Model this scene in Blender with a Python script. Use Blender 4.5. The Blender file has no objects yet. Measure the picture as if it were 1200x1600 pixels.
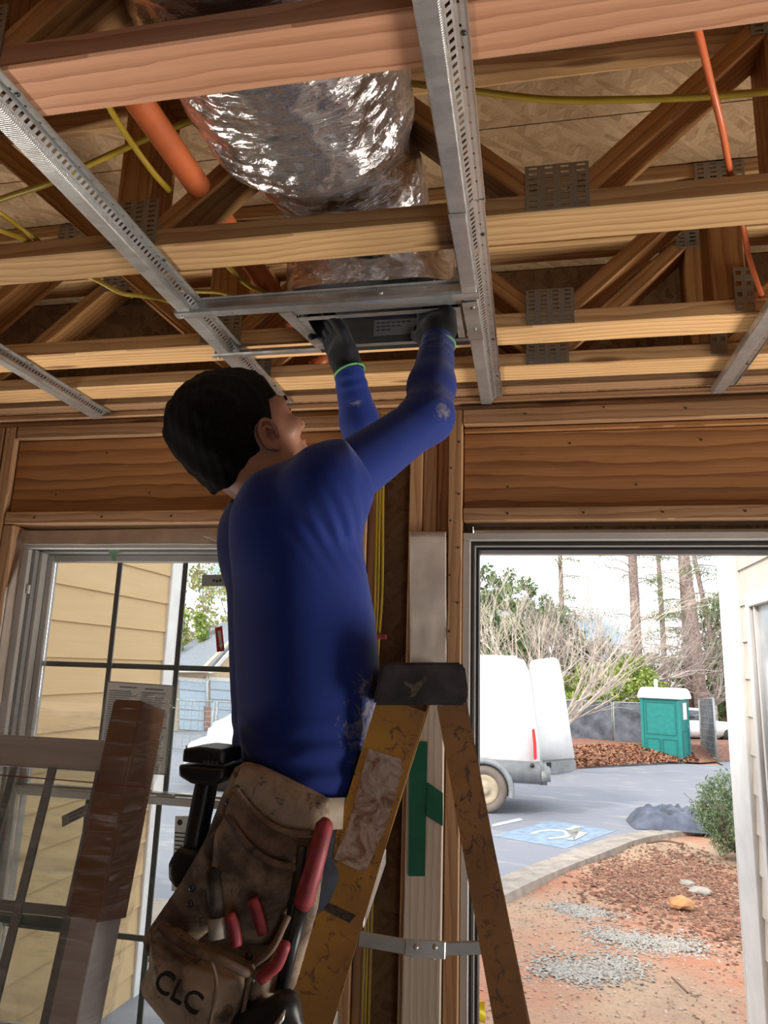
import bpy, bmesh, math, random
import numpy as np
from mathutils import Vector, Matrix

S = bpy.context.scene
COL = S.collection
random.seed(7)
RNG = np.random.default_rng(7)

# ------------------------------------------------------------------ camera
CZ = 1.68                       # eye height above the slab
FPX = 1130.0                    # focal length for the 1200 x 1600 frame
AX = (0.98114184, -0.01070068, -0.19299269)   # world axes seen by the camera (right, down, forward)
AY = (0.19084079, 0.21204533, 0.95844487)
AZ = (0.03066718, -0.97720125, 0.21008867)
cam_d = bpy.data.cameras.new('camera')
cam = bpy.data.objects.new('camera', cam_d)
COL.objects.link(cam)
cam.matrix_world = Matrix(((AX[0], -AX[1], -AX[2], 0), (AY[0], -AY[1], -AY[2], 0), (AZ[0], -AZ[1], -AZ[2], CZ), (0, 0, 0, 1)))
cam_d.sensor_fit = 'VERTICAL'
cam_d.sensor_height = 36.0
cam_d.lens = FPX / 1600 * 36
cam_d.clip_start = 0.02
cam_d.clip_end = 400
S.camera = cam

# ------------------------------------------------------------------ world, sun, added fill lamps
S.view_settings.view_transform = 'Standard'
S.view_settings.look = 'None'
S.view_settings.gamma = 1.0
S.view_settings.use_curve_mapping = False
S.view_settings.exposure = 0.55
S.cycles.adaptive_threshold = 0.025
S.cycles.max_bounces = 6
S.cycles.diffuse_bounces = 3
S.cycles.glossy_bounces = 3
S.cycles.transmission_bounces = 3
S.cycles.transparent_max_bounces = 12
S.cycles.caustics_reflective = False
S.cycles.caustics_refractive = False
world = bpy.data.worlds.new('sky')
S.world = world
world.use_nodes = True
wn, wl = world.node_tree.nodes, world.node_tree.links
wn.clear()
w_out = wn.new('ShaderNodeOutputWorld')
w_bg = wn.new('ShaderNodeBackground')
w_tc = wn.new('ShaderNodeTexCoord')
w_no = wn.new('ShaderNodeTexNoise')
w_no.inputs['Scale'].default_value = 9.0
w_no.inputs['Detail'].default_value = 5.0
w_rp = wn.new('ShaderNodeValToRGB')
w_rp.color_ramp.elements[0].position = 0.38
w_rp.color_ramp.elements[0].color = (0.20, 0.29, 0.36, 1)
w_rp.color_ramp.elements[1].position = 0.55
w_rp.color_ramp.elements[1].color = (1.0, 1.0, 1.0, 1)
wl.new(w_tc.outputs['Generated'], w_no.inputs['Vector'])
wl.new(w_no.outputs['Fac'], w_rp.inputs['Fac'])
wl.new(w_rp.outputs['Color'], w_bg.inputs['Color'])
w_bg.inputs['Strength'].default_value = 2.15
wl.new(w_bg.outputs['Background'], w_out.inputs['Surface'])


def light(name, kind, loc, target, energy, color=(1, 1, 1), size=None, angle=None, spread=None):
    d = bpy.data.lights.new(name, kind)
    d.energy = energy
    d.color = color
    if kind == 'AREA':
        d.shape = 'RECTANGLE'
        d.size, d.size_y = size
        if spread:
            d.spread = math.radians(spread)
    if kind == 'SUN':
        d.angle = angle
    o = bpy.data.objects.new(name, d)
    COL.objects.link(o)
    o.location = loc
    o.rotation_euler = (Vector(target) - Vector(loc)).to_track_quat('-Z', 'Y').to_euler()
    return o


light('sun', 'SUN', (-8, -5, 12), (2, 8, 0), 2.2, (1.0, 0.93, 0.82), angle=math.radians(9))
# added fill lamps set in unseen openings, aimed up to brighten the ceiling
light('added_fill_right', 'AREA', (2.60, 1.35, 0.62), (-0.30, 1.25, 2.44), 19, (1.0, 0.93, 0.84), size=(0.95, 1.1), spread=95)
light('added_fill_left', 'AREA', (-2.70, 1.45, 0.45), (-0.75, 1.0, 2.44), 8.5, (1.0, 0.93, 0.84), size=(0.8, 0.75), spread=60)
light('added_fill_rear', 'AREA', (1.65, -3.5, 1.0), (0, 0.6, 2.44), 1.6, (0.96, 0.97, 1.0), size=(0.85, 1.6), spread=110)


# ------------------------------------------------------------------ pixel rays (1200 x 1600) to points in the place
def _ray(px, py):
    d = (px - 600.0, py - 800.0, FPX)
    return Vector((sum(a * b for a, b in zip(d, AX)), sum(a * b for a, b in zip(d, AY)), sum(a * b for a, b in zip(d, AZ))))


def PY(px, py, Y):
    r = _ray(px, py)
    r *= Y / r.y
    return Vector((r.x, r.y, r.z + CZ))


def PX(px, py, X):
    r = _ray(px, py)
    r *= X / r.x
    return Vector((r.x, r.y, r.z + CZ))


def PZ(px, py, Z):
    r = _ray(px, py)
    r *= (Z - CZ) / r.z
    return Vector((r.x, r.y, r.z + CZ))


def gz(y):
    return 0.06 - 0.04 * max(y, 0.0)          # the lot falls away from the building


def PE(px, py):
    r = _ray(px, py)
    t = -1.62 / (r.z + 0.04 * r.y)
    return Vector((r.x * t, r.y * t, r.z * t + CZ))


# ------------------------------------------------------------------ scene helpers
def tag(o, label=None, cat=None, group=None, kind=None):
    if label:
        o['label'] = label
    if cat:
        o['category'] = cat
    if group:
        o['group'] = group
    if kind:
        o['kind'] = kind
    return o


def empty(name, loc=(0, 0, 0), label=None, cat=None, group=None, kind=None):
    o = bpy.data.objects.new(name, None)
    COL.objects.link(o)
    o.location = loc
    o.empty_display_size = 0.1
    return tag(o, label, cat, group, kind)


def adopt(o, parent):
    """parent o, keeping it where it stands (parents are never rotated)"""
    if parent is not None:
        o.parent = parent
        o.matrix_parent_inverse = full(parent).inverted()
    return o


def full(o):
    m = o.matrix_basis.copy()
    if o.parent is not None:
        m = full(o.parent) @ o.matrix_parent_inverse @ m
    return m


def mesh(name, verts, faces, mat, parent=None, smooth=False, matrix=None, auto=None):
    me = bpy.data.meshes.new(name)
    me.from_pydata([tuple(v) for v in verts], [], [tuple(f) for f in faces])
    if smooth:
        me.polygons.foreach_set('use_smooth', [True] * len(me.polygons))
    if isinstance(mat, (list, tuple)):
        for m in mat:
            me.materials.append(m)
    else:
        me.materials.append(mat)
    me.update()
    o = bpy.data.objects.new(name, me)
    COL.objects.link(o)
    if matrix is not None:
        o.matrix_basis = matrix
    adopt(o, parent)
    return o


def recalc(o):
    bm = bmesh.new()
    bm.from_mesh(o.data)
    bmesh.ops.recalc_face_normals(bm, faces=bm.faces)
    bm.to_mesh(o.data)
    bm.free()
    return o


def from_bm(name, bm, mat, parent=None, smooth=False, matrix=None):
    me = bpy.data.meshes.new(name)
    bmesh.ops.recalc_face_normals(bm, faces=bm.faces)
    bm.to_mesh(me)
    bm.free()
    if smooth:
        me.polygons.foreach_set('use_smooth', [True] * len(me.polygons))
    me.materials.append(mat)
    o = bpy.data.objects.new(name, me)
    COL.objects.link(o)
    if matrix is not None:
        o.matrix_basis = matrix
    adopt(o, parent)
    return o


def frame_mat(o, x, y, z):
    return Matrix(((x[0], y[0], z[0], o[0]), (x[1], y[1], z[1], o[1]), (x[2], y[2], z[2], o[2]), (0, 0, 0, 1)))


def board(name, p0, p1, w, t, mat, parent=None, side=(0, 1, 0), bevel=0.003, smooth=False):
    """a sawn stick from p0 to p1; w is its size along 'side', t the size square to both; local X runs with the grain"""
    p0, p1 = Vector(p0), Vector(p1)
    ax = (p1 - p0)
    L = ax.length
    ax.normalize()
    sd = Vector(side)
    sd = (sd - ax * sd.dot(ax)).normalized()
    th = ax.cross(sd)
    bm = bmesh.new()
    bmesh.ops.create_cube(bm, size=1.0, matrix=Matrix.Diagonal((L, w, t, 1)))
    if bevel:
        bmesh.ops.bevel(bm, geom=bm.edges[:], offset=min(bevel, w * .3, t * .3), segments=1, affect='EDGES')
    return from_bm(name, bm, mat, parent, smooth, frame_mat((p0 + p1) / 2, ax, sd, th))


def box(name, x, y, z, mat, parent=None, bevel=0.0, seg=1, smooth=False):
    """axis-aligned box from ranges; local X along its longest side"""
    c = Vector(((x[0] + x[1]) / 2, (y[0] + y[1]) / 2, (z[0] + z[1]) / 2))
    d = [abs(x[1] - x[0]), abs(y[1] - y[0]), abs(z[1] - z[0])]
    ax = [Vector((1, 0, 0)), Vector((0, 1, 0)), Vector((0, 0, 1))]
    i = d.index(max(d))
    j, k = (i + 1) % 3, (i + 2) % 3
    bm = bmesh.new()
    bmesh.ops.create_cube(bm, size=1.0, matrix=Matrix.Diagonal((d[i], d[j], d[k], 1)))
    if bevel:
        bmesh.ops.bevel(bm, geom=bm.edges[:], offset=min(bevel, min(d) * .4), segments=seg, affect='EDGES')
    return from_bm(name, bm, mat, parent, smooth, frame_mat(c, ax[i], ax[j], ax[k]))


def tube_vf(pts, radii, n=12, caps=True, flat=1.0, up=(0, 0, 1)):
    pts = [Vector(p) for p in pts]
    if not isinstance(radii, (list, tuple)):
        radii = [radii] * len(pts)
    V, Fc = [], []
    prev = None
    for i, p in enumerate(pts):
        t = (pts[min(i + 1, len(pts) - 1)] - pts[max(i - 1, 0)])
        if t.length < 1e-9:
            t = Vector((0, 0, 1))
        t.normalize()
        if prev is None:
            u = Vector(up)
            if abs(u.dot(t)) > 0.95:
                u = Vector((1, 0, 0)) if abs(t.x) < .9 else Vector((0, 1, 0))
        else:
            u = prev
        u = (u - t * u.dot(t)).normalized()
        prev = u
        v = t.cross(u)
        for k in range(n):
            a = 2 * math.pi * k / n
            V.append(p + (v * math.cos(a) + u * math.sin(a) * flat) * radii[i])
    for i in range(len(pts) - 1):
        for k in range(n):
            a, b = i * n + k, i * n + (k + 1) % n
            Fc.append((a, b, b + n, a + n))
    if caps:
        Fc.append(tuple(range(n - 1, -1, -1)))
        Fc.append(tuple(range((len(pts) - 1) * n, len(pts) * n)))
    return V, Fc


def tube(name, pts, radii, mat, parent=None, n=12, caps=True, flat=1.0, up=(0, 0, 1)):
    V, Fc = tube_vf(pts, radii, n, caps, flat, up)
    o = mesh(name, V, Fc, mat, parent, smooth=True)
    return recalc(o)


def spline(ctrl, n=10):
    """Catmull-Rom through control points"""
    c = [Vector(p) for p in ctrl]
    c = [c[0] * 2 - c[1]] + c + [c[-1] * 2 - c[-2]]
    out = []
    for i in range(1, len(c) - 2):
        for k in range(n):
            t = k / n
            a, b, d, e = c[i - 1], c[i], c[i + 1], c[i + 2]
            out.append(0.5 * ((2 * b) + (d - a) * t + (2 * a - 5 * b + 4 * d - e) * t * t + (3 * b - a - 3 * d + e) * t ** 3))
    out.append(c[-2])
    return out


def prism(name, poly, thick, mat, parent=None, normal=None, bevel=0.0, smooth=False):
    """a flat outline of 3-D points given thickness along its normal (both ways)"""
    pts = [Vector(p) for p in poly]
    if normal is None:
        nrm = Vector((0, 0, 0))
        for i in range(len(pts)):
            nrm += pts[i].cross(pts[(i + 1) % len(pts)])
        nrm.normalize()
    else:
        nrm = Vector(normal).normalized()
    bm = bmesh.new()
    a = [bm.verts.new(p + nrm * thick / 2) for p in pts]
    b = [bm.verts.new(p - nrm * thick / 2) for p in pts]
    n = len(pts)
    bm.faces.new(a)
    bm.faces.new(list(reversed(b)))
    for i in range(n):
        bm.faces.new((a[i], b[i], b[(i + 1) % n], a[(i + 1) % n]))
    if bevel:
        bmesh.ops.bevel(bm, geom=bm.edges[:], offset=bevel, segments=2, affect='EDGES')
    return from_bm(name, bm, mat, parent, smooth)


def copy_tree(o, parent=None):
    c = o.copy()
    COL.objects.link(c)
    if parent is not None:
        c.parent = parent
    for ch in [q for q in bpy.data.objects if q.parent == o]:
        copy_tree(ch, c)
    return c


def text_mesh(name, body, size, mat, matrix, parent=None, extrude=0.0003, align='CENTER'):
    cu = bpy.data.curves.new(name, 'FONT')
    cu.body = body
    cu.size = size
    cu.align_x = align
    cu.align_y = 'CENTER'
    cu.extrude = extrude
    cu.resolution_u = 3
    tmp = bpy.data.objects.new(name, cu)
    COL.objects.link(tmp)
    bpy.context.view_layer.update()
    me = bpy.data.meshes.new_from_object(tmp.evaluated_get(bpy.context.evaluated_depsgraph_get()))
    bpy.data.objects.remove(tmp)
    me.materials.clear()
    me.materials.append(mat)
    o = bpy.data.objects.new(name, me)
    COL.objects.link(o)
    o.matrix_basis = matrix
    adopt(o, parent)
    return o


# ------------------------------------------------------------------ organic surfaces: signed distances and surface nets
def s_cone(p, a, b, ra, rb):
    a, b = np.array(a, float), np.array(b, float)
    ab = b - a
    h = np.clip(((p - a) @ ab) / (ab @ ab), 0, 1)
    return np.linalg.norm(p - a - h[:, None] * ab, axis=1) - (ra + (rb - ra) * h)


def s_ell(p, c, R, r):
    q = (p - np.array(c, float)) @ np.array(R, float).T
    r = np.array(r, float)
    k0 = np.linalg.norm(q / r, axis=1)
    k1 = np.linalg.norm(q / (r * r), axis=1) + 1e-9
    return k0 * (k0 - 1.0) / k1


def s_box(p, c, R, half, rad):
    q = np.abs((p - np.array(c, float)) @ np.array(R, float).T) - (np.array(half, float) - rad)
    return np.linalg.norm(np.maximum(q, 0), axis=1) + np.minimum(q.max(axis=1), 0) - rad


def smin(a, b, k):
    h = np.clip(0.5 + 0.5 * (b - a) / k, 0, 1)
    return b + (a - b) * h - k * h * (1 - h)


def smax(a, b, k):
    return -smin(-a, -b, k)


def s_poly(q, poly):
    """signed distance to a 2-D polygon (negative inside)"""
    P = np.array(poly, float)
    d = np.full(len(q), 1e9)
    inside = np.zeros(len(q), bool)
    n = len(P)
    for i in range(n):
        a, b = P[i], P[(i + 1) % n]
        ab = b - a
        h = np.clip(((q - a) @ ab) / (ab @ ab), 0, 1)
        d = np.minimum(d, np.linalg.norm(q - a - h[:, None] * ab, axis=1))
        c = (a[1] > q[:, 1]) != (b[1] > q[:, 1])
        with np.errstate(divide='ignore', invalid='ignore'):
            xx = a[0] + (q[:, 1] - a[1]) * ab[0] / (ab[1] if ab[1] else 1e-12)
        inside ^= c & (q[:, 0] < xx)
    return np.where(inside, -d, d)


def surfnet(fn, lo, hi, h):
    lo, hi = np.array(lo, float), np.array(hi, float)
    n = np.ceil((hi - lo) / h).astype(int) + 1
    xs = [lo[i] + h * np.arange(n[i]) for i in range(3)]
    G = np.empty(n)
    yz = np.stack(np.meshgrid(xs[1], xs[2], indexing='ij'), -1).reshape(-1, 2)
    step = max(1, int(200000 / len(yz)))
    for i in range(0, n[0], step):
        xi = xs[0][i:i + step]
        p = np.empty((len(xi), len(yz), 3))
        p[:, :, 0] = xi[:, None]
        p[:, :, 1:] = yz[None]
        G[i:i + step] = fn(p.reshape(-1, 3)).reshape(len(xi), n[1], n[2])
    G[G == 0] = 1e-9
    sg = G < 0
    cs = np.zeros(n - 1, int)
    acc = np.zeros(tuple(n - 1) + (3,))
    cnt = np.zeros(n - 1)
    sl = lambda o: tuple(slice(o[k], n[k] - 1 + o[k]) for k in range(3))
    corners = [(i, j, k) for i in (0, 1) for j in (0, 1) for k in (0, 1)]
    for a in corners:
        for ax in range(3):
            if a[ax] == 0:
                b = list(a)
                b[ax] = 1
                ga, gb = G[sl(a)], G[sl(b)]
                m = (ga < 0) != (gb < 0)
                with np.errstate(divide='ignore', invalid='ignore'):
                    t = np.where(m, ga / (ga - gb), 0)
                cnt += m
                for q in range(3):
                    acc[..., q] += np.where(m, a[q] + (t if q == ax else 0), 0)
    act = cnt > 0
    idx = -np.ones(n - 1, int)
    idx[act] = np.arange(act.sum())
    ijk = np.argwhere(act)
    V = lo + h * (ijk + acc[act] / cnt[act][:, None])
    quads = []
    for ax in range(3):
        o1, o2 = [k for k in range(3) if k != ax]
        a = [slice(None)] * 3
        b = [slice(None)] * 3
        a[ax], b[ax] = slice(0, n[ax] - 1), slice(1, n[ax])
        m = sg[tuple(a)] != sg[tuple(b)]
        e = np.argwhere(m)
        e = e[(e[:, o1] > 0) & (e[:, o2] > 0) & (e[:, o1] < n[o1] - 1) & (e[:, o2] < n[o2] - 1)]
        flip = sg[tuple(e.T)]
        c = []
        for d1, d2 in ((0, 0), (1, 0), (1, 1), (0, 1)):
            f = e.copy()
            f[:, o1] -= d1
            f[:, o2] -= d2
            c.append(idx[tuple(f.T)])
        q = np.stack(c, 1)
        if ax == 1:
            flip = ~flip
        q[flip] = q[flip][:, ::-1]
        quads.append(q)
    return V, np.concatenate(quads)


def sdf_obj(name, fn, lo, hi, h, mat, parent=None, relax=1):
    V, Q = surfnet(fn, lo, hi, h)
    for _ in range(relax):                       # light Laplacian relaxing
        s = np.zeros_like(V)
        c = np.zeros(len(V))
        for k in range(4):
            a, b = Q[:, k], Q[:, (k + 1) % 4]
            np.add.at(s, a, V[b])
            np.add.at(s, b, V[a])
            np.add.at(c, a, 1)
            np.add.at(c, b, 1)
        V = 0.5 * V + 0.5 * s / np.maximum(c, 1)[:, None]
    me = bpy.data.meshes.new(name)
    me.vertices.add(len(V))
    me.vertices.foreach_set('co', V.astype(np.float32).ravel())
    me.loops.add(Q.size)
    me.loops.foreach_set('vertex_index', Q.astype(np.int32).ravel())
    me.polygons.add(len(Q))
    me.polygons.foreach_set('loop_start', np.arange(0, Q.size, 4, dtype=np.int32))
    me.polygons.foreach_set('loop_total', np.full(len(Q), 4, np.int32))
    me.update(calc_edges=True)
    me.polygons.foreach_set('use_smooth', [True] * len(Q))
    me.materials.append(mat)
    o = bpy.data.objects.new(name, me)
    COL.objects.link(o)
    adopt(o, parent)
    return o
# ------------------------------------------------------------------ materials
class NT:
    def __init__(self, name):
        self.m = bpy.data.materials.new(name)
        self.m.use_nodes = True
        self.n, self.l = self.m.node_tree.nodes, self.m.node_tree.links
        self.b = self.n['Principled BSDF']
        self.out = self.n['Material Output']

    def new(self, kind, **kw):
        o = self.n.new('ShaderNode' + kind)
        for k, v in kw.items():
            if hasattr(o, k) and k not in o.inputs.keys():
                setattr(o, k, v)
            else:
                o.inputs[k].default_value = v
        return o

    def link(self, a, b):
        self.l.new(a, b)

    def coord(self, which='Object', scale=(1, 1, 1), jitter=0.0):
        tc = self.new('TexCoord')
        mp = self.new('Mapping')
        mp.inputs['Scale'].default_value = scale
        src = tc.outputs[which]
        if jitter:
            oi = self.new('ObjectInfo')
            mu = self.new('VectorMath', operation='SCALE')
            mu.inputs[0].default_value = (jitter, jitter * 0.13, jitter * 0.11)
            self.link(oi.outputs['Random'], mu.inputs['Scale'])
            ad = self.new('VectorMath', operation='ADD')
            self.link(src, ad.inputs[0])
            self.link(mu.outputs[0], ad.inputs[1])
            src = ad.outputs[0]
        self.link(src, mp.inputs['Vector'])
        return mp.outputs[0]

    def noise(self, vec, scale, detail=3.0, rough=0.5, dist=0.0):
        o = self.new('TexNoise', Scale=scale, Detail=detail, Roughness=rough, Distortion=dist)
        if vec is not None:
            self.link(vec, o.inputs['Vector'])
        return o

    def ramp(self, fac, stops):
        r = self.new('ValToRGB')
        el = r.color_ramp.elements
        while len(el) < len(stops):
            el.new(0.5)
        for e, (p, c) in zip(el, stops):
            e.position = p
            e.color = (c[0], c[1], c[2], 1) if len(c) == 3 else c
        self.link(fac, r.inputs['Fac'])
        return r.outputs['Color']

    def mix(self, fac, a, b, blend='MIX'):
        m = self.new('Mix', data_type='RGBA', blend_type=blend)
        for sock, v in ((m.inputs[0], fac), (m.inputs[6], a), (m.inputs[7], b)):
            if isinstance(v, (int, float)):
                sock.default_value = v
            elif isinstance(v, tuple):
                sock.default_value = (v[0], v[1], v[2], 1)
            else:
                self.link(v, sock)
        return m.outputs[2]

    def math(self, op, a, b=None, clamp=False):
        m = self.new('Math', operation=op)
        m.use_clamp = clamp
        for sock, v in ((m.inputs[0], a), (m.inputs[1], b)):
            if v is None:
                continue
            if isinstance(v, (int, float)):
                sock.default_value = v
            else:
                self.link(v, sock)
        return m.outputs[0]

    def bump(self, h, strength=0.3, dist=0.002):
        bp = self.new('Bump')
        bp.inputs['Strength'].default_value = strength
        bp.inputs['Distance'].default_value = dist
        self.link(h, bp.inputs['Height'])
        self.link(bp.outputs[0], self.b.inputs['Normal'])

    def color(self, c):
        if isinstance(c, tuple):
            self.b.inputs['Base Color'].default_value = (c[0], c[1], c[2], 1)
        else:
            self.link(c, self.b.inputs['Base Color'])

    def set(self, rough=None, metal=None, spec=None, **kw):
        if rough is not None:
            self.b.inputs['Roughness'].default_value = rough
        if metal is not None:
            self.b.inputs['Metallic'].default_value = metal
        if spec is not None:
            self.b.inputs['Specular IOR Level'].default_value = spec
        for k, v in kw.items():
            self.b.inputs[k].default_value = v
        return self.m


def plain(name, c, rough=0.6, metal=0.0, vary=0.08, scale=8.0, spec=0.5, bump=0.0):
    t = NT(name)
    v = t.coord('Object', jitter=9.0)
    n = t.noise(v, scale, 4.0)
    lo = tuple(max(0, x * (1 - vary * 2)) for x in c)
    hi = tuple(min(1, x * (1 + vary * 2)) for x in c)
    t.color(t.ramp(n.outputs['Fac'], [(0.3, lo), (0.7, hi)]))
    if bump:
        n2 = t.noise(v, scale * 8, 3.0)
        t.bump(n2.outputs['Fac'], bump, 0.002)
    return t.set(rough, metal, spec)


def wood(name, light_c, dark_c, ring=45.0, knots=True, rough=0.62, tint=0.16, contrast=1.0):
    """flat-sawn softwood: growth rings cut along local X, a few knots, each board its own tone"""
    t = NT(name)
    base = t.coord('Object', jitter=60.0)
    wob = t.noise(t.coord('Object', (1.3, 6, 6), jitter=60.0), 1.0, 3.0)
    sub = t.new('VectorMath', operation='SUBTRACT')
    t.link(wob.outputs['Color'], sub.inputs[0])
    sub.inputs[1].default_value = (0.5, 0.5, 0.5)
    sc = t.new('VectorMath', operation='MULTIPLY')
    t.link(sub.outputs[0], sc.inputs[0])
    sc.inputs[1].default_value = (0, 0.06, 0.06)
    ad = t.new('VectorMath', operation='ADD')
    t.link(base, ad.inputs[0])
    t.link(sc.outputs[0], ad.inputs[1])
    wv = t.new('TexWave', wave_type='RINGS', rings_direction='X', wave_profile='SAW', Scale=ring * 0.50, Distortion=0.8)
    wv.inputs['Detail'].default_value = 1.0
    t.link(ad.outputs[0], wv.inputs['Vector'])
    fib = t.noise(t.coord('Object', (4, 160, 160), jitter=60.0), 1.0, 3.0)
    g = t.math('MULTIPLY', wv.outputs['Fac'], wv.outputs['Fac'])
    g = t.math('MULTIPLY', g, 0.72 * contrast)
    f = t.math('ADD', g, t.math('MULTIPLY', t.math('SUBTRACT', fib.outputs['Fac'], 0.42), 0.9), clamp=True)
    col = t.mix(f, light_c, dark_c)
    if knots:
        vo = t.new('TexVoronoi', Scale=1.0)
        t.link(t.coord('Object', (2.3, 13, 13), jitter=60.0), vo.inputs['Vector'])
        kf = t.ramp(vo.outputs['Distance'], [(0.0, (1, 1, 1)), (0.10, (0.75, 0.75, 0.75)), (0.16, (0, 0, 0))])
        col = t.mix(t.math('MULTIPLY', kf, 0.85), col, (dark_c[0] * .32, dark_c[1] * .25, dark_c[2] * .22))
    # nails, handling dirt
    dn = t.noise(t.coord('Object', (2.5, 9, 9), jitter=33.0), 1.0, 5.0, 0.65)
    col = t.mix(t.ramp(dn.outputs['Fac'], [(0.55, (0, 0, 0)), (0.85, (0.5, 0.5, 0.5))]), col, (dark_c[0] * .5, dark_c[1] * .45, dark_c[2] * .45))
    oi = t.new('ObjectInfo')
    br = t.math('ADD', t.math('MULTIPLY', oi.outputs['Random'], tint * 2), 1 - tint)
    hsv = t.new('HueSaturation')
    t.link(br, hsv.inputs['Value'])
    t.link(col, hsv.inputs['Color'])
    t.color(hsv.outputs['Color'])
    t.bump(f, 0.25, 0.0012)
    return t.set(rough, spec=0.3)


def osb_mat(name, light_c, dark_c):
    t = NT(name)
    outs = []
    for rot, off in ((0.35, 0.0), (1.35, 3.3), (2.45, 7.1)):
        tc = t.new('TexCoord')
        m0 = t.new('Mapping')
        m0.inputs['Rotation'].default_value = (0, 0, rot)
        m0.inputs['Location'].default_value = (off, off, off)
        t.link(tc.outputs['Object'], m0.inputs['Vector'])
        wob = t.noise(m0.outputs[0], 5.0, 2.0)
        ad = t.new('VectorMath', operation='MULTIPLY_ADD')
        t.link(wob.outputs['Color'], ad.inputs[0])
        ad.inputs[1].default_value = (0.03, 0.03, 0.03)
        t.link(m0.outputs[0], ad.inputs[2])
        mp = t.new('Mapping')
        mp.inputs['Scale'].default_value = (11, 62, 30)
        t.link(ad.outputs[0], mp.inputs['Vector'])
        vo = t.new('TexVoronoi', Scale=1.0)
        t.link(mp.outputs[0], vo.inputs['Vector'])
        sp = t.new('SeparateColor')
        t.link(vo.outputs['Color'], sp.inputs[0])
        fib = t.noise(mp.outputs[0], 3.5, 4.0, 0.6, 0.3)
        outs.append((sp.outputs[0], sp.outputs[1], fib.outputs['Fac'], vo.outputs['Distance']))
    c = None
    for k, (a, b, f, d) in enumerate(outs):
        cc = t.mix(t.math('ADD', t.math('MULTIPLY', a, 0.55), t.math('MULTIPLY', t.math('SUBTRACT', f, 0.25), 0.9), clamp=True), light_c, dark_c)
        c = cc if c is None else t.mix(t.math('GREATER_THAN', b, 0.5), c, cc)
    t.color(c)
    t.bump(t.math('ADD', outs[0][0], outs[1][2]), 0.35, 0.002)
    return t.set(0.7, spec=0.25)


PINE = wood('pine', (0.72, 0.46, 0.22), (0.42, 0.20, 0.07))
PINE_WEB_SHADED = wood('pine_web_shaded', (0.52, 0.27, 0.10), (0.28, 0.11, 0.035))  # web pine darkened to carry the shade above the lower chords
PINE_OLD = wood('pine_weathered', (0.46, 0.27, 0.14), (0.24, 0.11, 0.05))
HEADER = wood('pine_header', (0.44, 0.21, 0.08), (0.19, 0.07, 0.024), ring=24.0, contrast=1.1)
WHITEWASH = wood('whitewashed_wood', (0.62, 0.52, 0.42), (0.44, 0.34, 0.25), knots=False, tint=0.05)
OSB = osb_mat('osb', (0.50, 0.335, 0.19), (0.24, 0.135, 0.06))
OSB_DARK = osb_mat('osb_brown', (0.36, 0.21, 0.10), (0.15, 0.075, 0.035))


def metal_mat(name, c, rough, ribs=0.0):
    t = NT(name)
    v = t.coord('Object', (60, 60, 60), jitter=5)
    vo = t.new('TexVoronoi', Scale=1.0)
    t.link(v, vo.inputs['Vector'])
    sp = t.new('SeparateColor')
    t.link(vo.outputs['Color'], sp.inputs[0])
    n = t.noise(t.coord('Object', (3, 40, 40), jitter=5), 2.0, 4.0)
    f = t.math('ADD', t.math('MULTIPLY', sp.outputs[0], 0.35), t.math('MULTIPLY', n.outputs['Fac'], 0.6), clamp=True)
    t.color(t.mix(f, tuple(x * 0.72 for x in c), c))
    t.link(t.math('ADD', t.math('MULTIPLY', f, 0.18), rough - 0.09), t.b.inputs['Roughness'])
    if ribs:
        wv = t.new('TexWave', wave_type='BANDS', bands_direction='Y', Scale=ribs)
        t.link(t.coord('Object'), wv.inputs['Vector'])
        t.bump(wv.outputs['Fac'], 0.35, 0.001)
    return t.set(None, 0.8)


GALV = metal_mat('galvanised_steel', (0.72, 0.72, 0.70), 0.32)
GALV_RIB = metal_mat('galvanised_ribbed', (0.76, 0.75, 0.73), 0.34, ribs=90.0)
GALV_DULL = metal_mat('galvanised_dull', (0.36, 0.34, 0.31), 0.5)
ALU = metal_mat('aluminium', (0.50, 0.49, 0.46), 0.38)


def foil_mat():
    t = NT('foil')
    v = t.coord('Object')
    a = t.noise(t.coord('Object', (16, 55, 38)), 1.0, 5.0, 0.6, 1.2)
    vo = t.new('TexVoronoi', Scale=26.0)
    vo.feature = 'DISTANCE_TO_EDGE'
    t.link(v, vo.inputs['Vector'])
    f = t.math('ADD', t.math('MULTIPLY', a.outputs['Fac'], 1.3), t.math('MULTIPLY', vo.outputs['Distance'], 0.5))
    t.bump(f, 0.55, 0.006)
    n = t.noise(v, 9.0, 3.0)
    t.color(t.ramp(n.outputs['Fac'], [(0.35, (0.78, 0.74, 0.72)), (0.65, (0.95, 0.95, 0.96))]))
    return t.set(0.15, 0.93)


FOIL = foil_mat()
ORANGE = plain('orange_pipe', (0.58, 0.14, 0.045), 0.42, vary=0.10, scale=14)
ORANGE_CABLE = plain('orange_cable', (0.66, 0.15, 0.05), 0.4, vary=0.05)
YELLOW_CABLE = plain('yellow_cable', (0.36, 0.24, 0.018), 0.42, vary=0.08)
VINYL = plain('white_vinyl', (0.47, 0.45, 0.42), 0.38, vary=0.04)
VINYL_GREY = plain('grey_vinyl', (0.28, 0.275, 0.265), 0.4, vary=0.05)
MUNTIN = plain('muntin_grey', (0.30, 0.31, 0.29), 0.45, vary=0.05)
RUBBER = plain('black_rubber', (0.012, 0.011, 0.011), 0.5, vary=0.1)
BLACK_PLASTIC = plain('black_plastic', (0.012, 0.012, 0.013), 0.42, vary=0.15)
PAPER = plain('white_paper', (0.72, 0.70, 0.66), 0.7, vary=0.03)
WRAP = plain('house_wrap', (0.60, 0.52, 0.45), 0.55, vary=0.08, scale=12, bump=0.2)
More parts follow.
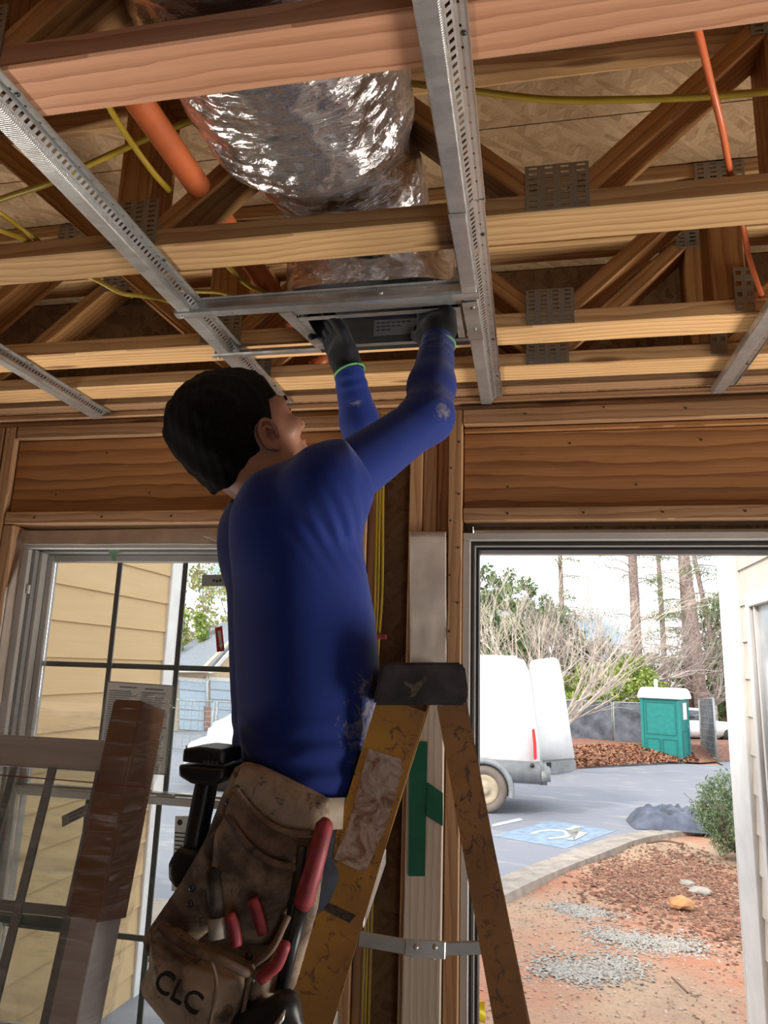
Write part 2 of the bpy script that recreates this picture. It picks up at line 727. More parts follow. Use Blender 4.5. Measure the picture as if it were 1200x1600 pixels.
CARDBOARD = plain('cardboard', (0.27, 0.135, 0.075), 0.75, vary=0.06, scale=20)
GREEN_TAPE = plain('green_tape', (0.012, 0.11, 0.062), 0.4, vary=0.08)
RED = plain('red_rubber', (0.30, 0.035, 0.045), 0.55, vary=0.2, scale=40)
RED_STICKER = plain('red_sticker', (0.55, 0.03, 0.03), 0.5, vary=0.02)
INK = plain('black_ink', (0.012, 0.012, 0.012), 0.6, vary=0.02)
GREY_INK = plain('grey_ink', (0.16, 0.16, 0.17), 0.6, vary=0.02)
SLAB = plain('concrete_slab', (0.60, 0.57, 0.52), 0.7, vary=0.06, scale=3, bump=0.1)
DARK_STEEL = metal_mat('dark_steel', (0.10, 0.10, 0.10), 0.42)


def glass_mat(name, tint=(0.97, 0.985, 0.975), refl=0.06, alpha=0.0, haze=None):
    """thin window glass: lets straight light through, mirrors a little at grazing angles, optional dust haze"""
    t = NT(name)
    tr = t.new('BsdfTransparent')
    tr.inputs[0].default_value = (*tint, 1)
    gl = t.new('BsdfGlossy')
    gl.inputs['Roughness'].default_value = 0.02
    fr = t.new('Fresnel')
    fr.inputs['IOR'].default_value = 1.45
    mx = t.new('MixShader')
    t.link(fr.outputs[0], mx.inputs[0])
    t.link(tr.outputs[0], mx.inputs[1])
    t.link(gl.outputs[0], mx.inputs[2])
    outp = mx.outputs[0]
    if haze:
        df = t.new('BsdfDiffuse')
        df.inputs[0].default_value = (*haze[1], 1)
        m2 = t.new('MixShader')
        n = t.noise(t.coord('Object'), 5.0, 5.0, 0.6, 1.0)
        t.link(t.math('MULTIPLY', n.outputs['Fac'], haze[0] * 2), m2.inputs[0])
        t.link(outp, m2.inputs[1])
        t.link(df.outputs[0], m2.inputs[2])
        outp = m2.outputs[0]
    t.link(outp, t.out.inputs['Surface'])
    return t.m


GLASS = glass_mat('window_glass', haze=(0.02, (0.8, 0.8, 0.75)))
GLASS_DARK = plain('dark_glass', (0.03, 0.035, 0.04), 0.08, vary=0.02, spec=0.7)


def film_mat():
    t = NT('stretch_film')
    tr = t.new('BsdfTransparent')
    tr.inputs[0].default_value = (0.97, 0.97, 0.97, 1)
    gl = t.new('BsdfGlossy')
    gl.inputs['Roughness'].default_value = 0.16
    df = t.new('BsdfTranslucent')
    df.inputs[0].default_value = (0.75, 0.75, 0.75, 1)
    n = t.noise(t.coord('Object', (4, 4, 34)), 1.6, 6.0, 0.65, 1.5)
    n2 = t.noise(t.coord('Object', (1.2, 1.2, 18)), 1.2, 3.0, 0.5, 0.5)
    bp = t.new('Bump')
    bp.inputs['Strength'].default_value = 0.9
    bp.inputs['Distance'].default_value = 0.01
    t.link(n.outputs['Fac'], bp.inputs['Height'])
    t.link(bp.outputs[0], gl.inputs['Normal'])
    mx = t.new('MixShader')
    t.link(t.ramp(n.outputs['Fac'], [(0.45, (0.03, 0.03, 0.03)), (0.66, (0.30, 0.30, 0.30))]), mx.inputs[0])
    t.link(tr.outputs[0], mx.inputs[1])
    t.link(gl.outputs[0], mx.inputs[2])
    m2 = t.new('MixShader')
    t.link(t.ramp(n2.outputs['Fac'], [(0.48, (0.02, 0.02, 0.02)), (0.66, (0.22, 0.22, 0.22))]), m2.inputs[0])
    t.link(mx.outputs[0], m2.inputs[1])
    t.link(df.outputs[0], m2.inputs[2])
    t.link(m2.outputs[0], t.out.inputs['Surface'])
    return t.m


FILM = film_mat()
# ================================================================== THE ROOM
W = 1.95                                     # inner face of the front wall's studs
WD = 0.089
RZ = lambda z: CZ + z                        # heights measured from eye level

floor = box('floor', (-2.8, 2.7), (-3.5, 2.10), (-0.12, 0.0), SLAB)
tag(floor, 'pale concrete slab floor of the unfinished room', 'floor', kind='structure')

# ---- front wall framing
wall = empty('wall_front', (0, W, 0), 'bare timber stud wall with headers over window and door', 'wall', kind='structure')


def stud(x0, x1, z0, z1, mat=PINE_OLD, y0=W, y1=W + WD, name='stud'):
    return board(name, ((x0 + x1) / 2, (y0 + y1) / 2, z0), ((x0 + x1) / 2, (y0 + y1) / 2, z1), y1 - y0, x1 - x0, mat, wall, side=(0, 1, 0))


def plate(x0, x1, z0, z1, mat=PINE_OLD, y0=W, y1=W + WD, name='plate'):
    return board(name, (x0, (y0 + y1) / 2, (z0 + z1) / 2), (x1, (y0 + y1) / 2, (z0 + z1) / 2), y1 - y0, z1 - z0, mat, wall, side=(0, 1, 0))


plate(-2.70, 2.60, RZ(0.741), RZ(0.760), name='top_plate', y0=W - 0.004)
plate(-2.70, 2.60, RZ(0.724), RZ(0.7405), name='top_plate', y0=W + 0.012)
plate(-2.70, 2.60, RZ(0.7605), RZ(0.800), name='ribbon_board', y0=W - 0.055, y1=W - 0.012)
plate(-2.70, 2.60, RZ(0.7605), RZ(1.140), name='rim_board', y0=W - 0.010, y1=W + 0.02, mat=OSB_DARK)
# window side: header between its flat plates
plate(-1.605, -0.48, RZ(0.680), RZ(0.722), name='header_plate')
plate(-1.605, -0.48, RZ(0.444), RZ(0.679), mat=HEADER, y0=W + 0.020, name='header')
plate(-1.605, -0.48, RZ(0.402), RZ(0.442), name='header_plate')
stud(-1.647, -1.609, 0.0, RZ(0.722))
stud(-1.690, -1.652, 0.0, RZ(0.722))
stud(-2.10, -2.062, 0.0, RZ(0.722))
stud(-2.50, -2.462, 0.0, RZ(0.722))
stud(-1.607, -1.572, 0.0, RZ(0.400), name='trimmer_stud')
stud(-0.720, -0.682, 0.0, RZ(0.400), name='trimmer_stud')
stud(-0.640, -0.602, 0.0, RZ(0.400))
stud(-0.476, -0.441, 0.0, RZ(0.722))
stud(-0.439, -0.406, 0.0, RZ(0.722), y0=W + 0.012)
# the corner posts between window and door
stud(-0.322, -0.286, 0.0, RZ(0.610), y0=W + 0.006)
stud(-0.2845, -0.247, 0.0, RZ(0.722), y0=W + 0.014)
stud(-0.246, -0.2125, RZ(0.36), RZ(0.66), mat=HEADER, y0=W + 0.022, name='blocking')
stud(-0.246, -0.2125, RZ(0.315), RZ(0.358), y0=W + 0.020, name='blocking')
stud(-0.246, -0.2125, RZ(0.662), RZ(0.722), y0=W + 0.016, name='blocking')
stud(-0.211, -0.173, 0.0, RZ(0.722), y0=W - 0.006)
# door side
plate(-0.171, 1.30, RZ(0.674), RZ(0.720), name='header_plate', y0=W - 0.008)
plate(-0.171, 1.30, RZ(0.657), RZ(0.672), name='header', mat=HEADER, y0=W + 0.012)
plate(-0.171, 1.30, RZ(0.440), RZ(0.656), name='header', mat=HEADER, y0=W + 0.020)
plate(-0.171, 1.30, RZ(0.400), RZ(0.438), name='header_plate')
stud(0.90, 0.938, 0.0, RZ(0.398), name='trimmer_stud')
stud(1.302, 1.34, 0.0, RZ(0.722))
stud(1.75, 1.788, 0.0, RZ(0.722))
stud(2.2, 2.238, 0.0, RZ(0.722))
plate(-2.70, -0.18, 0.0, 0.038, name='bottom_plate', y0=W + 0.001)
plate(0.945, 2.60, 0.0, 0.038, name='bottom_plate', y0=W + 0.001)
# nail heads are dark dots on the faces of the flat plates and the king stud
nail_me = None
for (x, z, yy) in [(-0.205 + 0.022 * (i % 2), RZ(0.70 - 0.075 * i), W - 0.006) for i in range(9)] + \
        [(0.0 + 0.21 * i, RZ(0.70 + 0.012 * (i % 2)), W - 0.008) for i in range(4)] + \
        [(-1.5 + 0.23 * i, RZ(0.422), W) for i in range(5)] + [(-0.05 + 0.2 * i, RZ(0.42), W) for i in range(4)] + \
        [(-1.45 + 0.16 * i, RZ(0.50 + 0.13 * (i % 2)), W + 0.02) for i in range(6)] + [(-0.05 + 0.17 * i, RZ(0.50 + 0.12 * (i % 2)), W + 0.02) for i in range(5)]:
    if nail_me is None:
        bm = bmesh.new()
        bmesh.ops.create_cone(bm, cap_ends=True, segments=8, radius1=0.0034, radius2=0.003, depth=0.0016, matrix=Matrix.Rotation(math.pi / 2, 4, 'X'))
        o = from_bm('nail', bm, DARK_STEEL, None)
        nail_me = o.data
    else:
        o = bpy.data.objects.new('nail', nail_me)
        COL.objects.link(o)
    o.location = (x, yy - 0.0006, z)
    adopt(o, wall)

# sheathing outside the studs, cut round the openings
def sheet(x0, x1, z0, z1, name='sheathing_panel', mat=OSB_DARK):
    return box(name, (x0, x1), (W + WD + 0.001, W + WD + 0.013), (z0, z1), mat, wall)


sheet(-2.70, -1.585, 0, 2.83)
sheet(-0.700, -0.1505, 0, 2.83)
sheet(-1.583, -0.702, RZ(0.375), 2.83)
sheet(-1.583, -0.702, 0, 0.60)
sheet(-0.149, 0.905, RZ(0.392), 2.83)
sheet(0.907, 2.60, 0, 2.83)

# unseen side and rear walls, their openings shaped for the added fill light
def plain_wall(name, label, rects, axis, pos, thick=0.12):
    e = empty(name, (pos, -0.7, 0) if axis == 'x' else (0, pos, 0), label, 'wall', kind='structure')
    for (a0, a1, z0, z1) in rects:
        if axis == 'x':
            box('sheathing_panel', (pos, pos + thick), (a0, a1), (z0, z1), OSB_DARK, e)
        else:
            box('sheathing_panel', (a0, a1), (pos, pos + thick), (z0, z1), OSB_DARK, e)


plain_wall('wall_left', 'sheathed left wall with an unseen opening added for light', [(-3.5, 0.95, 0, 2.82), (1.9, 2.05, 0, 2.82), (0.95, 1.9, 0.85, 2.82)], 'x', -2.82)
plain_wall('wall_right', 'sheathed right wall with an unseen opening added for light', [(-3.5, 0.8, 0, 2.82), (1.88, 2.05, 0, 2.82), (0.8, 1.88, 1.5, 2.82)], 'x', 2.62)
plain_wall('wall_rear', 'sheathed rear wall with an unseen opening added for light', [(-2.70, 1.2, 0, 2.82), (2.1, 2.62, 0, 2.82), (1.2, 2.1, 2.0, 2.82)], 'y', -3.62)

# ---- subfloor deck overhead
deck = empty('ceiling', (0, 0, 2.82), 'oriented strand board subfloor seen from below', 'ceiling', kind='structure')
for i, (y0, y1) in enumerate([(-3.5, -2.3), (-2.297, -1.08), (-1.077, 0.140), (0.143, 1.36), (1.363, 2.05)]):
    off = (i % 2) * 1.22
    xs = [-2.82, -1.6 + off, 0.84 + off - 0.3 * (i % 2), 2.74]
    for a, b in zip(xs[:-1], xs[1:]):
        if b - a > 0.05:
            box('subfloor_panel', (a + 0.0015, min(b, 2.74) - 0.0015), (y0, y1), (2.8205, 2.843), OSB, deck)

# black mill stencil rows on the deck (rows of blocky marks, read from below)
def stencil(x, y, rows):
    for r, (n, dx) in enumerate(rows):
        for k in range(n):
            w = random.uniform(0.010, 0.017)
            bm = bmesh.new()
            for q in range(3):
                bmesh.ops.create_cube(bm, size=1.0, matrix=Matrix.Translation((random.uniform(-.003, .003), (q - 1) * 0.010, 0)) @ Matrix.Diagonal((w, random.uniform(0.004, 0.007), 0.0006, 1)))
            bmesh.ops.create_cube(bm, size=1.0, matrix=Matrix.Translation((-w * .4, 0, 0)) @ Matrix.Diagonal((0.004, 0.026, 0.0006, 1)))
            m = Matrix.Translation((x + dx + k * 0.021, y + r * 0.042, 2.8200)) @ Matrix.Rotation(0.16, 4, 'Z')
            from_bm('stencil_mark', bm, INK, deck, matrix=m)


stencil(0.30, 0.985, [(7, 0.0), (9, -0.03), (6, 0.06)])
stencil(-0.20, 0.46, [(6, 0.0)])

# ---- the floor trusses
slots_cache = {}


def nail_plate(name, x0, x1, z0, z1, y, parent, vertical=False):
    """pressed connector plate with punched slots, lying on a truss side at y"""
    w, hgt = x1 - x0, z1 - z0
    nc = max(2, round(w / 0.024)) if not vertical else max(2, round(w / 0.016))
    nr = max(2, round(hgt / 0.011)) if not vertical else max(2, round(hgt / 0.026))
    key = (round(w, 3), round(hgt, 3), vertical)
    if key not in slots_cache:
        xs, zs = [-w / 2], [-hgt / 2]
        cw, ch = w / nc, hgt / nr
        for c in range(nc):
            xs += [-w / 2 + cw * (c + 0.24), -w / 2 + cw * (c + 0.76), -w / 2 + cw * (c + 1)]
        for r in range(nr):
            zs += [-hgt / 2 + ch * (r + 0.30), -hgt / 2 + ch * (r + 0.70), -hgt / 2 + ch * (r + 1)]
        V = [(a, 0, b) for b in zs for a in xs]
        nx = len(xs)
        Fc = []
        for j in range(len(zs) - 1):
            for i in range(nx - 1):
                if i % 3 == 1 and j % 3 == 1:
                    continue
                Fc.append((j * nx + i, j * nx + i + 1, (j + 1) * nx + i + 1, (j + 1) * nx + i))
        me = bpy.data.meshes.new(name)
        me.from_pydata(V, [], Fc)
        me.materials.append(GALV_DULL)
        slots_cache[key] = me
    o = bpy.data.objects.new(name, slots_cache[key])
    COL.objects.link(o)
    o.location = ((x0 + x1) / 2, y, (z0 + z1) / 2)
    sm = o.modifiers.new('thickness', 'SOLIDIFY')
    sm.thickness = 0.0012
    sm.offset = 0
    return adopt(o, parent)


ZB, ZT = RZ(0.760), RZ(1.140)               # underside of bottom chord, top of top chord
CH = 0.038
DIAG = [((0.030, 0.79), (-0.305, 1.104)), ((0.085, 0.79), (0.425, 1.104)), ((-0.690, 0.79), (-0.345, 1.104)),
        ((-0.785, 0.79), (-1.150, 1.104)), ((-1.560, 0.79), (-1.190, 1.104)), ((-1.62, 0.79), (-1.98, 1.104)),
        ((0.490, 0.79), (0.850, 1.104)), ((1.260, 0.79), (0.890, 1.104)), ((1.32, 0.79), (1.68, 1.104)), ((-2.40, 0.79), (-2.02, 1.104)), ((2.10, 0.79), (1.72, 1.104))]
TRUSS_Y = [0.697, 1.116, 1.537, 1.755]
TL = ['floor truss nearest the viewer, its reddish lower chord crossing the top of the picture',
      'floor truss just beyond the foil duct bulge, with a knot in its lower chord',
      'floor truss right behind the register frame, third from the viewer',
      'floor truss closest to the stud wall, knotty lower chord']


def truss(y, label, chord_mat):
    e = empty('floor_truss', (0, y, ZB), label, 'truss', 'parallel floor trusses overhead')
    yc = y + 0.0445
    board('bottom_chord', (-2.69, yc, ZB + CH / 2), (2.60, yc, ZB + CH / 2), 0.089, CH, chord_mat, e)
    board('top_chord', (-2.69, yc, ZT - CH / 2), (2.60, yc, ZT - CH / 2), 0.089, CH, PINE, e)
    for (a, b) in DIAG:
        p, q = Vector((a[0], yc, RZ(a[1]))), Vector((b[0], yc, RZ(b[1])))
        board('diagonal_web', p, q, 0.086, CH, PINE_WEB_SHADED, e)
    for x in (-0.738, 0.437, -2.0, 1.70):
        board('vertical_web', (x, yc, ZB + CH), (x, yc, ZT - CH), 0.086, 0.07, PINE_WEB_SHADED, e)
    for yy in (y - 0.0014, y + 0.0904):
        nail_plate('connector_plate', 0.004, 0.110, RZ(0.764), RZ(0.850), yy, e)
        nail_plate('connector_plate', -0.785, -0.680, RZ(0.768), RZ(0.862), yy, e)
        nail_plate('connector_plate', 0.445, 0.484, RZ(0.768), RZ(0.870), yy, e, True)
        nail_plate('connector_plate', -0.395, -0.255, RZ(1.06), RZ(1.136), yy, e)
        nail_plate('connector_plate', 0.38, 0.485, RZ(1.06), RZ(1.136), yy, e)
        nail_plate('connector_plate', -1.225, -1.12, RZ(1.06), RZ(1.136), yy, e)
        nail_plate('connector_plate', -1.64, -1.54, RZ(0.764), RZ(0.850), yy, e)
    return e


RED_PINE = wood('pine_reddish', (0.52, 0.27, 0.16), (0.30, 0.125, 0.06), ring=40)
for y, lb in zip(TRUSS_Y, TL):
    truss(y, lb, RED_PINE if y < 0.8 else PINE)
truss(0.277, 'floor truss just above and behind the viewer', PINE)
truss(-0.143, 'floor truss behind the viewer', PINE)

# ---- resilient metal channels screwed across the trusses
def channel(x0, ya, yb, label, z=RZ(0.735), step=0.0125, flip=False):
    """folded steel channel: ribbed face, slotted leg, screw flange"""
    e = empty('metal_channel', (x0, ya, z), label, 'metal channel', 'steel furring channels under the trusses')
    s = -1 if flip else 1
    prof = [(0.000, 0.017), (0.0005, 0.002), (0.0025, 0.0), (0.029, 0.0), (0.031, 0.002), (0.032, 0.011)]
    V, Fc = [], []
    for (dx, dz) in prof:
        V += [(x0 + s * dx, ya, z + dz), (x0 + s * dx, yb, z + dz)]
    for i in range(len(prof) - 1):
        Fc.append((2 * i, 2 * i + 1, 2 * i + 3, 2 * i + 2))
    o = mesh('face', V, Fc, GALV_RIB, e)
    sm = o.modifiers.new('thickness', 'SOLIDIFY')
    sm.thickness = 0.0009
    # slotted leg
    n = int((yb - ya) / step)
    rows = [(0.032, 0.011), (0.0345, 0.0135), (0.0405, 0.0195), (0.043, 0.0215)]
    V, Fc = [], []
    ys = []
    for k in range(n):
        ys += [ya + step * k, ya + step * (k + 0.45)]
    ys.append(yb)
    for yy in ys:
        for (dx, dz) in rows:
            V.append((x0 + s * dx, yy, z + dz))
    for k in range(len(ys) - 1):
        for r in range(3):
            if r == 1 and k % 2 == 0:
                continue
            a = k * 4 + r
            Fc.append((a, a + 1, a + 5, a + 4))
    o = mesh('slotted_leg', V, Fc, GALV, e)
    sm = o.modifiers.new('thickness', 'SOLIDIFY')
    sm.thickness = 0.0008
    # flange with screw holes
    rows = [(0.043, 0.0215), (0.048, 0.0222), (0.051, 0.0222), (0.060, 0.0225), (0.0605, 0.0195)]
    V, Fc = [], []
    ys = []
    hp = 0.032
    for k in range(int((yb - ya) / hp)):
        ys += [ya + hp * k, ya + hp * k + 0.004]
    ys.append(yb)
    for yy in ys:
        for (dx, dz) in rows:
            V.append((x0 + s * dx, yy, z + dz))
    for k in range(len(ys) - 1):
        for r in range(4):
            if r == 1 and k % 2 == 0:
                continue
            a = k * 5 + r
            Fc.append((a, a + 1, a + 6, a + 5))
    o = mesh('flange', V, Fc, GALV, e)
    sm = o.modifiers.new('thickness', 'SOLIDIFY')
    sm.thickness = 0.0008
    for ty in TRUSS_Y:
        if ya < ty + 0.04 < yb:
            bm = bmesh.new()
            bmesh.ops.create_uvsphere(bm, u_segments=8, v_segments=5, radius=0.004, matrix=Matrix.Diagonal((1, 1, 0.6, 1)))
            from_bm('screw', bm, DARK_STEEL, e, True, Matrix.Translation((x0 + s * 0.053, ty + 0.04, z + 0.021)))
    return e


channel(-0.735, -0.30, 1.935, 'long steel channel running past the man\'s forehead to the wall')
channel(-0.121, -0.30, 1.068, 'steel channel crossing the top centre of the picture, ending at a joint')
channel(-0.1225, 1.060, 1.943, 'steel channel from the joint past the register frame to the wall', z=RZ(0.7335))
channel(-1.335, -0.30, 1.945, 'steel channel at the far left above the window')
channel(0.484, -0.30, 1.935, 'steel channel at the right edge above the door header', flip=False)
# ================================================================== DUCT, PIPE, CABLES, REGISTER
from mathutils import noise as mnoise


def crinkle(p, f=1.0):
    q = Vector((p.x * 15 * f, p.y * 24 * f, p.z * 20 * f))
    r = Vector((p.x * 42 * f + 3, p.y * 58 * f, p.z * 50 * f))
    a = 1 - 2 * abs(mnoise.noise(q))
    b = 1 - 2 * abs(mnoise.noise(r))
    c = mnoise.noise(q * 0.4)
    return 0.55 * a + 0.3 * b + 0.8 * c


def lerp_tab(t, tab):
    for (a, va), (b, vb) in zip(tab[:-1], tab[1:]):
        if t <= b:
            k = (t - a) / (b - a)
            k = k * k * (3 - 2 * k)
            return va + (vb - va) * max(0, k)
    return tab[-1][1]


duct = empty('flexible_duct', (-0.38, 0.95, RZ(0.83)), 'bulging foil wrapped flexible duct lying through the trusses', 'duct')
RXT = [(-0.3, 0.17), (0.28, 0.155), (0.50, 0.175), (0.70, 0.160), (0.80, 0.178), (0.95, 0.192), (1.06, 0.182), (1.14, 0.150), (1.30, 0.140)]
RZT = [(-0.3, 0.14), (0.28, 0.128), (0.50, 0.150), (0.72, 0.128), (0.82, 0.145), (0.98, 0.150), (1.08, 0.138), (1.15, 0.105), (1.30, 0.09)]
CZT = [(-0.3, 0.96), (0.28, 0.945), (0.5, 0.965), (0.74, 0.945), (0.98, 0.968), (1.10, 0.945), (1.30, 0.92)]
CXT = [(-0.3, -0.40), (0.5, -0.392), (1.0, -0.375), (1.3, -0.33)]
V, Fc = [], []
NY, NA = 250, 150
for i in range(NY + 1):
    y = -0.3 + 1.6 * i / NY
    rx, rz, cz, cx = lerp_tab(y, RXT), lerp_tab(y, RZT), lerp_tab(y, CZT), lerp_tab(y, CXT)
    for k in range(NA):
        a = 2 * math.pi * k / NA
        d = Vector((math.cos(a), 0, math.sin(a)))
        p = Vector((cx + rx * d.x, y + 0.02 * d.z, RZ(cz) + rz * d.z))
        V.append(p + d * 0.0085 * crinkle(p))
for i in range(NY):
    for k in range(NA):
        Fc.append((i * NA + k, i * NA + (k + 1) % NA, (i + 1) * NA + (k + 1) % NA, (i + 1) * NA + k))
recalc(mesh('foil_jacket', V, Fc, FOIL, duct, True))
# foil wrapped boot over the register
V, Fc = [], []
NZ, NA = 50, 220
for i in range(NZ + 1):
    t = i / NZ
    z = RZ(0.763 + 0.20 * t)
    k1 = 1 - 0.35 * max(0, (t - 0.45) / 0.55) ** 2
    for k in range(NA):
        a = 2 * math.pi * k / NA
        c, s = math.cos(a), math.sin(a)
        n = 4.5
        r = (abs(c) ** n + abs(s) ** n) ** (-1 / n)
        d = Vector((c, s, 0))
        p = Vector((-0.318 + 0.178 * k1 * r * c, 1.415 + 0.118 * k1 * r * s, z))
        V.append(p + d * 0.010 * crinkle(p, 1.3) * (0.5 + t))
for i in range(NZ):
    for k in range(NA):
        Fc.append((i * NA + k, i * NA + (k + 1) % NA, (i + 1) * NA + (k + 1) % NA, (i + 1) * NA + k))
Fc.append(tuple(NZ * NA + k for k in range(NA)))
recalc(mesh('foil_wrapped_boot', V, Fc, FOIL, duct, True))

# ---- orange sprinkler pipe
pipe = empty('sprinkler_pipe', (-0.605, 0.7, RZ(0.88)), 'thick orange plastic sprinkler pipe left of the foil duct', 'pipe')
tube('pipe_run', [(-0.612, -0.3, RZ(0.882)), (-0.610, 0.7, RZ(0.882)), (-0.600, 1.3, RZ(0.880)), (-0.592, 1.945, RZ(0.878))], 0.0235, ORANGE, pipe, n=24)
tube('coupling', [(-0.594, 1.88, RZ(0.878)), (-0.593, 1.93, RZ(0.878))], 0.030, ORANGE, pipe, n=24)

# ---- cables
def cable(name, label, ctrl, r, mat, cat='cable', group=None, flat=1.0):
    o = tube(name, spline(ctrl, 8), r, mat, None, n=8, flat=flat)
    return tag(o, label, cat, group)


cable('orange_cable', 'thin orange cable dropping through the trusses at the upper right',
      [PY(1077, -20, 0.765), PY(1084, 20, 0.80), PY(1094, 60, 0.86), PY(1112, 135, 0.95), PY(1128, 200, 1.02), PY(1140, 266, 1.12), PY(1152, 330, 1.26),
       PY(1162, 360, 1.30), PY(1170, 400, 1.40), PY(1180, 432, 1.47), PY(1190, 460, 1.535)], 0.0052, ORANGE_CABLE)
cable('yellow_cable', 'yellow cable sagging across the bay right of the steel channel',
      [PY(560, 118, 1.10), PY(640, 130, 1.085), PY(730, 141, 1.07), PY(850, 155, 1.065), PY(960, 156, 1.06), PY(1080, 152, 1.06), PY(1200, 143, 1.06), PY(1330, 128, 1.06), Vector((1.2, 1.07, RZ(0.90))), Vector((2.55, 1.08, RZ(0.95)))], 0.0058, YELLOW_CABLE, group='yellow cables overhead')
cable('yellow_cable', 'yellow cable slanting from the left edge up to the foil duct',
      [Vector((-2.6, 1.2, RZ(0.92))), Vector((-1.8, 1.17, RZ(0.88))), PY(-60, 340, 1.13), PY(0, 312, 1.10), PY(80, 285, 1.08), PY(150, 252, 1.06), PY(240, 212, 1.05), PY(330, 178, 1.04), PY(400, 160, 1.04)], 0.006, YELLOW_CABLE, group='yellow cables overhead')
cable('yellow_cable', 'yellow cable hanging beside the orange pipe under the near truss',
      [PY(150, 130, 0.86), PY(175, 175, 0.92), PY(205, 222, 0.99), PY(240, 270, 1.06), PY(265, 298, 1.112)], 0.0055, YELLOW_CABLE, group='yellow cables overhead')
cable('yellow_cable', 'upper of two short yellow cables at the left edge',
      [PY(-40, 310, 1.00), PY(0, 333, 1.04), PY(30, 355, 1.09), PY(62, 378, 1.13)], 0.0048, YELLOW_CABLE, group='yellow cables overhead')
cable('yellow_cable', 'lower of two short yellow cables at the left edge',
      [PY(-40, 345, 1.02), PY(0, 360, 1.06), PY(28, 370, 1.10), PY(48, 378, 1.13)], 0.0048, YELLOW_CABLE, group='yellow cables overhead')
cable('yellow_cable', 'yellow cable drooping above the left channel in the second bay',
      [PY(110, 420, 1.25), PY(150, 437, 1.28), PY(190, 458, 1.32), PY(222, 462, 1.36), PY(262, 470, 1.42), PY(300, 490, 1.50)], 0.0055, YELLOW_CABLE, group='yellow cables overhead')
cable('yellow_cable', 'yellow cable level behind the left channel near the pipe',
      [PY(260, 452, 1.45), PY(310, 455, 1.45), PY(350, 458, 1.46), PY(385, 475, 1.50)], 0.0055, YELLOW_CABLE, group='yellow cables overhead')
cable('yellow_cable', 'yellow cable curving behind the orange pipe in the second bay',
      [PY(355, 415, 1.28), PY(375, 435, 1.33), PY(395, 450, 1.40), PY(420, 458, 1.48)], 0.0055, YELLOW_CABLE, group='yellow cables overhead')
for i, dx in enumerate((0.0, 0.007, 0.016)):
    cable('wall_cable', ['left yellow cable running down the wall beside the man', 'middle yellow cable running down the wall beside the man', 'right yellow cable running down the wall beside the man'][i],
          [(-0.418 + dx, W + 0.005, RZ(0.72)), (-0.413 + dx, W + 0.004, RZ(0.45)), (-0.411 + dx * 1.2, W + 0.005, RZ(0.2)), (-0.409 + dx * 0.7, W + 0.003, RZ(0.0)), (-0.408 + dx, W + 0.003, RZ(-0.5)), (-0.408 + dx, W + 0.003, RZ(-1.2))],
          0.0036, YELLOW_CABLE, group='yellow cables on the wall')
o = box('cable_staple', (-0.412, -0.375), (W - 0.003, W + 0.010), (RZ(0.075), RZ(0.088)), RED, bevel=0.002)
tag(o, 'small red staple holding the yellow wall cables', 'staple')

# ---- the metal cross pieces and the register box the man is fitting
def folded(name, label, prof, x0, x1, mat, cat, screws=()):
    e = empty(name, (x0, prof[0][0], prof[0][1]), label, cat)
    V, Fc = [], []
    for (y, z) in prof:
        V += [(x0, y, z), (x1, y, z)]
    for i in range(len(prof) - 1):
        Fc.append((2 * i, 2 * i + 1, 2 * i + 3, 2 * i + 2))
    o = mesh('folded_body', V, Fc, mat, e)
    sm = o.modifiers.new('thickness', 'SOLIDIFY')
    sm.thickness = 0.001
    for (x, y, z) in screws:
        bm = bmesh.new()
        bmesh.ops.create_uvsphere(bm, u_segments=10, v_segments=6, radius=0.0042)
        from_bm('screw', bm, ALU, e, True, Matrix.Translation((x, y, z)))
    return e


zf = RZ(0.735)
folded('metal_crosspiece', 'near steel cross piece screwed between the two channels above the man\'s gloves',
       [(1.345, zf + 0.020), (1.3445, zf + 0.002), (1.341, zf - 0.004), (1.330, zf - 0.005), (1.319, zf - 0.003), (1.3155, zf + 0.003), (1.3155, zf + 0.022), (1.306, zf + 0.0225)],
       -0.742, -0.088, GALV, 'metal strip', screws=[(-0.727, 1.329, zf - 0.006), (-0.285, 1.3152, zf + 0.010)])
folded('metal_crosspiece', 'far thin steel cross piece from the left channel to the register box',
       [(1.552, zf + 0.018), (1.5515, zf - 0.001), (1.548, zf - 0.003), (1.536, zf - 0.003), (1.532, zf + 0.001)],
       -0.752, -0.452, GALV, 'metal strip', screws=[(-0.735, 1.541, zf - 0.004)])

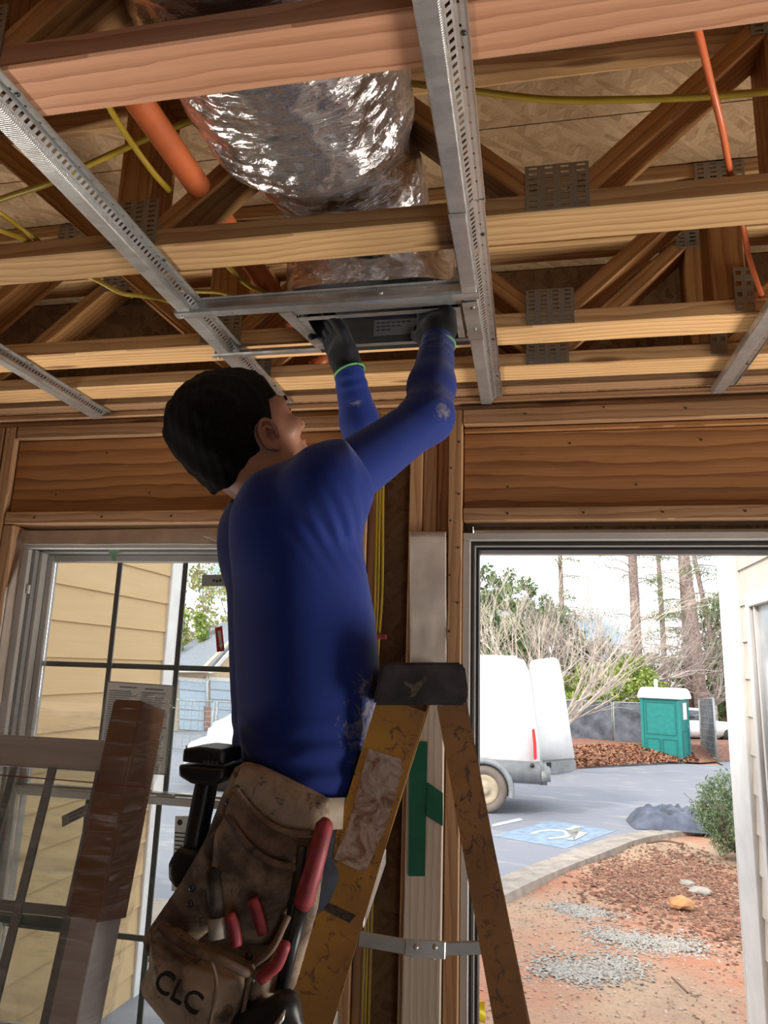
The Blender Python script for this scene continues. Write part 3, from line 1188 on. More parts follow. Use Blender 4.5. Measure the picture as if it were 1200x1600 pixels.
reg = empty('register_box', (-0.305, 1.45, zf), 'open galvanised register box being fitted into the ceiling', 'register box')
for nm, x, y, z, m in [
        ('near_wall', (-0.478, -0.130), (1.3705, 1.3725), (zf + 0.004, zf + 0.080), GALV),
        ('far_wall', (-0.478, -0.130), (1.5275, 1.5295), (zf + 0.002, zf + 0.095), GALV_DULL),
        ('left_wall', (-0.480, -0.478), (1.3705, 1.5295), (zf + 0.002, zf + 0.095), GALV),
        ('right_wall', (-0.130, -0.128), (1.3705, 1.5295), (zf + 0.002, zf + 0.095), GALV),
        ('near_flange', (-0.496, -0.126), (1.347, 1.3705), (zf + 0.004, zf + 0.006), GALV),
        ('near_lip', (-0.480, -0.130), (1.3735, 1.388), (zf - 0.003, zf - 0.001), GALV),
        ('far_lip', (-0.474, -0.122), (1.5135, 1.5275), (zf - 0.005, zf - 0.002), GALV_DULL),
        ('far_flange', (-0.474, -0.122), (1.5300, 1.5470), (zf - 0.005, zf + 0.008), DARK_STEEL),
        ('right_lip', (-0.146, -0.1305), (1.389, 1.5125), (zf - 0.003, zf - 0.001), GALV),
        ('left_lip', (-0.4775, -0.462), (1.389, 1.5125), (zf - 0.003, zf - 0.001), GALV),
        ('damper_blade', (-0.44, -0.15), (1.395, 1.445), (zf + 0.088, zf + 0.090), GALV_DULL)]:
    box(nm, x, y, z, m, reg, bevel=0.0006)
# left end piece: a short folded strut leaning beside the box
prism('end_bracket', [(-0.514, 1.347, zf - 0.002), (-0.486, 1.347, zf - 0.002), (-0.459, 1.550, zf - 0.002), (-0.478, 1.550, zf - 0.002)], 0.003, GALV, reg)
prism('end_bracket', [(-0.4865, 1.347, zf - 0.002), (-0.4865, 1.347, zf + 0.025), (-0.4595, 1.550, zf + 0.025), (-0.4595, 1.550, zf - 0.002)], 0.002, GALV_DULL, reg)
# right bracket with screws lying on the channel
prism('side_bracket', [(-0.1240, 1.352, zf - 0.0045), (-0.093, 1.350, zf - 0.0045), (-0.0915, 1.520, zf - 0.0045), (-0.1235, 1.520, zf - 0.0045)], 0.002, GALV, reg)
box('side_bracket', (-0.1240, -0.0910), (1.5205, 1.5225), (zf - 0.006, zf + 0.004), GALV, reg)
for (x, y) in ((-0.103, 1.372), (-0.106, 1.47), (-0.1045, 1.376)):
    bm = bmesh.new()
    bmesh.ops.create_uvsphere(bm, u_segments=10, v_segments=6, radius=0.0045, matrix=Matrix.Diagonal((1, 1, .5, 1)))
    from_bm('screw', bm, ALU, reg, True, Matrix.Translation((x, y, zf - 0.006)))
box('paper_label', (-0.345, -0.240), (1.5262, 1.5270), (zf + 0.020, zf + 0.060), PAPER, reg)
LABEL_BLUE = plain('label_blue', (0.03, 0.06, 0.35), 0.5)
box('label_stripe', (-0.42, -0.22), (1.5255, 1.5262), (zf + 0.068, zf + 0.074), LABEL_BLUE, reg)
bm = bmesh.new()
for r in range(3):
    for k in range(7 - 2 * r):
        bmesh.ops.create_cube(bm, size=1.0, matrix=Matrix.Translation((-0.335 + 0.012 * k, 1.5259, zf + 0.052 - 0.009 * r)) @ Matrix.Diagonal((0.009, 0.0005, 0.003, 1)))
from_bm('label_print', bm, GREY_INK, reg)
# ================================================================== WINDOW, DOOR FRAME, WRAPS
GY = 2.022                                   # window plane


def wx(px, py):
    return PY(px, py, GY).x


def wz(px, py):
    return PY(px, py, GY).z


win = empty('window_1', (-1.13, GY, 0.62), 'white vinyl double hung window with grey grid bars', 'window', kind='structure')
x0, x1, zt, zb = -1.541, -0.738, RZ(0.347), 0.63
gx0, gx1 = -1.468, -0.806
zm = wz(270, 1250)                            # meeting rail


def wbar(name, xa, xb, za, zb_, ya, yb, mat=VINYL, parent=win, bev=0.002):
    return box(name, (xa, xb), (ya, yb), (za, zb_), mat, parent, bevel=bev)


# outer frame, stepped toward the glass
fr = wbar('frame_head', x0, x1, zt - 0.020, zt, GY - 0.052, GY + 0.06)
wbar('frame_jamb', x0, x0 + 0.024, zb, zt - 0.0205, GY - 0.052, GY + 0.06)
wbar('frame_jamb', x1 - 0.024, x1, zb, zt - 0.0205, GY - 0.052, GY + 0.06)
wbar('frame_sill', x0 + 0.0245, x1 - 0.0245, zb, zb + 0.03, GY - 0.052, GY + 0.06)
for k, (ins, yy, m) in enumerate([(0.0245, GY - 0.038, VINYL_GREY), (0.0385, GY - 0.022, VINYL)]):
    wbar('frame_stop', x0 + ins, x0 + ins + 0.0135, zb + 0.0305, zt - 0.021, yy, GY + 0.05, m)
    wbar('frame_stop', x1 - ins - 0.0135, x1 - ins, zb + 0.0305, zt - 0.021, yy, GY + 0.05, m)
wbar('head_track', x0 + 0.053, x1 - 0.053, zt - 0.030, zt - 0.0215, GY - 0.030, GY + 0.05, VINYL_GREY)


def sash(name, za, zb_, y, muntin_z):
    s = wbar(name, gx0 - 0.020, gx0, za, zb_, y - 0.014, y + 0.014, VINYL)
    wbar('sash_stile', gx1, gx1 + 0.020, za, zb_, y - 0.014, y + 0.014, VINYL, s)
    wbar('sash_rail', gx0 + 0.0005, gx1 - 0.0005, zb_ - 0.022, zb_, y - 0.014, y + 0.014, VINYL, s)
    wbar('sash_rail', gx0 + 0.0005, gx1 - 0.0005, za, za + 0.032, y - 0.016, y + 0.014, VINYL, s)
    wbar('pane', gx0 + 0.0005, gx1 - 0.0005, za + 0.0325, zb_ - 0.0225, y - 0.002, y + 0.001, GLASS, s, 0)
    for q in (1, 2):
        xm = gx0 + (gx1 - gx0) * q / 3
        wbar('grid_bar', xm - 0.008, xm + 0.008, za + 0.033, zb_ - 0.023, y + 0.004, y + 0.010, MUNTIN, s, 0.001)
    wbar('grid_bar', gx0 + 0.001, gx1 - 0.001, muntin_z - 0.008, muntin_z + 0.008, y + 0.0105, y + 0.014, MUNTIN, s, 0.001)
    return s


s_up = sash('upper_sash', zm - 0.016, zt - 0.0305, GY + 0.016, wz(200, 1041))
s_lo = sash('lower_sash', zb + 0.031, zm + 0.012, GY - 0.016, zm - 0.36)
wbar('tilt_latch', x0 + 0.026, x0 + 0.036, wz(50, 930), wz(50, 916), GY - 0.046, GY - 0.0385, PAPER)
wbar('sash_lock', wx(262, 1240) - 0.02, wx(262, 1240) + 0.03, zm + 0.0125, zm + 0.020, GY - 0.030, GY - 0.006, VINYL_GREY)

# stickers left on the glass
gy = GY + 0.0125
def on_glass(px, py, y=GY + 0.013):
    return PY(px, py, y)


notice = empty('paper_notice', on_glass(218, 1135), 'white printed notice with a dark border taped on the window glass', 'notice')
a, b, c, d = [PY(*q, GY - 0.046) for q in ((168, 1064), (272, 1071), (259, 1211), (150, 1205))]
prism('sheet', [a, b, c, d], 0.0006, plain('notice_paper', (0.50, 0.48, 0.44), 0.7, vary=0.03), notice)
bm = bmesh.new()
def lerp2(u, v):
    return a * (1 - u) * (1 - v) + b * u * (1 - v) + c * u * v + d * (1 - u) * v
def strip(bm, u0, v0, u1, v1, off=0.0007):
    vs = [bm.verts.new(lerp2(*q) + Vector((0, -off, 0))) for q in ((u0, v0), (u1, v0), (u1, v1), (u0, v1))]
    bm.faces.new(vs)
for q in ((0, 0, 1, .012), (0, .988, 1, 1), (0, 0, .015, 1), (.985, 0, 1, 1), (.2, .05, .45, .065), (.58, .055, .85, .07)):
    strip(bm, *q)
for r in range(34):
    v = 0.10 + r * 0.0255
    for (ua, ub) in ((0.05, 0.47), (0.53, 0.95)):
        strip(bm, ua, v, ub - random.uniform(0, 0.12), v + 0.010)
from_bm('printing', bm, GREY_INK, notice)

o = prism('glass_label', [PY(*q, GY + 0.012) for q in ((316, 898), (385, 898), (385, 916), (315, 916))], 0.0005, plain('label_grey', (0.30, 0.31, 0.28), 0.6))
tag(o, 'small grey paper label stuck high on the window glass', 'label')
bm = bmesh.new()
for k in range(3):
    p = PY(334 + 5 * k, 907 + (k % 2), GY + 0.0113)
    bmesh.ops.create_cube(bm, size=1.0, matrix=Matrix.Translation(p) @ Matrix.Diagonal((0.006, 0.0004, 0.008, 1)))
from_bm('printing', bm, INK, o)

rs = empty('red_sticker', PY(345, 998, GY + 0.012), 'small red sticker with a white downward arrow on the glass', 'sticker')
prism('sticker_base', [PY(*q, GY + 0.012) for q in ((336, 981), (347, 978), (351, 1017), (339, 1019))], 0.0005, RED_STICKER, rs)
prism('white_arrow', [PY(*q, GY + 0.0112) for q in ((339.6, 986), (344.8, 984.8), (347.4, 1006), (349, 1006), (346, 1015), (341.4, 1008), (343, 1007.5))], 0.0004, PAPER, rs)

o = prism('green_tape_scrap', [PY(*q, GY - 0.031) for q in ((170, 853), (186, 853), (188, 860), (182, 866), (180, 878), (175, 873), (170, 862))], 0.001, plain('pale_green_tape', (0.20, 0.36, 0.25), 0.45))
tag(o, 'crumpled pale green tape scrap at the top of the window', 'tape')

el = empty('energy_label', PY(288, 1330, GY - 0.02), 'tall printed label with a round emblem on the lower window pane', 'label')
prism('sheet', [PY(*q, GY - 0.0188) for q in ((274, 1275), (330, 1275), (326, 1392), (268, 1392))], 0.0005, plain('label_paper', (0.62, 0.62, 0.58), 0.6), el)
bm = bmesh.new()
for r in range(13):
    p, q = PY(273, 1302 + 6.5 * r, GY - 0.0193), PY(296 + (r * 7) % 16, 1302 + 6.5 * r, GY - 0.0193)
    bmesh.ops.create_cube(bm, size=1.0, matrix=Matrix.Translation((p + q) / 2) @ Matrix.Diagonal(((q - p).x, 0.0004, 0.0035, 1)))
bmesh.ops.create_circle(bm, cap_ends=True, segments=16, radius=0.008, matrix=Matrix.Translation(PY(281, 1285, GY - 0.0193)) @ Matrix.Rotation(math.pi / 2, 4, 'X'))
from_bm('printing', bm, INK, el)

# house wrap folded round the window opening
def cloth(name, corners, mat, parent=None, nu=24, nv=24, amp=0.004, f=9.0, thick=0.0012):
    a, b, c, d = [Vector(p) for p in corners]
    V, Fc = [], []
    nrm = (b - a).cross(d - a).normalized()
    for j in range(nv + 1):
        for i in range(nu + 1):
            u, v = i / nu, j / nv
            p = a * (1 - u) * (1 - v) + b * u * (1 - v) + c * u * v + d * (1 - u) * v
            V.append(p + nrm * amp * (mnoise.noise(p * f) + 0.5 * mnoise.noise(p * f * 2.7)))
    for j in range(nv):
        for i in range(nu):
            k = j * (nu + 1) + i
            Fc.append((k, k + 1, k + nu + 2, k + nu + 1))
    o = mesh(name, V, Fc, mat, parent, True)
    sm = o.modifiers.new('thickness', 'SOLIDIFY')
    sm.thickness = thick
    return o


hw = empty('house_wrap', (-1.56, 1.99, 1.5), 'creased white house wrap folded into the window opening', 'house wrap')
cloth('jamb_flap', [(-1.5705, 1.956, RZ(0.20)), (-1.5695, 2.036, RZ(0.31)), (-1.5675, 2.036, 0.62), (-1.5685, 1.954, 0.62)], WRAP, hw, amp=0.003)
cloth('side_flap', [(-1.566, 1.962, RZ(0.22)), (-1.545, 1.975, RZ(0.34)), (-1.543, 1.967, 0.62), (-1.566, 1.96, 0.62)], WRAP, hw, amp=0.003)
cloth('head_flap', [(-1.565, 1.985, RZ(0.386)), (-0.745, 1.985, RZ(0.392)), (-0.745, 1.966, RZ(0.338)), (-1.545, 1.966, RZ(0.340))], WRAP, hw, amp=0.004)
cloth('folded_corner', [PY(318, 838, 1.965), PY(372, 832, 1.965), PY(372, 852, 1.955), PY(356, 852, 1.955)], WRAP, hw, amp=0.003)

# paper strip and whitewashed board between the studs
o = cloth('paper_strip', [PY(640, 831, 1.944), PY(697, 831, 1.944), PY(698, 1062, 1.944), PY(641, 1062, 1.944)], WRAP, amp=0.004, f=11)
tag(o, 'creased off-white paper strip hanging on the studs above the ladder', 'paper')
xl, xr = PY(634, 1300, 1.93).x, PY(692, 1300, 1.93).x
o = board('whitewashed_board', ((xl + xr) / 2, 1.935, 0.0), ((xl + xr) / 2, 1.935, RZ(0.005)), xr - xl, 0.018, WHITEWASH, None, side=(1, 0, 0))
tag(o, 'pale whitewashed board standing behind the ladder', 'board')
gt = empty('green_tape', PY(660, 1260, 1.924), 'dark green tape stuck in a cross piece shape on the pale board', 'tape')
prism('tape_strip', [PY(*q, 1.9248) for q in ((640, 1159), (668, 1159), (664, 1369), (638, 1369))], 0.0008, GREEN_TAPE, gt)
prism('tape_strip', [PY(*q, 1.9238) for q in ((668, 1222), (692, 1239), (692, 1291), (666, 1274))], 0.0008, GREEN_TAPE, gt)

# ---- door frame
dr = empty('door_1', (0.3, 2.0, 0), 'white door frame with black weather seals, door standing off', 'door', kind='structure')
dx0, dx1, dzt = -0.1715, 0.900, RZ(0.369)
def dbar(name, xa, xb, ya, yb, za, zb_, m, bev=0.0015):
    return box(name, (xa, xb), (ya, yb), (za, zb_), m, dr, bevel=bev)
dbar('door_jamb', dx0, dx0 + 0.020, 1.962, 2.06, 0, dzt - 0.0205, VINYL)
dbar('door_jamb', dx1 - 0.020, dx1, 1.962, 2.06, 0, dzt - 0.0205, VINYL)
dbar('door_head', dx0, dx1, 1.962, 2.06, dzt - 0.020, dzt, VINYL)
for (m, ya, yb, w, za) in ((RUBBER, 1.985, 2.06, 0.0075, 0.0205), (VINYL, 1.999, 2.0601, 0.004, 0.0285), (RUBBER, 2.008, 2.075, 0.008, 0.033)):
    o0 = za
    dbar('weather_seal' if m is RUBBER else 'stop_bead', dx0 + o0, dx0 + o0 + w, ya, yb, 0.02, dzt - o0 - w - 0.0005, m, 0.0008)
    dbar('weather_seal' if m is RUBBER else 'stop_bead', dx1 - o0 - w, dx1 - o0, ya, yb, 0.02, dzt - o0 - w - 0.0005, m, 0.0008)
    dbar('weather_seal' if m is RUBBER else 'stop_bead', dx0 + o0, dx1 - o0, ya, yb, dzt - o0 - w, dzt - o0, m, 0.0008)
dbar('threshold', dx0, dx1, 1.962, 2.12, 0.0, 0.02, ALU)
dbar('outer_head_trim', dx0 + 0.02, dx1 + 0.05, 2.1005, 2.125, PY(900, 868, 2.12).z, dzt + 0.06, plain('grey_white_trim', (0.52, 0.50, 0.48), 0.5, vary=0.06))
# ================================================================== LADDER
LYAW = 0.102
LD = Vector((math.cos(LYAW), math.sin(LYAW), 0))     # from the step side to the rear
LW = Vector((-math.sin(LYAW), math.cos(LYAW), 0))    # across the ladder, away from the viewer
L0 = PY(657, 1068, 1.13)


def PL(px, py, off=0.0):
    """pixel to the near side plane of the ladder"""
    r = _ray(px, py)
    o = Vector((0, 0, CZ))
    t = (L0 + LW * off - o).dot(LW) / r.dot(LW)
    return o + r * t


def fiberglass(name, c, dark):
    t = NT(name)
    v = t.coord('Object')
    n = t.noise(v, 7.0, 6.0, 0.62, 0.8)
    n2 = t.noise(t.coord('Object', (40, 40, 40)), 1.0, 6.0, 0.7, 1.5)
    n3 = t.noise(t.coord('Object', (14, 60, 60)), 1.0, 4.0)
    n4 = t.noise(v, 2.4, 3.0)
    base = t.mix(t.ramp(n.outputs['Fac'], [(0.38, (0, 0, 0)), (0.66, (1, 1, 1))]), c, tuple(x * 0.62 for x in c))
    base = t.mix(t.ramp(n2.outputs['Fac'], [(0.56, (0, 0, 0)), (0.62, (0.9, 0.9, 0.9))]), base, dark)
    base = t.mix(t.ramp(n3.outputs['Fac'], [(0.64, (0, 0, 0)), (0.70, (0.8, 0.8, 0.8))]), base, dark)
    base = t.mix(t.ramp(n4.outputs['Fac'], [(0.42, (0, 0, 0)), (0.62, (0.75, 0.75, 0.75))]), base, (0.26, 0.12, 0.05))
    t.color(base)
    t.bump(n2.outputs['Fac'], 0.2, 0.001)
    return t.set(0.5, spec=0.35)


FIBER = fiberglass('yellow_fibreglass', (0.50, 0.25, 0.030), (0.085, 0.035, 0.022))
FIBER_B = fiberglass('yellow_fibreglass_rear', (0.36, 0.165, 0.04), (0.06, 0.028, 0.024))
CAPM = plain('ladder_cap_plastic', (0.030, 0.022, 0.022), 0.5, vary=0.5, scale=22, bump=0.1)

lad = empty('step_ladder', (L0.x, L0.y + 0.2, 0.0), 'dirty yellow fibreglass step ladder with black top cap', 'ladder')
LSPAN = 0.36


def c_rail(name, top, bot, wid, dep, mat, inward, parent, wall=0.0045):
    """C-section rail from top to bot, web on the outside, flanges turned inward"""
    ax = (bot - top).normalized()
    sd = inward.cross(ax).normalized()
    prof = [(-wid / 2, dep), (-wid / 2, 0), (wid / 2, 0), (wid / 2, dep), (wid / 2 - wall, dep), (wid / 2 - wall, wall), (-wid / 2 + wall, wall), (-wid / 2 + wall, dep)]
    V = []
    L = (bot - top).length
    m = frame_mat(top, ax, sd, inward)
    for s in (0, L):
        for (u, v) in prof:
            V.append((s, u, v))
    n = len(prof)
    Fc = [(i, (i + 1) % n, n + (i + 1) % n, n + i) for i in range(n)]
    Fc += [(0, 1, 6, 7), (1, 2, 5, 6), (2, 3, 4, 5), (n, n + 7, n + 6, n + 1), (n + 1, n + 6, n + 5, n + 2), (n + 2, n + 5, n + 4, n + 3)]
    return recalc(mesh(name, V, Fc, mat, parent, False, m))


def down_to(p, q, z):
    d = (q - p).normalized()
    return p + d * ((z - p.z) / d.z)


ft, fb = PL(628, 1100), PL(476, 1600)
rt, rb = PL(706, 1100), PL(798, 1600)
f_foot, r_foot = down_to(ft, fb, 0.012), down_to(rt, rb, 0.012)
flare = 0.055
for side in (0, 1):
    off = LW * (LSPAN * side)
    fo = LW * (flare * (1 if side else -1))
    inw = LW if side == 0 else -LW
    c_rail('front_rail', ft + off, f_foot + off + (fo if side else fo * 0), 0.076, 0.030, FIBER, inw, lad)
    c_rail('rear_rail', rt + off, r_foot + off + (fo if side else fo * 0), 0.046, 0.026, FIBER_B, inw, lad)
    for p in (f_foot, r_foot):
        board('rubber_foot', p + off + (fo if side else fo * 0) + Vector((0, 0, -0.012)), p + off + (fo if side else fo * 0) + Vector((0, 0, 0.05)), 0.085, 0.04, RUBBER, lad, side=LD)
# top cap
cap_px = [(601, 1035), (721, 1035), (726, 1040), (732, 1082), (728, 1102), (583, 1102), (583, 1094), (596, 1039)]
prism('top_cap', [PL(*q, -0.012) + LW * (LSPAN + 0.024) / 2 for q in cap_px], LSPAN + 0.024, CAPM, lad, normal=LW, bevel=0.004, smooth=False)
# white scuff on the cap
prism('paint_smear', [PL(*q, -0.0128) for q in ((630, 1064), (645, 1070), (660, 1062), (664, 1056), (668, 1061), (656, 1076), (648, 1088), (640, 1090), (643, 1076), (632, 1070))], 0.0006, plain('dried_paint', (0.11, 0.085, 0.07), 0.7, vary=0.3, scale=120), lad)
# steps and rear braces
for k in range(1, 6):
    z = L0.z - 0.045 - 0.29 * k
    p = down_to(ft, fb, z)
    board('step', p + LW * 0.006, p + LW * (LSPAN - 0.006 + flare * (ft.z - z) / 1.6), 0.080, 0.028, ALU if k < 5 else ALU, lad, side=LD, bevel=0.002)
    q = down_to(rt, rb, z - 0.12)
    if q.z > 0.15:
        board('rear_brace', q + LW * 0.006, q + LW * (LSPAN - 0.006 + flare * (rt.z - z) / 1.6), 0.024, 0.018, ALU, lad, side=LD, bevel=0.002)
# spreader bars with the hinge in the middle
for side in (0, 1):
    off = 0.004 + 0.34 * side
    a, b, c = PL(560, 1466, off), PL(660, 1484, off), PL(757, 1480, off)
    sp = board('spreader_bar', a, b + (b - a).normalized() * 0.02, 0.020, 0.005, ALU, lad, side=(0, 0, 1))
    board('spreader_bar', b - (c - b).normalized() * 0.02, c, 0.018, 0.005, ALU, lad, side=(0, 0, 1))
    hg = board('hinge_plate', PL(633, 1480, off - 0.005), PL(696, 1485, off - 0.005), 0.023, 0.004, GALV, lad, side=(0, 0, 1))
    for q in (650, 680):
        bm = bmesh.new()
        bmesh.ops.create_uvsphere(bm, u_segments=8, v_segments=6, radius=0.004)
        from_bm('rivet', bm, GALV, hg, True, Matrix.Translation(PL(q, 1480, off - 0.008)))
# worn label on the front rail
def worn_label():
    t = NT('worn_label')
    n = t.noise(t.coord('Object', (30, 30, 30)), 1.0, 6.0, 0.7, 1.0)
    n2 = t.noise(t.coord('Object', (150, 150, 150)), 1.0, 3.0)
    t.color(t.mix(t.ramp(n.outputs['Fac'], [(0.42, (0, 0, 0)), (0.60, (1, 1, 1))]), t.mix(n2.outputs['Fac'], (0.52, 0.42, 0.36), (0.38, 0.28, 0.22)), (0.20, 0.09, 0.05)))
    return t.set(0.65)


lab = prism('worn_label', [PL(*q, -0.0008) for q in ((576, 1170), (627, 1186), (628, 1205), (604, 1290), (570, 1364), (522, 1342), (544, 1290))], 0.001, worn_label(), lad)
lab['label'] = 'worn whitish sticker'
prism('scuffed_tape', [PL(*q, -0.0008) for q in ((506, 1422), (514, 1411), (556, 1430), (546, 1442))], 0.001, plain('dark_scuff', (0.05, 0.03, 0.02), 0.7, vary=0.4, scale=150), lad)

# ================================================================== WRAPPED WINDOW UNIT LEANING AT THE LEFT
UB = Vector((-0.742, 1.0, 0.0))
UU = (Vector((-0.742, 1.335, RZ(-0.15))) - UB).normalized()
UN = Vector((1, 0, 0)).cross(UU).normalized() * 1.0     # points to the viewer
if UN.y > 0:
    UN = -UN
UX = Vector((1, 0, 0))


def U(x, u, n=0.0):
    return Vector((x, UB.y, 0)) + UU * u + UN * n


def PU(px, py, n=0.0):
    r = _ray(px, py)
    o = Vector((0, 0, CZ))
    b = UB + UN * n
    t = (b - o).dot(UN) / r.dot(UN)
    p = o + r * t
    return p.x, (p - UB - UN * n).dot(UU)


pk = empty('wrapped_window_unit', (-1.3, 1.05, 0), 'new white window unit in stretch film leaning at the left', 'wrapped window')
FRAME_W = plain('packed_frame', (0.66, 0.60, 0.57), 0.5, vary=0.05)


def ubar(name, xa, xb, ua, ub, na, nb, mat, parent=pk, bev=0.002):
    c = [U(x, u, n) for n in (na, nb) for (x, u) in ((xa, ua), (xb, ua), (xb, ub), (xa, ub))]
    o = prism(name, [(c[i] + c[i + 4]) / 2 for i in range(4)], abs(nb - na), mat, parent, normal=UN)
    return o


u_top = PU(80, 1152)[1]
u_bot = PU(80, 1198)[1]
u_sl_t, u_sl_b = PU(212, 1095)[1], PU(160, 1437)[1]
XR = -0.745
ubar('frame_head', -2.0, XR - 0.0505, u_bot, u_top, 0.0, -0.085, FRAME_W)
ubar('frame_stile', XR - 0.050, XR, 0.0, u_sl_b + 0.05, 0.0, -0.085, FRAME_W)
ubar('frame_stile', XR - 0.050, XR, u_sl_b + 0.0505, u_top + 0.001, 0.0, -0.085, FRAME_W)
ubar('frame_stile', -2.05, -2.0005, 0.0, u_top, 0.0, -0.085, FRAME_W)
ubar('frame_sill', -2.0, XR - 0.0505, 0.0, 0.05, 0.0, -0.085, FRAME_W)
ubar('inner_sash', XR - 0.075, XR - 0.051, 0.051, u_bot - 0.0005, -0.015, -0.045, VINYL_GREY)
ubar('pane', -1.999, XR - 0.0755, 0.051, u_bot - 0.0005, -0.028, -0.031, GLASS)
ubar('pane', -1.999, XR - 0.052, 0.051, u_bot - 0.0005, -0.062, -0.065, GLASS)
# grid bars: the front set dark, the far set pale
xa = PU(45, 1350, -0.02)[0]
for x in (xa, xa - 0.20, xa - 0.40, xa - 0.6, xa - 0.8):
    ubar('grid_bar', x - 0.008, x + 0.008, 0.051, u_bot - 0.0005, -0.018, -0.024, MUNTIN)
for u in (PU(60, 1421, -0.02)[1], PU(60, 1421, -0.02)[1] - 0.34):
    ubar('grid_bar', -1.998, XR - 0.0755, u - 0.009, u + 0.009, -0.0245, -0.0275, MUNTIN)
PALE_BAR = plain('pale_grid', (0.33, 0.36, 0.36), 0.45)
xb = PU(108, 1450, -0.07)[0]
for x in (xb, xb - 0.2, xb - 0.4, xb - 0.6):
    ubar('grid_bar', x - 0.008, x + 0.008, 0.051, u_bot - 0.0005, -0.068, -0.073, PALE_BAR)
for u in (PU(110, 1445, -0.07)[1], PU(110, 1445, -0.07)[1] - 0.34):
    ubar('grid_bar', -1.998, XR - 0.052, u - 0.009, u + 0.009, -0.0735, -0.0765, PALE_BAR)
# cardboard edge protector sleeved over the stile
cb = ubar('cardboard_sleeve', XR - 0.0535, XR + 0.0005, u_sl_b, u_sl_t, 0.001, 0.0055, CARDBOARD)
ubar('cardboard_side', XR + 0.0012, XR + 0.0055, u_sl_b - 0.004, u_sl_t - 0.002, 0.0055, -0.092, CARDBOARD, cb)
ubar('cardboard_flap', XR - 0.0565, XR - 0.054, u_sl_b, u_sl_t - 0.004, 0.0055, -0.02, CARDBOARD, cb)
# sticker on the glass
sx, su = PU(118, 1268, -0.026)
st = prism('glass_sticker', [U(sx + dx, su + du, -0.0255) for dx, du in ((-0.026, -0.010), (0.024, 0.016), (0.030, -0.002), (-0.020, -0.029))], 0.0006, plain('sticker_grey', (0.45, 0.47, 0.45), 0.6), pk)
bm = bmesh.new()
for r in range(3):
    c = U(sx + 0.002, su - 0.002 - 0.007 * r + 0.003, -0.0248)
    bmesh.ops.create_cube(bm, size=1.0, matrix=frame_mat(c, (UX + UU * 0.5).normalized(), (UU - UX * 0.5).normalized(), UN) @ Matrix.Diagonal((0.034 - 0.006 * r, 0.0022, 0.0004, 1)))
from_bm('printing', bm, GREY_INK, st)
# stretch film wound round the unit
def film(name, fn, nu, nv):
    V, Fc = [], []
    for j in range(nv + 1):
        for i in range(nu + 1):
            V.append(fn(i / nu, j / nv))
    for j in range(nv):
        for i in range(nu):
            k = j * (nu + 1) + i
            Fc.append((k, k + 1, k + nu + 2, k + nu + 1))
    return mesh(name, V, Fc, FILM, pk, True)


u_film = u_top + 0.055
def f_front(s, t):
    x = -2.05 + (XR + 0.010 + 2.05) * s
    u = 0.02 + (u_film - 0.02 + 0.006 * math.sin(x * 23)) * t
    n = 0.012 + 0.004 * mnoise.noise(Vector((x * 3, u * 26, 1.0))) + 0.003 * mnoise.noise(Vector((x * 9, u * 60, 4.0)))
    return U(x, u, n)


def f_side(s, t):
    n = 0.012 - 0.11 * s
    u = 0.02 + (u_sl_t + 0.002 - 0.02) * t
    bulge = 0.012 + 0.010 * math.sin(math.pi * s) + 0.006 * mnoise.noise(Vector((s * 4, u * 30, 9.0))) + 0.004 * mnoise.noise(Vector((s * 9, u * 70, 2.0)))
    return U(XR + bulge, u, n)


film('film_front', f_front, 60, 90)
film('film_side', f_side, 12, 140)
# bunched film on top of the sleeve
def f_top(s, t):
    a = math.pi * s
    x = XR - 0.03 + 0.055 * t + 0.006 * mnoise.noise(Vector((s * 5, t * 5, 3)))
    return U(x, u_sl_t + 0.002 + 0.016 * math.sin(a) + 0.006 * mnoise.noise(Vector((s * 9, t * 9, 7))), 0.012 - 0.11 * s)


film('film_top', f_top, 16, 14)
tw = tube('twine', [U(-2.05, PU(0, 1211, 0.016)[1] + 0.03, 0.017), U(PU(0, 1211, 0.017)[0], PU(0, 1211, 0.017)[1], 0.017), U(PU(100, 1219, 0.017)[0], PU(100, 1219, 0.017)[1], 0.017), U(PU(225, 1230, 0.020)[0], PU(225, 1230, 0.020)[1], 0.020), U(XR + 0.03, PU(232, 1234, 0.0)[1], -0.05)], 0.0012, plain('red_twine', (0.30, 0.07, 0.05), 0.7), pk, n=6)
# ================================================================== THE MAN
def fabric(name, c, dirt=(), weave=900.0, dirt_c=(0.30, 0.28, 0.25), rough=0.75, sheen=0.15, vary=0.2):
    t = NT(name)
    v = t.coord('Object')
    n = t.noise(v, 9.0, 4.0)
    col = t.mix(n.outputs['Fac'], tuple(x * (1 - vary) for x in c), tuple(min(1, x * (1 + vary)) for x in c))
    for (p, r, amt) in dirt:
        d = t.new('VectorMath', operation='DISTANCE')
        t.link(v, d.inputs[0])
        d.inputs[1].default_value = p
        near = t.math('SUBTRACT', 1.0, t.math('DIVIDE', d.outputs['Value'], r), clamp=True)
        n2 = t.noise(v, 42.0, 6.0, 0.7, 1.2)
        f = t.ramp(t.math('ADD', t.math('MULTIPLY', near, 0.38), t.math('MULTIPLY', n2.outputs['Fac'], 0.62)), [(0.52, (0, 0, 0)), (0.66, (amt, amt, amt))])
        col = t.mix(t.math('MULTIPLY', f, t.math('GREATER_THAN', near, 0.0)), col, dirt_c)
    t.color(col)
    n3 = t.noise(v, weave * 0.12, 2.0)
    t.bump(n3.outputs['Fac'], 0.12, 0.001)
    t.b.inputs['Sheen Weight'].default_value = sheen
    return t.set(rough, spec=0.25)


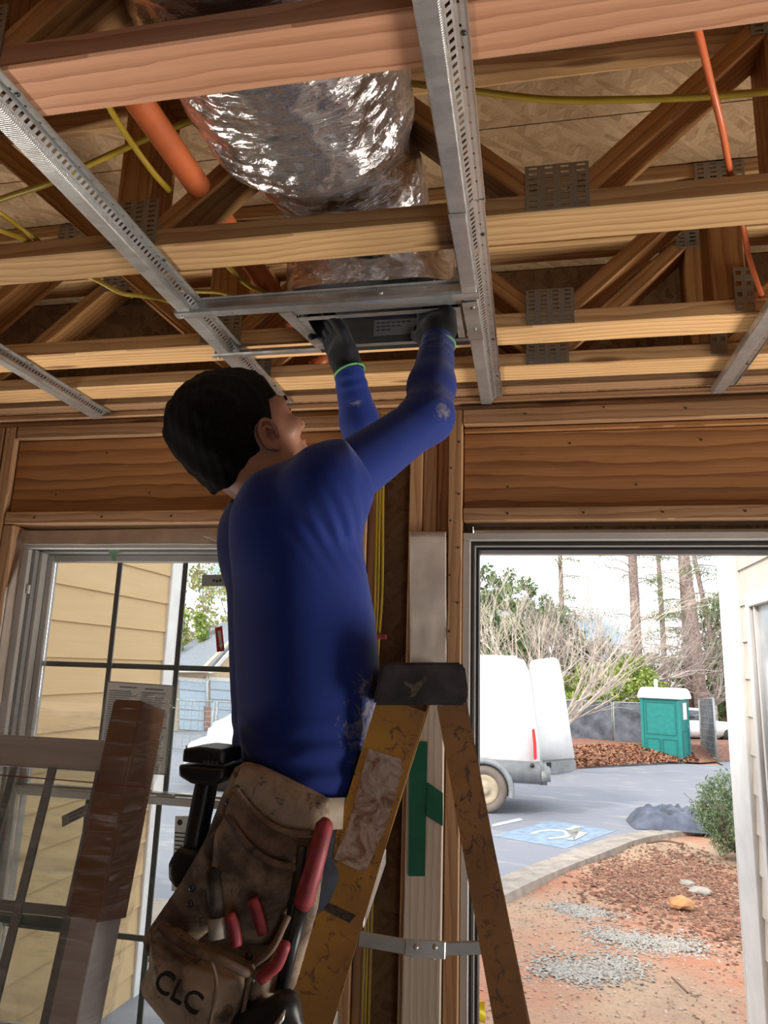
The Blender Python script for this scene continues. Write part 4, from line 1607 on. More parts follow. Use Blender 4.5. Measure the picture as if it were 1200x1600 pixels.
def leather_mat(name, c, stain):
    t = NT(name)
    v = t.coord('Object')
    n = t.noise(v, 11.0, 6.0, 0.65, 0.6)
    n2 = t.noise(v, 60.0, 5.0, 0.7)
    n3 = t.noise(v, 24.0, 6.0, 0.7, 1.0)
    col = t.mix(n2.outputs['Fac'], tuple(x * 0.72 for x in c), tuple(min(1, x * 1.25) for x in c))
    col = t.mix(t.ramp(n.outputs['Fac'], [(0.42, (0, 0, 0)), (0.62, (0.92, 0.92, 0.92))]), col, stain)
    col = t.mix(t.ramp(n3.outputs['Fac'], [(0.57, (0, 0, 0)), (0.66, (0.75, 0.75, 0.75))]), col, tuple(x * .55 for x in stain))
    t.color(col)
    t.bump(n2.outputs['Fac'], 0.35, 0.0015)
    return t.set(0.72, spec=0.3)


YAW = math.radians(32)
BF = np.array([math.cos(YAW), math.sin(YAW), 0.0])      # the way his chest faces
BL = np.array([-math.sin(YAW), math.cos(YAW), 0.0])     # his left
BU = np.array([0, 0, 1.0])
MY = 1.25
A = lambda v: np.array(v, float)
sec_px = [(455, 1330, .088, .160), (458, 1262, .092, .165), (463, 1215, .094, .165), (472, 1140, .110, .163), (475, 1060, .120, .160), (469, 970, .119, .163), (460, 890, .113, .170), (457, 820, .104, .172), (466, 772, .088, .150), (462, 752, .060, .105)]
SEC = []
for (px, py, a, b) in sec_px:
    p = PY(px, py, MY)
    SEC.append((p.z, p.x, a, b))
SEC.sort()
SZ, SX, SA, SB = [A(c) for c in zip(*SEC)]


def s_torso(p, grow=0.0, zlo=None, zhi=None):
    z = p[:, 2]
    cx, a, b = np.interp(z, SZ, SX), np.interp(z, SZ, SA) + grow, np.interp(z, SZ, SB) + grow
    q = p - np.stack([cx, np.full(len(p), MY), z], 1)
    f, l = q @ BF, q @ BL
    # flatter back, rounder belly; slight spine groove
    sq = (np.abs(f / a) ** 2.3 + np.abs(l / b) ** 2.3) ** (1 / 2.3)
    d = (sq - 1) * np.minimum(a, b)
    d = d + 0.006 * np.exp(-(l / 0.02) ** 2) * (f < 0)
    lo = SZ[0] if zlo is None else zlo
    hi = SZ[-1] if zhi is None else zhi
    return smax(smax(d, lo - z, 0.01), z - hi, 0.05)


C0 = A(PY(458, 775, MY))
SR = C0 - 0.150 * BL + 0.030 * BF + A((0, 0, -0.012))
SL = C0 + 0.160 * BL + 0.050 * BF
ER, WR = A(PY(668, 652, 1.255)), A(PZ(684, 533, RZ(0.660)))
EL, WL = A(PY(574, 712, 1.55)), A(PZ(543, 574, RZ(0.650)))
PEL = A(PY(462, 1215, MY))
NECK = A(PY(440, 762, MY))

# head frame
HP, HY = math.radians(39), math.radians(44)
HF = A((math.cos(HP) * math.cos(HY), math.cos(HP) * math.sin(HY), math.sin(HP)))
HL = A((-math.sin(HY), math.cos(HY), 0))
HU = np.cross(HF, HL)
HC = A(PY(387, 690, MY - 0.005))
HR = np.stack([HF, HL, HU])
I3 = np.eye(3)
HS = 1.04


def hp(x, y, z):
    return HC + HS * (HF * x + HL * y + HU * z)


def s_head(p):
    q = ((p - HC) @ HR.T) / HS
    d = s_ell(q, (-0.012, 0, 0.036), I3, (0.098, 0.079, 0.090))
    d = smin(d, s_cone(q, (0.040, 0, 0.012), (0.052, 0, -0.062), 0.055, 0.040), 0.03)
    for s in (-1, 1):
        d = smin(d, s_cone(q, (0.004, s * 0.052, -0.034), (0.062, s * 0.020, -0.088), 0.026, 0.019), 0.025)
        d = smin(d, s_ell(q, (0.068, s * 0.042, -0.018), I3, (0.022, 0.022, 0.020)), 0.02)     # cheekbone
    d = smin(d, s_ell(q, (0.074, 0, -0.092), I3, (0.020, 0.024, 0.017)), 0.02)                   # chin
    d = smin(d, s_ell(q, (0.080, 0, 0.032), I3, (0.018, 0.050, 0.013)), 0.016)                   # brow
    d = smin(d, s_cone(q, (0.094, 0, 0.014), (0.114, 0, -0.022), 0.007, 0.011), 0.010)            # nose
    for s in (-1, 1):
        d = smin(d, s_ell(q, (0.104, s * 0.011, -0.026), I3, (0.010, 0.008, 0.007)), 0.006)       # nostril wings
        d = smax(d, -s_ell(q, (0.101, s * 0.032, 0.012), I3, (0.012, 0.017, 0.010)), 0.010)       # eye sockets
        d = smin(d, s_ell(q, (0.081, s * 0.032, 0.011), I3, (0.0125, 0.0135, 0.0115)), 0.003)     # lids over the eyes
    d = smin(d, s_ell(q, (0.090, 0, -0.052), I3, (0.012, 0.024, 0.006)), 0.006)                  # upper lip
    d = smin(d, s_ell(q, (0.088, 0, -0.063), I3, (0.012, 0.021, 0.007)), 0.006)                  # lower lip
    return d * HS


def s_neck(p):
    return smin(s_cone(p, hp(-0.038, 0, -0.030), NECK + A((0.0, 0, -0.01)), 0.058, 0.062), s_cone(p, hp(0.010, 0, -0.072), NECK + 0.04 * BF + A((0, 0, -0.03)), 0.036, 0.045), 0.03)


def s_body(p):
    d = smin(s_head(p), s_neck(p), 0.022)
    d = smin(d, s_torso(p, -0.012), 0.03)
    for (a, b, ra, rb) in ((SR, ER, 0.046, 0.036), (SL, EL, 0.046, 0.036)):
        d = smin(d, s_cone(p, a, b, ra, rb), 0.02)
    return d


man = empty('person', (float(PEL[0]), MY, 0.47), 'man in blue shirt and tool pouch reaching up to the ceiling register', 'person')


def skin_mat():
    t = NT('skin')
    v = t.coord('Object')
    n = t.noise(v, 30.0, 4.0)
    t.color(t.mix(n.outputs['Fac'], (0.34, 0.15, 0.095), (0.42, 0.20, 0.13)))
    t.b.inputs['Subsurface Weight'].default_value = 0.15
    t.b.inputs['Subsurface Radius'].default_value = (0.01, 0.004, 0.002)
    n2 = t.noise(v, 400.0, 2.0)
    t.bump(n2.outputs['Fac'], 0.1, 0.001)
    return t.set(0.5)


SKIN = skin_mat()
hl, hh = HC - 0.16, HC + 0.16
sdf_obj('body', s_body, (min(hl[0], SL[0] - .1), hl[1], PEL[2] + 0.30), (max(hh[0], ER[0] - 0.10), 1.52, hh[2]), 0.0042, SKIN, man)


def hair_strand(p):
    return p


def s_hair(p):
    q = ((p - HC) @ HR.T) / HS
    # thick top, faded sides and nape
    thick = 0.007 + 0.010 * np.clip((q[:, 2] - 0.03) / 0.06, 0, 1) + 0.009 * np.clip((-q[:, 0]) / 0.09, 0, 1)
    d = s_ell(q, (-0.012, 0, 0.036), I3, (0.098, 0.079, 0.090)) - thick
    nape = s_cone(q, (-0.055, 0, 0.02), (-0.062, 0, -0.060), 0.052, 0.045) - 0.003
    d = smin(d, nape, 0.02)
    # cut: hairline at the forehead, round the ear, sideburn
    x, y, z = q[:, 0], np.abs(q[:, 1]), q[:, 2]
    hairline = np.where(z > 0.045, x - (0.076 - 0.35 * np.clip(y - 0.045, 0, 1)), x - (0.024 + 0.55 * np.clip(z - 0.005, 0, 0.045) + 0.0))
    low = (-0.050 + 0.75 * np.clip(x + 0.042, 0, 0.07)) - z
    ear = 0.026 - np.sqrt((x - 0.002) ** 2 + ((z + 0.012) * 0.8) ** 2) + 0 * y
    d = smax(d, hairline, 0.006)
    d = smax(d, low, 0.008)
    d = smax(d, np.where(y > 0.04, ear, -1), 0.004)
    # tufts
    ang = np.arctan2(q[:, 1], q[:, 0] + 0.01)
    d = d + 0.0022 * np.sin(95 * x + 31 * q[:, 1] + 20 * z) * np.sin(120 * q[:, 1] - 40 * z) + 0.0014 * np.sin(230 * x - 60 * z) * np.sin(210 * q[:, 1] + 70 * z)
    return d * HS


HAIR = plain('black_hair', (0.005, 0.0045, 0.0045), 0.65, vary=0.4, scale=200, spec=0.12, bump=0.5)
sdf_obj('hair', s_hair, hl - 0.01, hh + 0.01, 0.0035, HAIR, man)
# ears, modelled finer: rim, inner fold, hollow, lobe
for s in (-1, 1):
    ec = A((-0.004, s * 0.0865, -0.008))
    ca, sa = math.cos(0.28), math.sin(0.28)
    rim = []
    for k in range(15):
        t_ = math.radians(-70 + 275 * k / 14)
        ex_, ez_ = -0.0185 * math.sin(t_ + 0.3) * 1.0, 0.0
        ex_, ez_ = 0.018 * math.cos(t_), 0.030 * math.sin(t_)
        rim.append(ec + A((-(ex_ * ca - ez_ * sa) * -1.0 if False else -(ex_ * ca) + ez_ * sa * 0.6, s * 0.006 * (1 - 0.4 * math.cos(t_)), ez_ * ca + ex_ * sa * 0.3)))

    def s_ear(p, s=s, ec=ec, rim=rim):
        q = ((p - HC) @ HR.T) / HS
        e = q - ec
        e = e / 0.88
        q = ec + e
        d = s_ell(e, (-0.002, -s * 0.002, 0.0), I3, (0.0185, 0.0045, 0.0300))
        for a_, b_ in zip(rim[:-1], rim[1:]):
            d = smin(d, s_cone(q, a_, b_, 0.0040, 0.0040), 0.003)
        for a_, b_ in zip(rim[3:-3], rim[4:-2]):
            d = smin(d, s_cone(q, ec + (a_ - ec) * A((.52, .8, .55)), ec + (b_ - ec) * A((.52, .8, .55)), 0.0030, 0.0030), 0.003)
        d = smin(d, s_ell(e, (0.0125, s * 0.003, -0.006), I3, (0.004, 0.005, 0.006)), 0.003)
        d = smin(d, s_ell(e, (0.004, s * 0.002, -0.029), I3, (0.010, 0.0055, 0.010)), 0.006)
        d = smax(d, -s_ell(e, (0.004, s * 0.003, -0.004), I3, (0.0085, 0.0080, 0.0115)), 0.002)
        return d * HS
    cw = HC + HS * (HF * ec[0] + HL * ec[1] + HU * ec[2])
    sdf_obj('ear', s_ear, cw - 0.058, cw + 0.058, 0.0019, SKIN, man)
# eyebrow and lashes on the visible side
tube('eyebrow', [hp(0.088, -0.050, 0.030), hp(0.097, -0.034, 0.036), hp(0.102, -0.014, 0.033)], [0.0022, 0.0036, 0.003], HAIR, man, n=6)
tube('eyebrow', [hp(0.088, 0.050, 0.030), hp(0.097, 0.034, 0.036), hp(0.102, 0.014, 0.033)], [0.0022, 0.0036, 0.003], HAIR, man, n=6)
for s in (-1, 1):
    tube('eyelashes', [hp(0.087, s * 0.044, 0.010), hp(0.0935, s * 0.034, 0.012), hp(0.0925, s * 0.021, 0.010)], [0.001, 0.0016, 0.001], HAIR, man, n=5)

dust = A(PY(566, 1130, 1.19))
SHIRT = fabric('blue_shirt', (0.006, 0.024, 0.19), dirt=[(tuple(dust), 0.14, 0.8), (tuple(dust + A((-0.01, -0.01, 0.06))), 0.08, 0.6)])
SLEEVE = fabric('blue_sleeve', (0.006, 0.023, 0.18), dirt=[(tuple(A(PZ(676, 556, RZ(.62)))), 0.11, 0.35), (tuple(A(PY(692, 640, 1.215))), 0.040, 0.55), (tuple(A(PY(556, 632, 1.47))), 0.035, 0.9)])
e1 = SR + (ER - SR) * 0.10
e2 = SL + (EL - SL) * 0.42


def s_shirt(p):
    d = s_torso(p, 0.005, zlo=PEL[2] - 0.135)
    d = smin(d, s_cone(p, SR - 0.06 * BF * 0 + 0.07 * BL, SR, 0.075, 0.070), 0.05)
    d = smin(d, s_cone(p, SL - 0.07 * BL, SL, 0.075, 0.070), 0.05)
    # shoulder blades lifted by the raised arms
    d = smin(d, s_ell(p, C0 - 0.075 * BL - 0.062 * BF + A((0, 0, -0.07)), I3, (0.055, 0.055, 0.085)), 0.05)
    d = smin(d, s_ell(p, C0 + 0.075 * BL - 0.062 * BF + A((0, 0, -0.07)), I3, (0.055, 0.055, 0.085)), 0.05)
    a = s_cone(p, SR, e1, 0.067, 0.061)
    a = smax(a, (p - e1) @ A((0.93, 0.34, 0.12)), 0.003)
    d = smin(d, a, 0.035)
    a = s_cone(p, SL, e2, 0.067, 0.061)
    a = smax(a, (p - e2) @ ((EL - SL) / np.linalg.norm(EL - SL)), 0.004)
    d = smin(d, a, 0.035)
    # collar hole round the neck
    d = smax(d, -(s_cone(p, NECK + A((0.005, 0, -0.030)), hp(-0.02, 0, -0.02), 0.063, 0.074)), 0.006)
    # pulled folds running from the armpit
    arm = SR + A((0.02, -0.02, -0.07))
    r = np.linalg.norm(p - arm, axis=1)
    ang = np.arctan2(p[:, 2] - arm[2], (p - arm) @ BF)
    w_ = (p - arm) @ (0.8 * BF + 0.6 * BU)
    d = d + 0.0022 * np.sin(w_ * 2 * math.pi / 0.024 + 2.0) * np.exp(-(r / 0.06) ** 2)
    zz = p[:, 2] - PEL[2]
    l = (p - A((np.interp(0, [0], [0]), 0, 0))) @ BL
    d = d + 0.0022 * np.sin(150 * zz + 26 * l + 6 * np.sin(18 * l)) * np.exp(-((zz - 0.045) / 0.05) ** 2)
    return d


sdf_obj('t_shirt', s_shirt, (C0[0] - 0.27, 0.98, PEL[2] - 0.15), (C0[0] + 0.30, 1.56, C0[2] + 0.14), 0.0048, SHIRT, man)


def sleeve_fn(S_, E_, W_, r0, r1, r2, k):
    wd = (W_ - E_) / np.linalg.norm(W_ - E_)

    def fn(p):
        m = E_ + (W_ - E_) * 0.38
        d = smin(s_cone(p, S_ + (E_ - S_) * 0.10, E_, r0, r1), s_cone(p, E_, m, r1, r1 * 0.99), k)
        d = smin(d, s_cone(p, m, W_ + wd * 0.02, r1 * 0.99, r2), 0.02)
        d = smax(d, (p - W_) @ wd - 0.006, 0.003)
        t = (p - E_) @ wd
        d = d + 0.0006 * np.sin(170 * t + 3 * np.sin(60 * p[:, 0])) * np.exp(-((t - 0.01) / 0.05) ** 2)
        d = d + 0.0012 * np.sin(260 * t) * np.exp(-((t - np.linalg.norm(W_ - E_) + 0.03) / 0.03) ** 2)
        return d
    return fn


for S_, E_, W_, r in ((SR, ER, WR, (0.055, 0.044, 0.032)), (SL, EL, WL, (0.055, 0.043, 0.031))):
    pts = np.stack([S_, E_, W_])
    sdf_obj('sleeve', sleeve_fn(S_, E_, W_, *r, 0.03), pts.min(0) - 0.075, pts.max(0) + 0.075, 0.0042, SLEEVE, man)

GLOVE = fabric('black_work_glove', (0.010, 0.011, 0.014), rough=0.7, sheen=0.1, vary=0.5)
HEM = plain('lime_hem', (0.10, 0.36, 0.14), 0.6)


def glove(wrist, toward, palm_n, thumb_side, curl, name='glove'):
    """a gloved right or left hand: wrist point, direction of the fingers, palm normal, side of the thumb"""
    d = toward / np.linalg.norm(toward)
    n = palm_n - d * (palm_n @ d)
    n /= np.linalg.norm(n)
    l = np.cross(d, n) * thumb_side                 # toward the thumb
    P = lambda x, y, z: wrist + d * x + l * y + n * z
    prims = []
    R_ = np.stack([d, l, n])
    fingers = []
    for k, (off, ln) in enumerate(((0.030, 0.070), (0.010, 0.078), (-0.010, 0.072), (-0.029, 0.058))):
        base = P(0.088 - 0.003 * abs(k - 1.2), off, 0.002)
        pts = [base]
        ang = 0.0
        dirv = d
        for s, part in enumerate((0.44, 0.32, 0.26)):
            ang += curl[s] * (1 + 0.06 * k)
            dirv = d * math.cos(ang) + n * math.sin(ang)
            pts.append(pts[-1] + (dirv + l * 0.03 * (1.5 - k) * 0.3) * ln * part)
        fingers.append((pts, 0.0108 - 0.0006 * (k == 3)))
    tb = P(0.030, 0.034, 0.006)
    tpts = [tb, P(0.058, 0.056, 0.022), P(0.086, 0.060, 0.036), P(0.106, 0.054, 0.046)]

    def fn(p):
        q = (p - wrist) @ R_.T
        dd = s_box(q, (0.052, 0.0, 0.0), I3, (0.044, 0.043, 0.017), 0.015)
        dd = smin(dd, s_ell(q, (0.036, 0.028, 0.010), I3, (0.030, 0.020, 0.017)), 0.012)
        dd = smin(dd, s_cone(p, P(-0.022, 0, 0), P(0.03, 0, 0), 0.0335, 0.034), 0.015)
        for pts, r in fingers:
            f = None
            for a, b in zip(pts[:-1], pts[1:]):
                c = s_cone(p, a, b, r, r * 0.93)
                f = c if f is None else np.minimum(f, c)
                r = r * 0.95
            dd = smin(dd, f, 0.005)
        t = None
        for a, b, ra, rb in zip(tpts[:-1], tpts[1:], (0.0155, 0.0135, 0.012), (0.0135, 0.012, 0.0105)):
            c = s_cone(p, a, b, ra, rb)
            t = c if t is None else np.minimum(t, c)
        dd = smin(dd, t, 0.008)
        dd = smax(dd, -q[:, 0] - 0.016, 0.002)
        return dd
    lo = np.min([wrist, P(0.17, 0.06, 0.08), P(0.17, -0.06, -0.03), P(0, 0.06, 0.08), P(0.1, -.06, .08), P(0.1, .06, -.05)], axis=0) - 0.04
    hi = np.max([wrist, P(0.17, 0.06, 0.08), P(0.17, -0.06, -0.03), P(0, 0.06, 0.08), P(0.1, -.06, .08), P(0.1, .06, -.05)], axis=0) + 0.04
    g = sdf_obj(name, fn, lo, hi, 0.0032, GLOVE, man)
    ring = [wrist - d * 0.014 + (l * math.cos(a) + n * math.sin(a)) * 0.0345 for a in [2 * math.pi * k / 28 for k in range(29)]]
    o = tube('glove_hem', [Vector(v) for v in ring], 0.0026, HEM, g, n=6)
    return g


glove(WR, A((-0.010, 0.03, 0.10)), A((0.25, 0.95, 0.1)), 1, (0.35, 0.7, 0.6))
glove(WL, A((-0.035, 0.004, 0.085)), A((-0.75, -0.62, 0.05)), 1, (0.3, 0.75, 0.7))

# trousers, boots
step4 = down_to(ft, fb, L0.z - 0.045 - 0.29 * 4) if 'ft' in globals() else None
JEANS = fabric('dark_trousers', (0.025, 0.030, 0.045), vary=0.3)
sz = 1.66 - 0.045 - 0.29 * 4 + 0.02
foot_c = A((-0.560, 1.285, sz))
hips = [PEL - 0.088 * BL + A((0, 0, -0.02)), PEL + 0.088 * BL + A((0, 0, -0.02))]
knees = [A((-0.475, 1.20, sz + 0.50)), A((-0.555, 1.36, sz + 0.50))]
ankles = [foot_c + A((-0.02, -0.075, 0.085)), foot_c + A((-0.045, 0.095, 0.085))]


def s_legs(p):
    d = smax(s_torso(p, 0.004, zlo=PEL[2] - 0.16), p[:, 2] - (PEL[2] - 0.115), 0.005)
    for h, k, a in zip(hips, knees, ankles):
        d = smin(d, s_cone(p, h + A((0, 0, -0.04)), k, 0.086, 0.062), 0.04)
        d = smin(d, smin(s_cone(p, k, k * 0.6 + a * 0.4 + A((-0.012, 0, 0)), 0.062, 0.060), s_cone(p, k * 0.6 + a * 0.4, a, 0.060, 0.047), 0.02), 0.015)
    d = smax(d, sz + 0.07 - p[:, 2], 0.006)
    return d + 0.003 * np.sin(60 * p[:, 2] + 9 * p[:, 0]) * 0.5


sdf_obj('trousers', s_legs, (-0.80, 0.98, sz + 0.05), (-0.24, 1.56, PEL[2] + 0.05), 0.009, JEANS, man)
BOOT = plain('brown_boot', (0.10, 0.06, 0.035), 0.6, vary=0.2)
for a in ankles:
    toe = a + A((0.16 * math.cos(0.25), 0.16 * math.sin(0.25), -0.045))

    def s_boot(p, a=a, toe=toe):
        d = smin(s_cone(p, a + A((0, 0, 0.06)), a + A((-0.005, 0, -0.03)), 0.052, 0.050), s_cone(p, a + A((0, 0, -0.035)), toe, 0.046, 0.040), 0.03)
        return smax(d, (sz + 0.001) - p[:, 2], 0.004)
    sdf_obj('boot', s_boot, np.minimum(a, toe) - 0.09, np.maximum(a, toe) + 0.13, 0.007, BOOT, man)

# ================================================================== TOOL BELT
LEATHER = leather_mat('tan_leather', (0.40, 0.30, 0.22), (0.075, 0.052, 0.042))
LEATHER_D = leather_mat('dark_leather', (0.24, 0.16, 0.12), (0.05, 0.034, 0.028))
BPX = 1.05
pouch = empty('tool_pouch', (-0.42, 1.06, 1.1), 'worn grey-brown leather tool pouch hanging on the man\'s right hip', 'tool pouch')
# belt band round the waist
V, Fc = [], []
nb = 64
for k in range(nb):
    a = 2 * math.pi * k / nb
    for (g, dz) in ((0.008, -0.022), (0.014, -0.022), (0.014, 0.022), (0.008, 0.022)):
        f, l = (0.094 + g) * math.copysign(abs(math.cos(a)) ** 0.87, math.cos(a)), (0.165 + g) * math.copysign(abs(math.sin(a)) ** 0.87, math.sin(a))
        tilt = -0.10 * f + 0.03 * l
        V.append(A((PEL[0], MY, PEL[2] + 0.012 + dz + tilt * 0.4 - 0.035)) + BF * f + BL * l)
for k in range(nb):
    for r in range(4):
        a, b = k * 4 + r, k * 4 + (r + 1) % 4
        c, d = ((k + 1) % nb) * 4 + (r + 1) % 4, ((k + 1) % nb) * 4 + r
        Fc.append((a, b, c, d))
belt = recalc(mesh('belt', V, Fc, plain('pale_belt', (0.50, 0.42, 0.33), 0.7, vary=0.1, scale=30), pouch, True))


def pocket(name, px, y, h, mat, tau=0.018, mouth=None, res=0.0038, rnd=0.004, slope=0.0):
    """a stitched leather pocket: its outline, a pillow-like depth and, with 'mouth', a hollow open at the top"""
    poly = A([(PY(a, b, y).x, PY(a, b, y).z) for a, b in px])
    zmid = poly[:, 1].mean()
    mp = A([(PY(a, b, y).x, PY(a, b, y).z) for a, b in mouth]) if mouth else None

    def fn(p):
        q = p[:, [0, 2]]
        s = s_poly(q, poly)
        hh = rnd + h * np.sqrt(np.clip(-s / tau, 0, 1))
        yy = y + slope * (p[:, 2] - zmid)
        d = smax(s - rnd * 0.3, np.abs(p[:, 1] - yy) - hh, 0.006) * 0.8
        if mp is not None:
            c = s_poly(q, mp)
            d = smax(d, -smax(c, np.abs(p[:, 1] - yy + 0.001) - (h * 0.72), 0.006), 0.003)
        return d
    lo = A((poly[:, 0].min(), y - h - abs(slope) * 0.25 - 0.02, poly[:, 1].min())) - 0.012
    hi = A((poly[:, 0].max(), y + h + abs(slope) * 0.25 + 0.02, poly[:, 1].max())) + 0.012
    return sdf_obj(name, fn, lo, hi, res, mat, pouch)


pocket('back_panel', [(366, 1200), (384, 1190), (410, 1196), (470, 1224), (516, 1249), (514, 1300), (496, 1420), (462, 1540), (430, 1600), (380, 1660), (300, 1660), (262, 1560), (232, 1500), (250, 1440), (285, 1376), (322, 1310), (344, 1252)], 1.092, 0.008, LEATHER, res=0.0045)
pocket('upper_pocket', [(367, 1226), (378, 1196), (410, 1198), (470, 1226), (515, 1252), (511, 1306), (470, 1312), (430, 1302), (396, 1272)], 1.070, 0.014, LEATHER)
pocket('second_pocket', [(352, 1272), (364, 1236), (395, 1266), (430, 1294), (470, 1304), (508, 1302), (502, 1345), (464, 1362), (424, 1352), (388, 1324)], 1.058, 0.018, LEATHER_D)
pocket('main_pocket', [(338, 1300), (352, 1276), (388, 1322), (424, 1348), (466, 1358), (480, 1352), (476, 1400), (458, 1446), (420, 1476), (340, 1470), (330, 1400)], 1.045, 0.022, LEATHER)
pocket('side_gusset', [(322, 1312), (342, 1290), (344, 1340), (334, 1400), (332, 1450), (300, 1476), (262, 1452), (236, 1496), (224, 1466), (244, 1436), (284, 1378)], 1.066, 0.016, LEATHER)
front = pocket('front_pouch', [(248, 1444), (258, 1436), (300, 1468), (345, 1480), (392, 1508), (388, 1540), (378, 1600), (372, 1660), (306, 1660), (262, 1590), (231, 1548), (228, 1526), (242, 1500)], 0.995, 0.048, LEATHER,
               tau=0.03, mouth=[(252, 1428), (300, 1452), (345, 1464), (398, 1488), (390, 1520), (345, 1500), (300, 1486), (258, 1456)], slope=-0.12)
pocket('side_pouch', [(396, 1508), (430, 1470), (452, 1428), (452, 1480), (442, 1556), (414, 1582), (392, 1604), (384, 1560), (390, 1530)], 1.020, 0.030, LEATHER, tau=0.02)
pocket('lower_pouch', [(300, 1476), (345, 1490), (392, 1514), (440, 1560), (420, 1640), (340, 1660), (290, 1600)], 1.045, 0.030, LEATHER_D, res=0.005)
# rolled lips on the pockets and the front strap
def lip(name, pts, y, r, mat=LEATHER_D, parent=pouch, dy=None):
    c = [PY(a, b, y if dy is None else y + dy[i]) for i, (a, b) in enumerate(pts)]
    return tube(name, spline(c, 6), r, mat, parent, n=8)


lip('pocket_lip', [(366, 1230), (395, 1266), (430, 1293), (470, 1303), (509, 1300)], 1.040, 0.0042)
lip('pocket_lip', [(353, 1274), (388, 1322), (424, 1347), (466, 1357)], 1.024, 0.0055)
lip('pocket_lip', [(250, 1446), (272, 1466), (300, 1484), (345, 1500), (386, 1520), (392, 1512)], 0.952, 0.0055, dy=(0.035, 0.012, 0, -0.003, 0.006, 0.03))
lip('pocket_lip', [(392, 1512), (425, 1482), (450, 1432)], 0.992, 0.0045)
lip('seam', [(330, 1500), (338, 1540), (326, 1610)], 0.946, 0.0025)
lip('seam', [(390, 1528), (382, 1570), (374, 1620)], 0.972, 0.003)
for (a, b, y) in ((300, 1388, 1.046), (297, 1412, 1.046), (389, 1494, 1.00), (392, 1532, 0.985), (370, 1232, 1.05), (357, 1254, 1.05)):
    bm = bmesh.new()
    bmesh.ops.create_uvsphere(bm, u_segments=10, v_segments=6, radius=0.0055, matrix=Matrix.Diagonal((1, .5, 1, 1)))
    from_bm('rivet', bm, DARK_STEEL, pouch, True, Matrix.Translation(PY(a, b, y)))
# burnt-in maker's letters
tp = PY(279, 1551, 0.942)
txd = (PY(302, 1566, 0.942) - PY(256, 1536, 0.942)).normalized()
tup = Vector((-txd.z, 0, txd.x))
text_mesh('stamped_letters', 'CLC', 0.036, INK, frame_mat(tp + Vector((0, 0.0005, 0)), txd, tup, txd.cross(tup)), pouch, extrude=0.003)

# ---- tools in the pouch
pb = empty('pry_tool', PY(455, 1480, 1.0), 'long tool with a red grip standing in the pouch against the ladder', 'tool')
tube('red_grip', [PY(511, 1284, 1.035), PY(507, 1290, 1.03), PY(492, 1350, 1.02), PY(474, 1410, 1.01), PY(470, 1418, 1.01)], [0.009, 0.0125, 0.013, 0.0135, 0.010], RED, pb, n=16)
tube('black_shaft', [PY(472, 1414, 1.012), PY(456, 1480, 1.005), PY(440, 1556, 1.0)], [0.010, 0.0085, 0.007], BLACK_PLASTIC, pb, n=12)
tube('second_arm', [PY(474, 1322, 1.03), PY(462, 1400, 1.02), PY(446, 1480, 1.01), PY(436, 1545, 1.005)], [0.007, 0.008, 0.0075, 0.006], BLACK_PLASTIC, pb, n=12)


def plier(label, pts, y, r=0.0078):
    o = tube('plier_handle', spline([PY(a, b, y) for a, b in pts], 6), [r * .75] + [r] * (6 * (len(pts) - 1) - 1) + [r * .9], RED, None, n=12)
    return tag(o, label, 'pliers', 'red tool grips in the pouch')


plier('left red plier grip sticking out of the front pouch', [(358, 1428), (366, 1448), (370, 1478)], 0.985)
plier('right red plier grip sticking out of the front pouch', [(394, 1404), (402, 1424), (412, 1460)], 1.002)
plier('lowest red plier grip tucked in the small side pouch', [(447, 1472), (434, 1505), (420, 1518), (406, 1531)], 0.965)
sdv = empty('screwdriver', PY(338, 1420, 0.99), 'screwdriver with a mottled dark grip and pale collar in the pouch', 'screwdriver')
tube('grip', [PY(330, 1358, 1.0), PY(332, 1364, 0.998), PY(336, 1400, 0.99), PY(340, 1436, 0.985)], [0.006, 0.0105, 0.0100, 0.0095], leather_mat('mottled_grip', (0.10, 0.085, 0.075), (0.015, 0.013, 0.012)), sdv, n=12)
tube('collar', [PY(339, 1434, 0.984), PY(341, 1466, 0.982)], 0.0125, plain('pale_collar', (0.33, 0.30, 0.26), 0.6, vary=0.2), sdv, n=14)

hm = empty('clamp_tool', PY(425, 1590, 0.98), 'dark rounded tool head at the foot of the pouch', 'tool')
def s_clamp(p):
    d = s_cone(p, A(PY(396, 1612, 0.98)), A(PY(446, 1572, 0.97)), 0.030, 0.017)
    return smin(d, s_cone(p, A(PY(446, 1572, 0.97)), A(PY(460, 1600, 0.97)), 0.015, 0.012), 0.012)
cl = A(PY(425, 1590, 0.975))
sdf_obj('tool_head', s_clamp, cl - 0.09, cl + 0.09, 0.004, BLACK_PLASTIC, hm)
tube('steel_blade', [PY(424, 1612, 0.945), PY(440, 1590, 0.95), PY(445, 1578, 0.952)], [0.006, 0.007, 0.003], GALV, hm, n=10, flat=0.5)

# ---- cordless driver hanging behind the pouch, battery upward
dv = empty('cordless_driver', PY(320, 1280, 1.12), 'black cordless driver hung upside down behind the pouch', 'cordless driver')
dY = 1.115


def s_block(px, y, hy, rad):
    poly = A([(PY(a, b, y).x, PY(a, b, y).z) for a, b in px])

    def fn(p):
        s = s_poly(p[:, [0, 2]], poly)
        q = np.stack([s + rad, np.abs(p[:, 1] - y) - hy + rad], 1)
        return np.linalg.norm(np.maximum(q, 0), axis=1) + np.minimum(q.max(1), 0) - rad
    lo = A((poly[:, 0].min(), y - hy, poly[:, 1].min())) - 0.01
    hi = A((poly[:, 0].max(), y + hy, poly[:, 1].max())) + 0.01
    return fn, lo, hi


def solid(name, px, y, hy, rad, mat, parent, res=0.003):
    fn, lo, hi = s_block(px, y, hy, rad)
    return sdf_obj(name, fn, lo, hi, res, mat, parent)


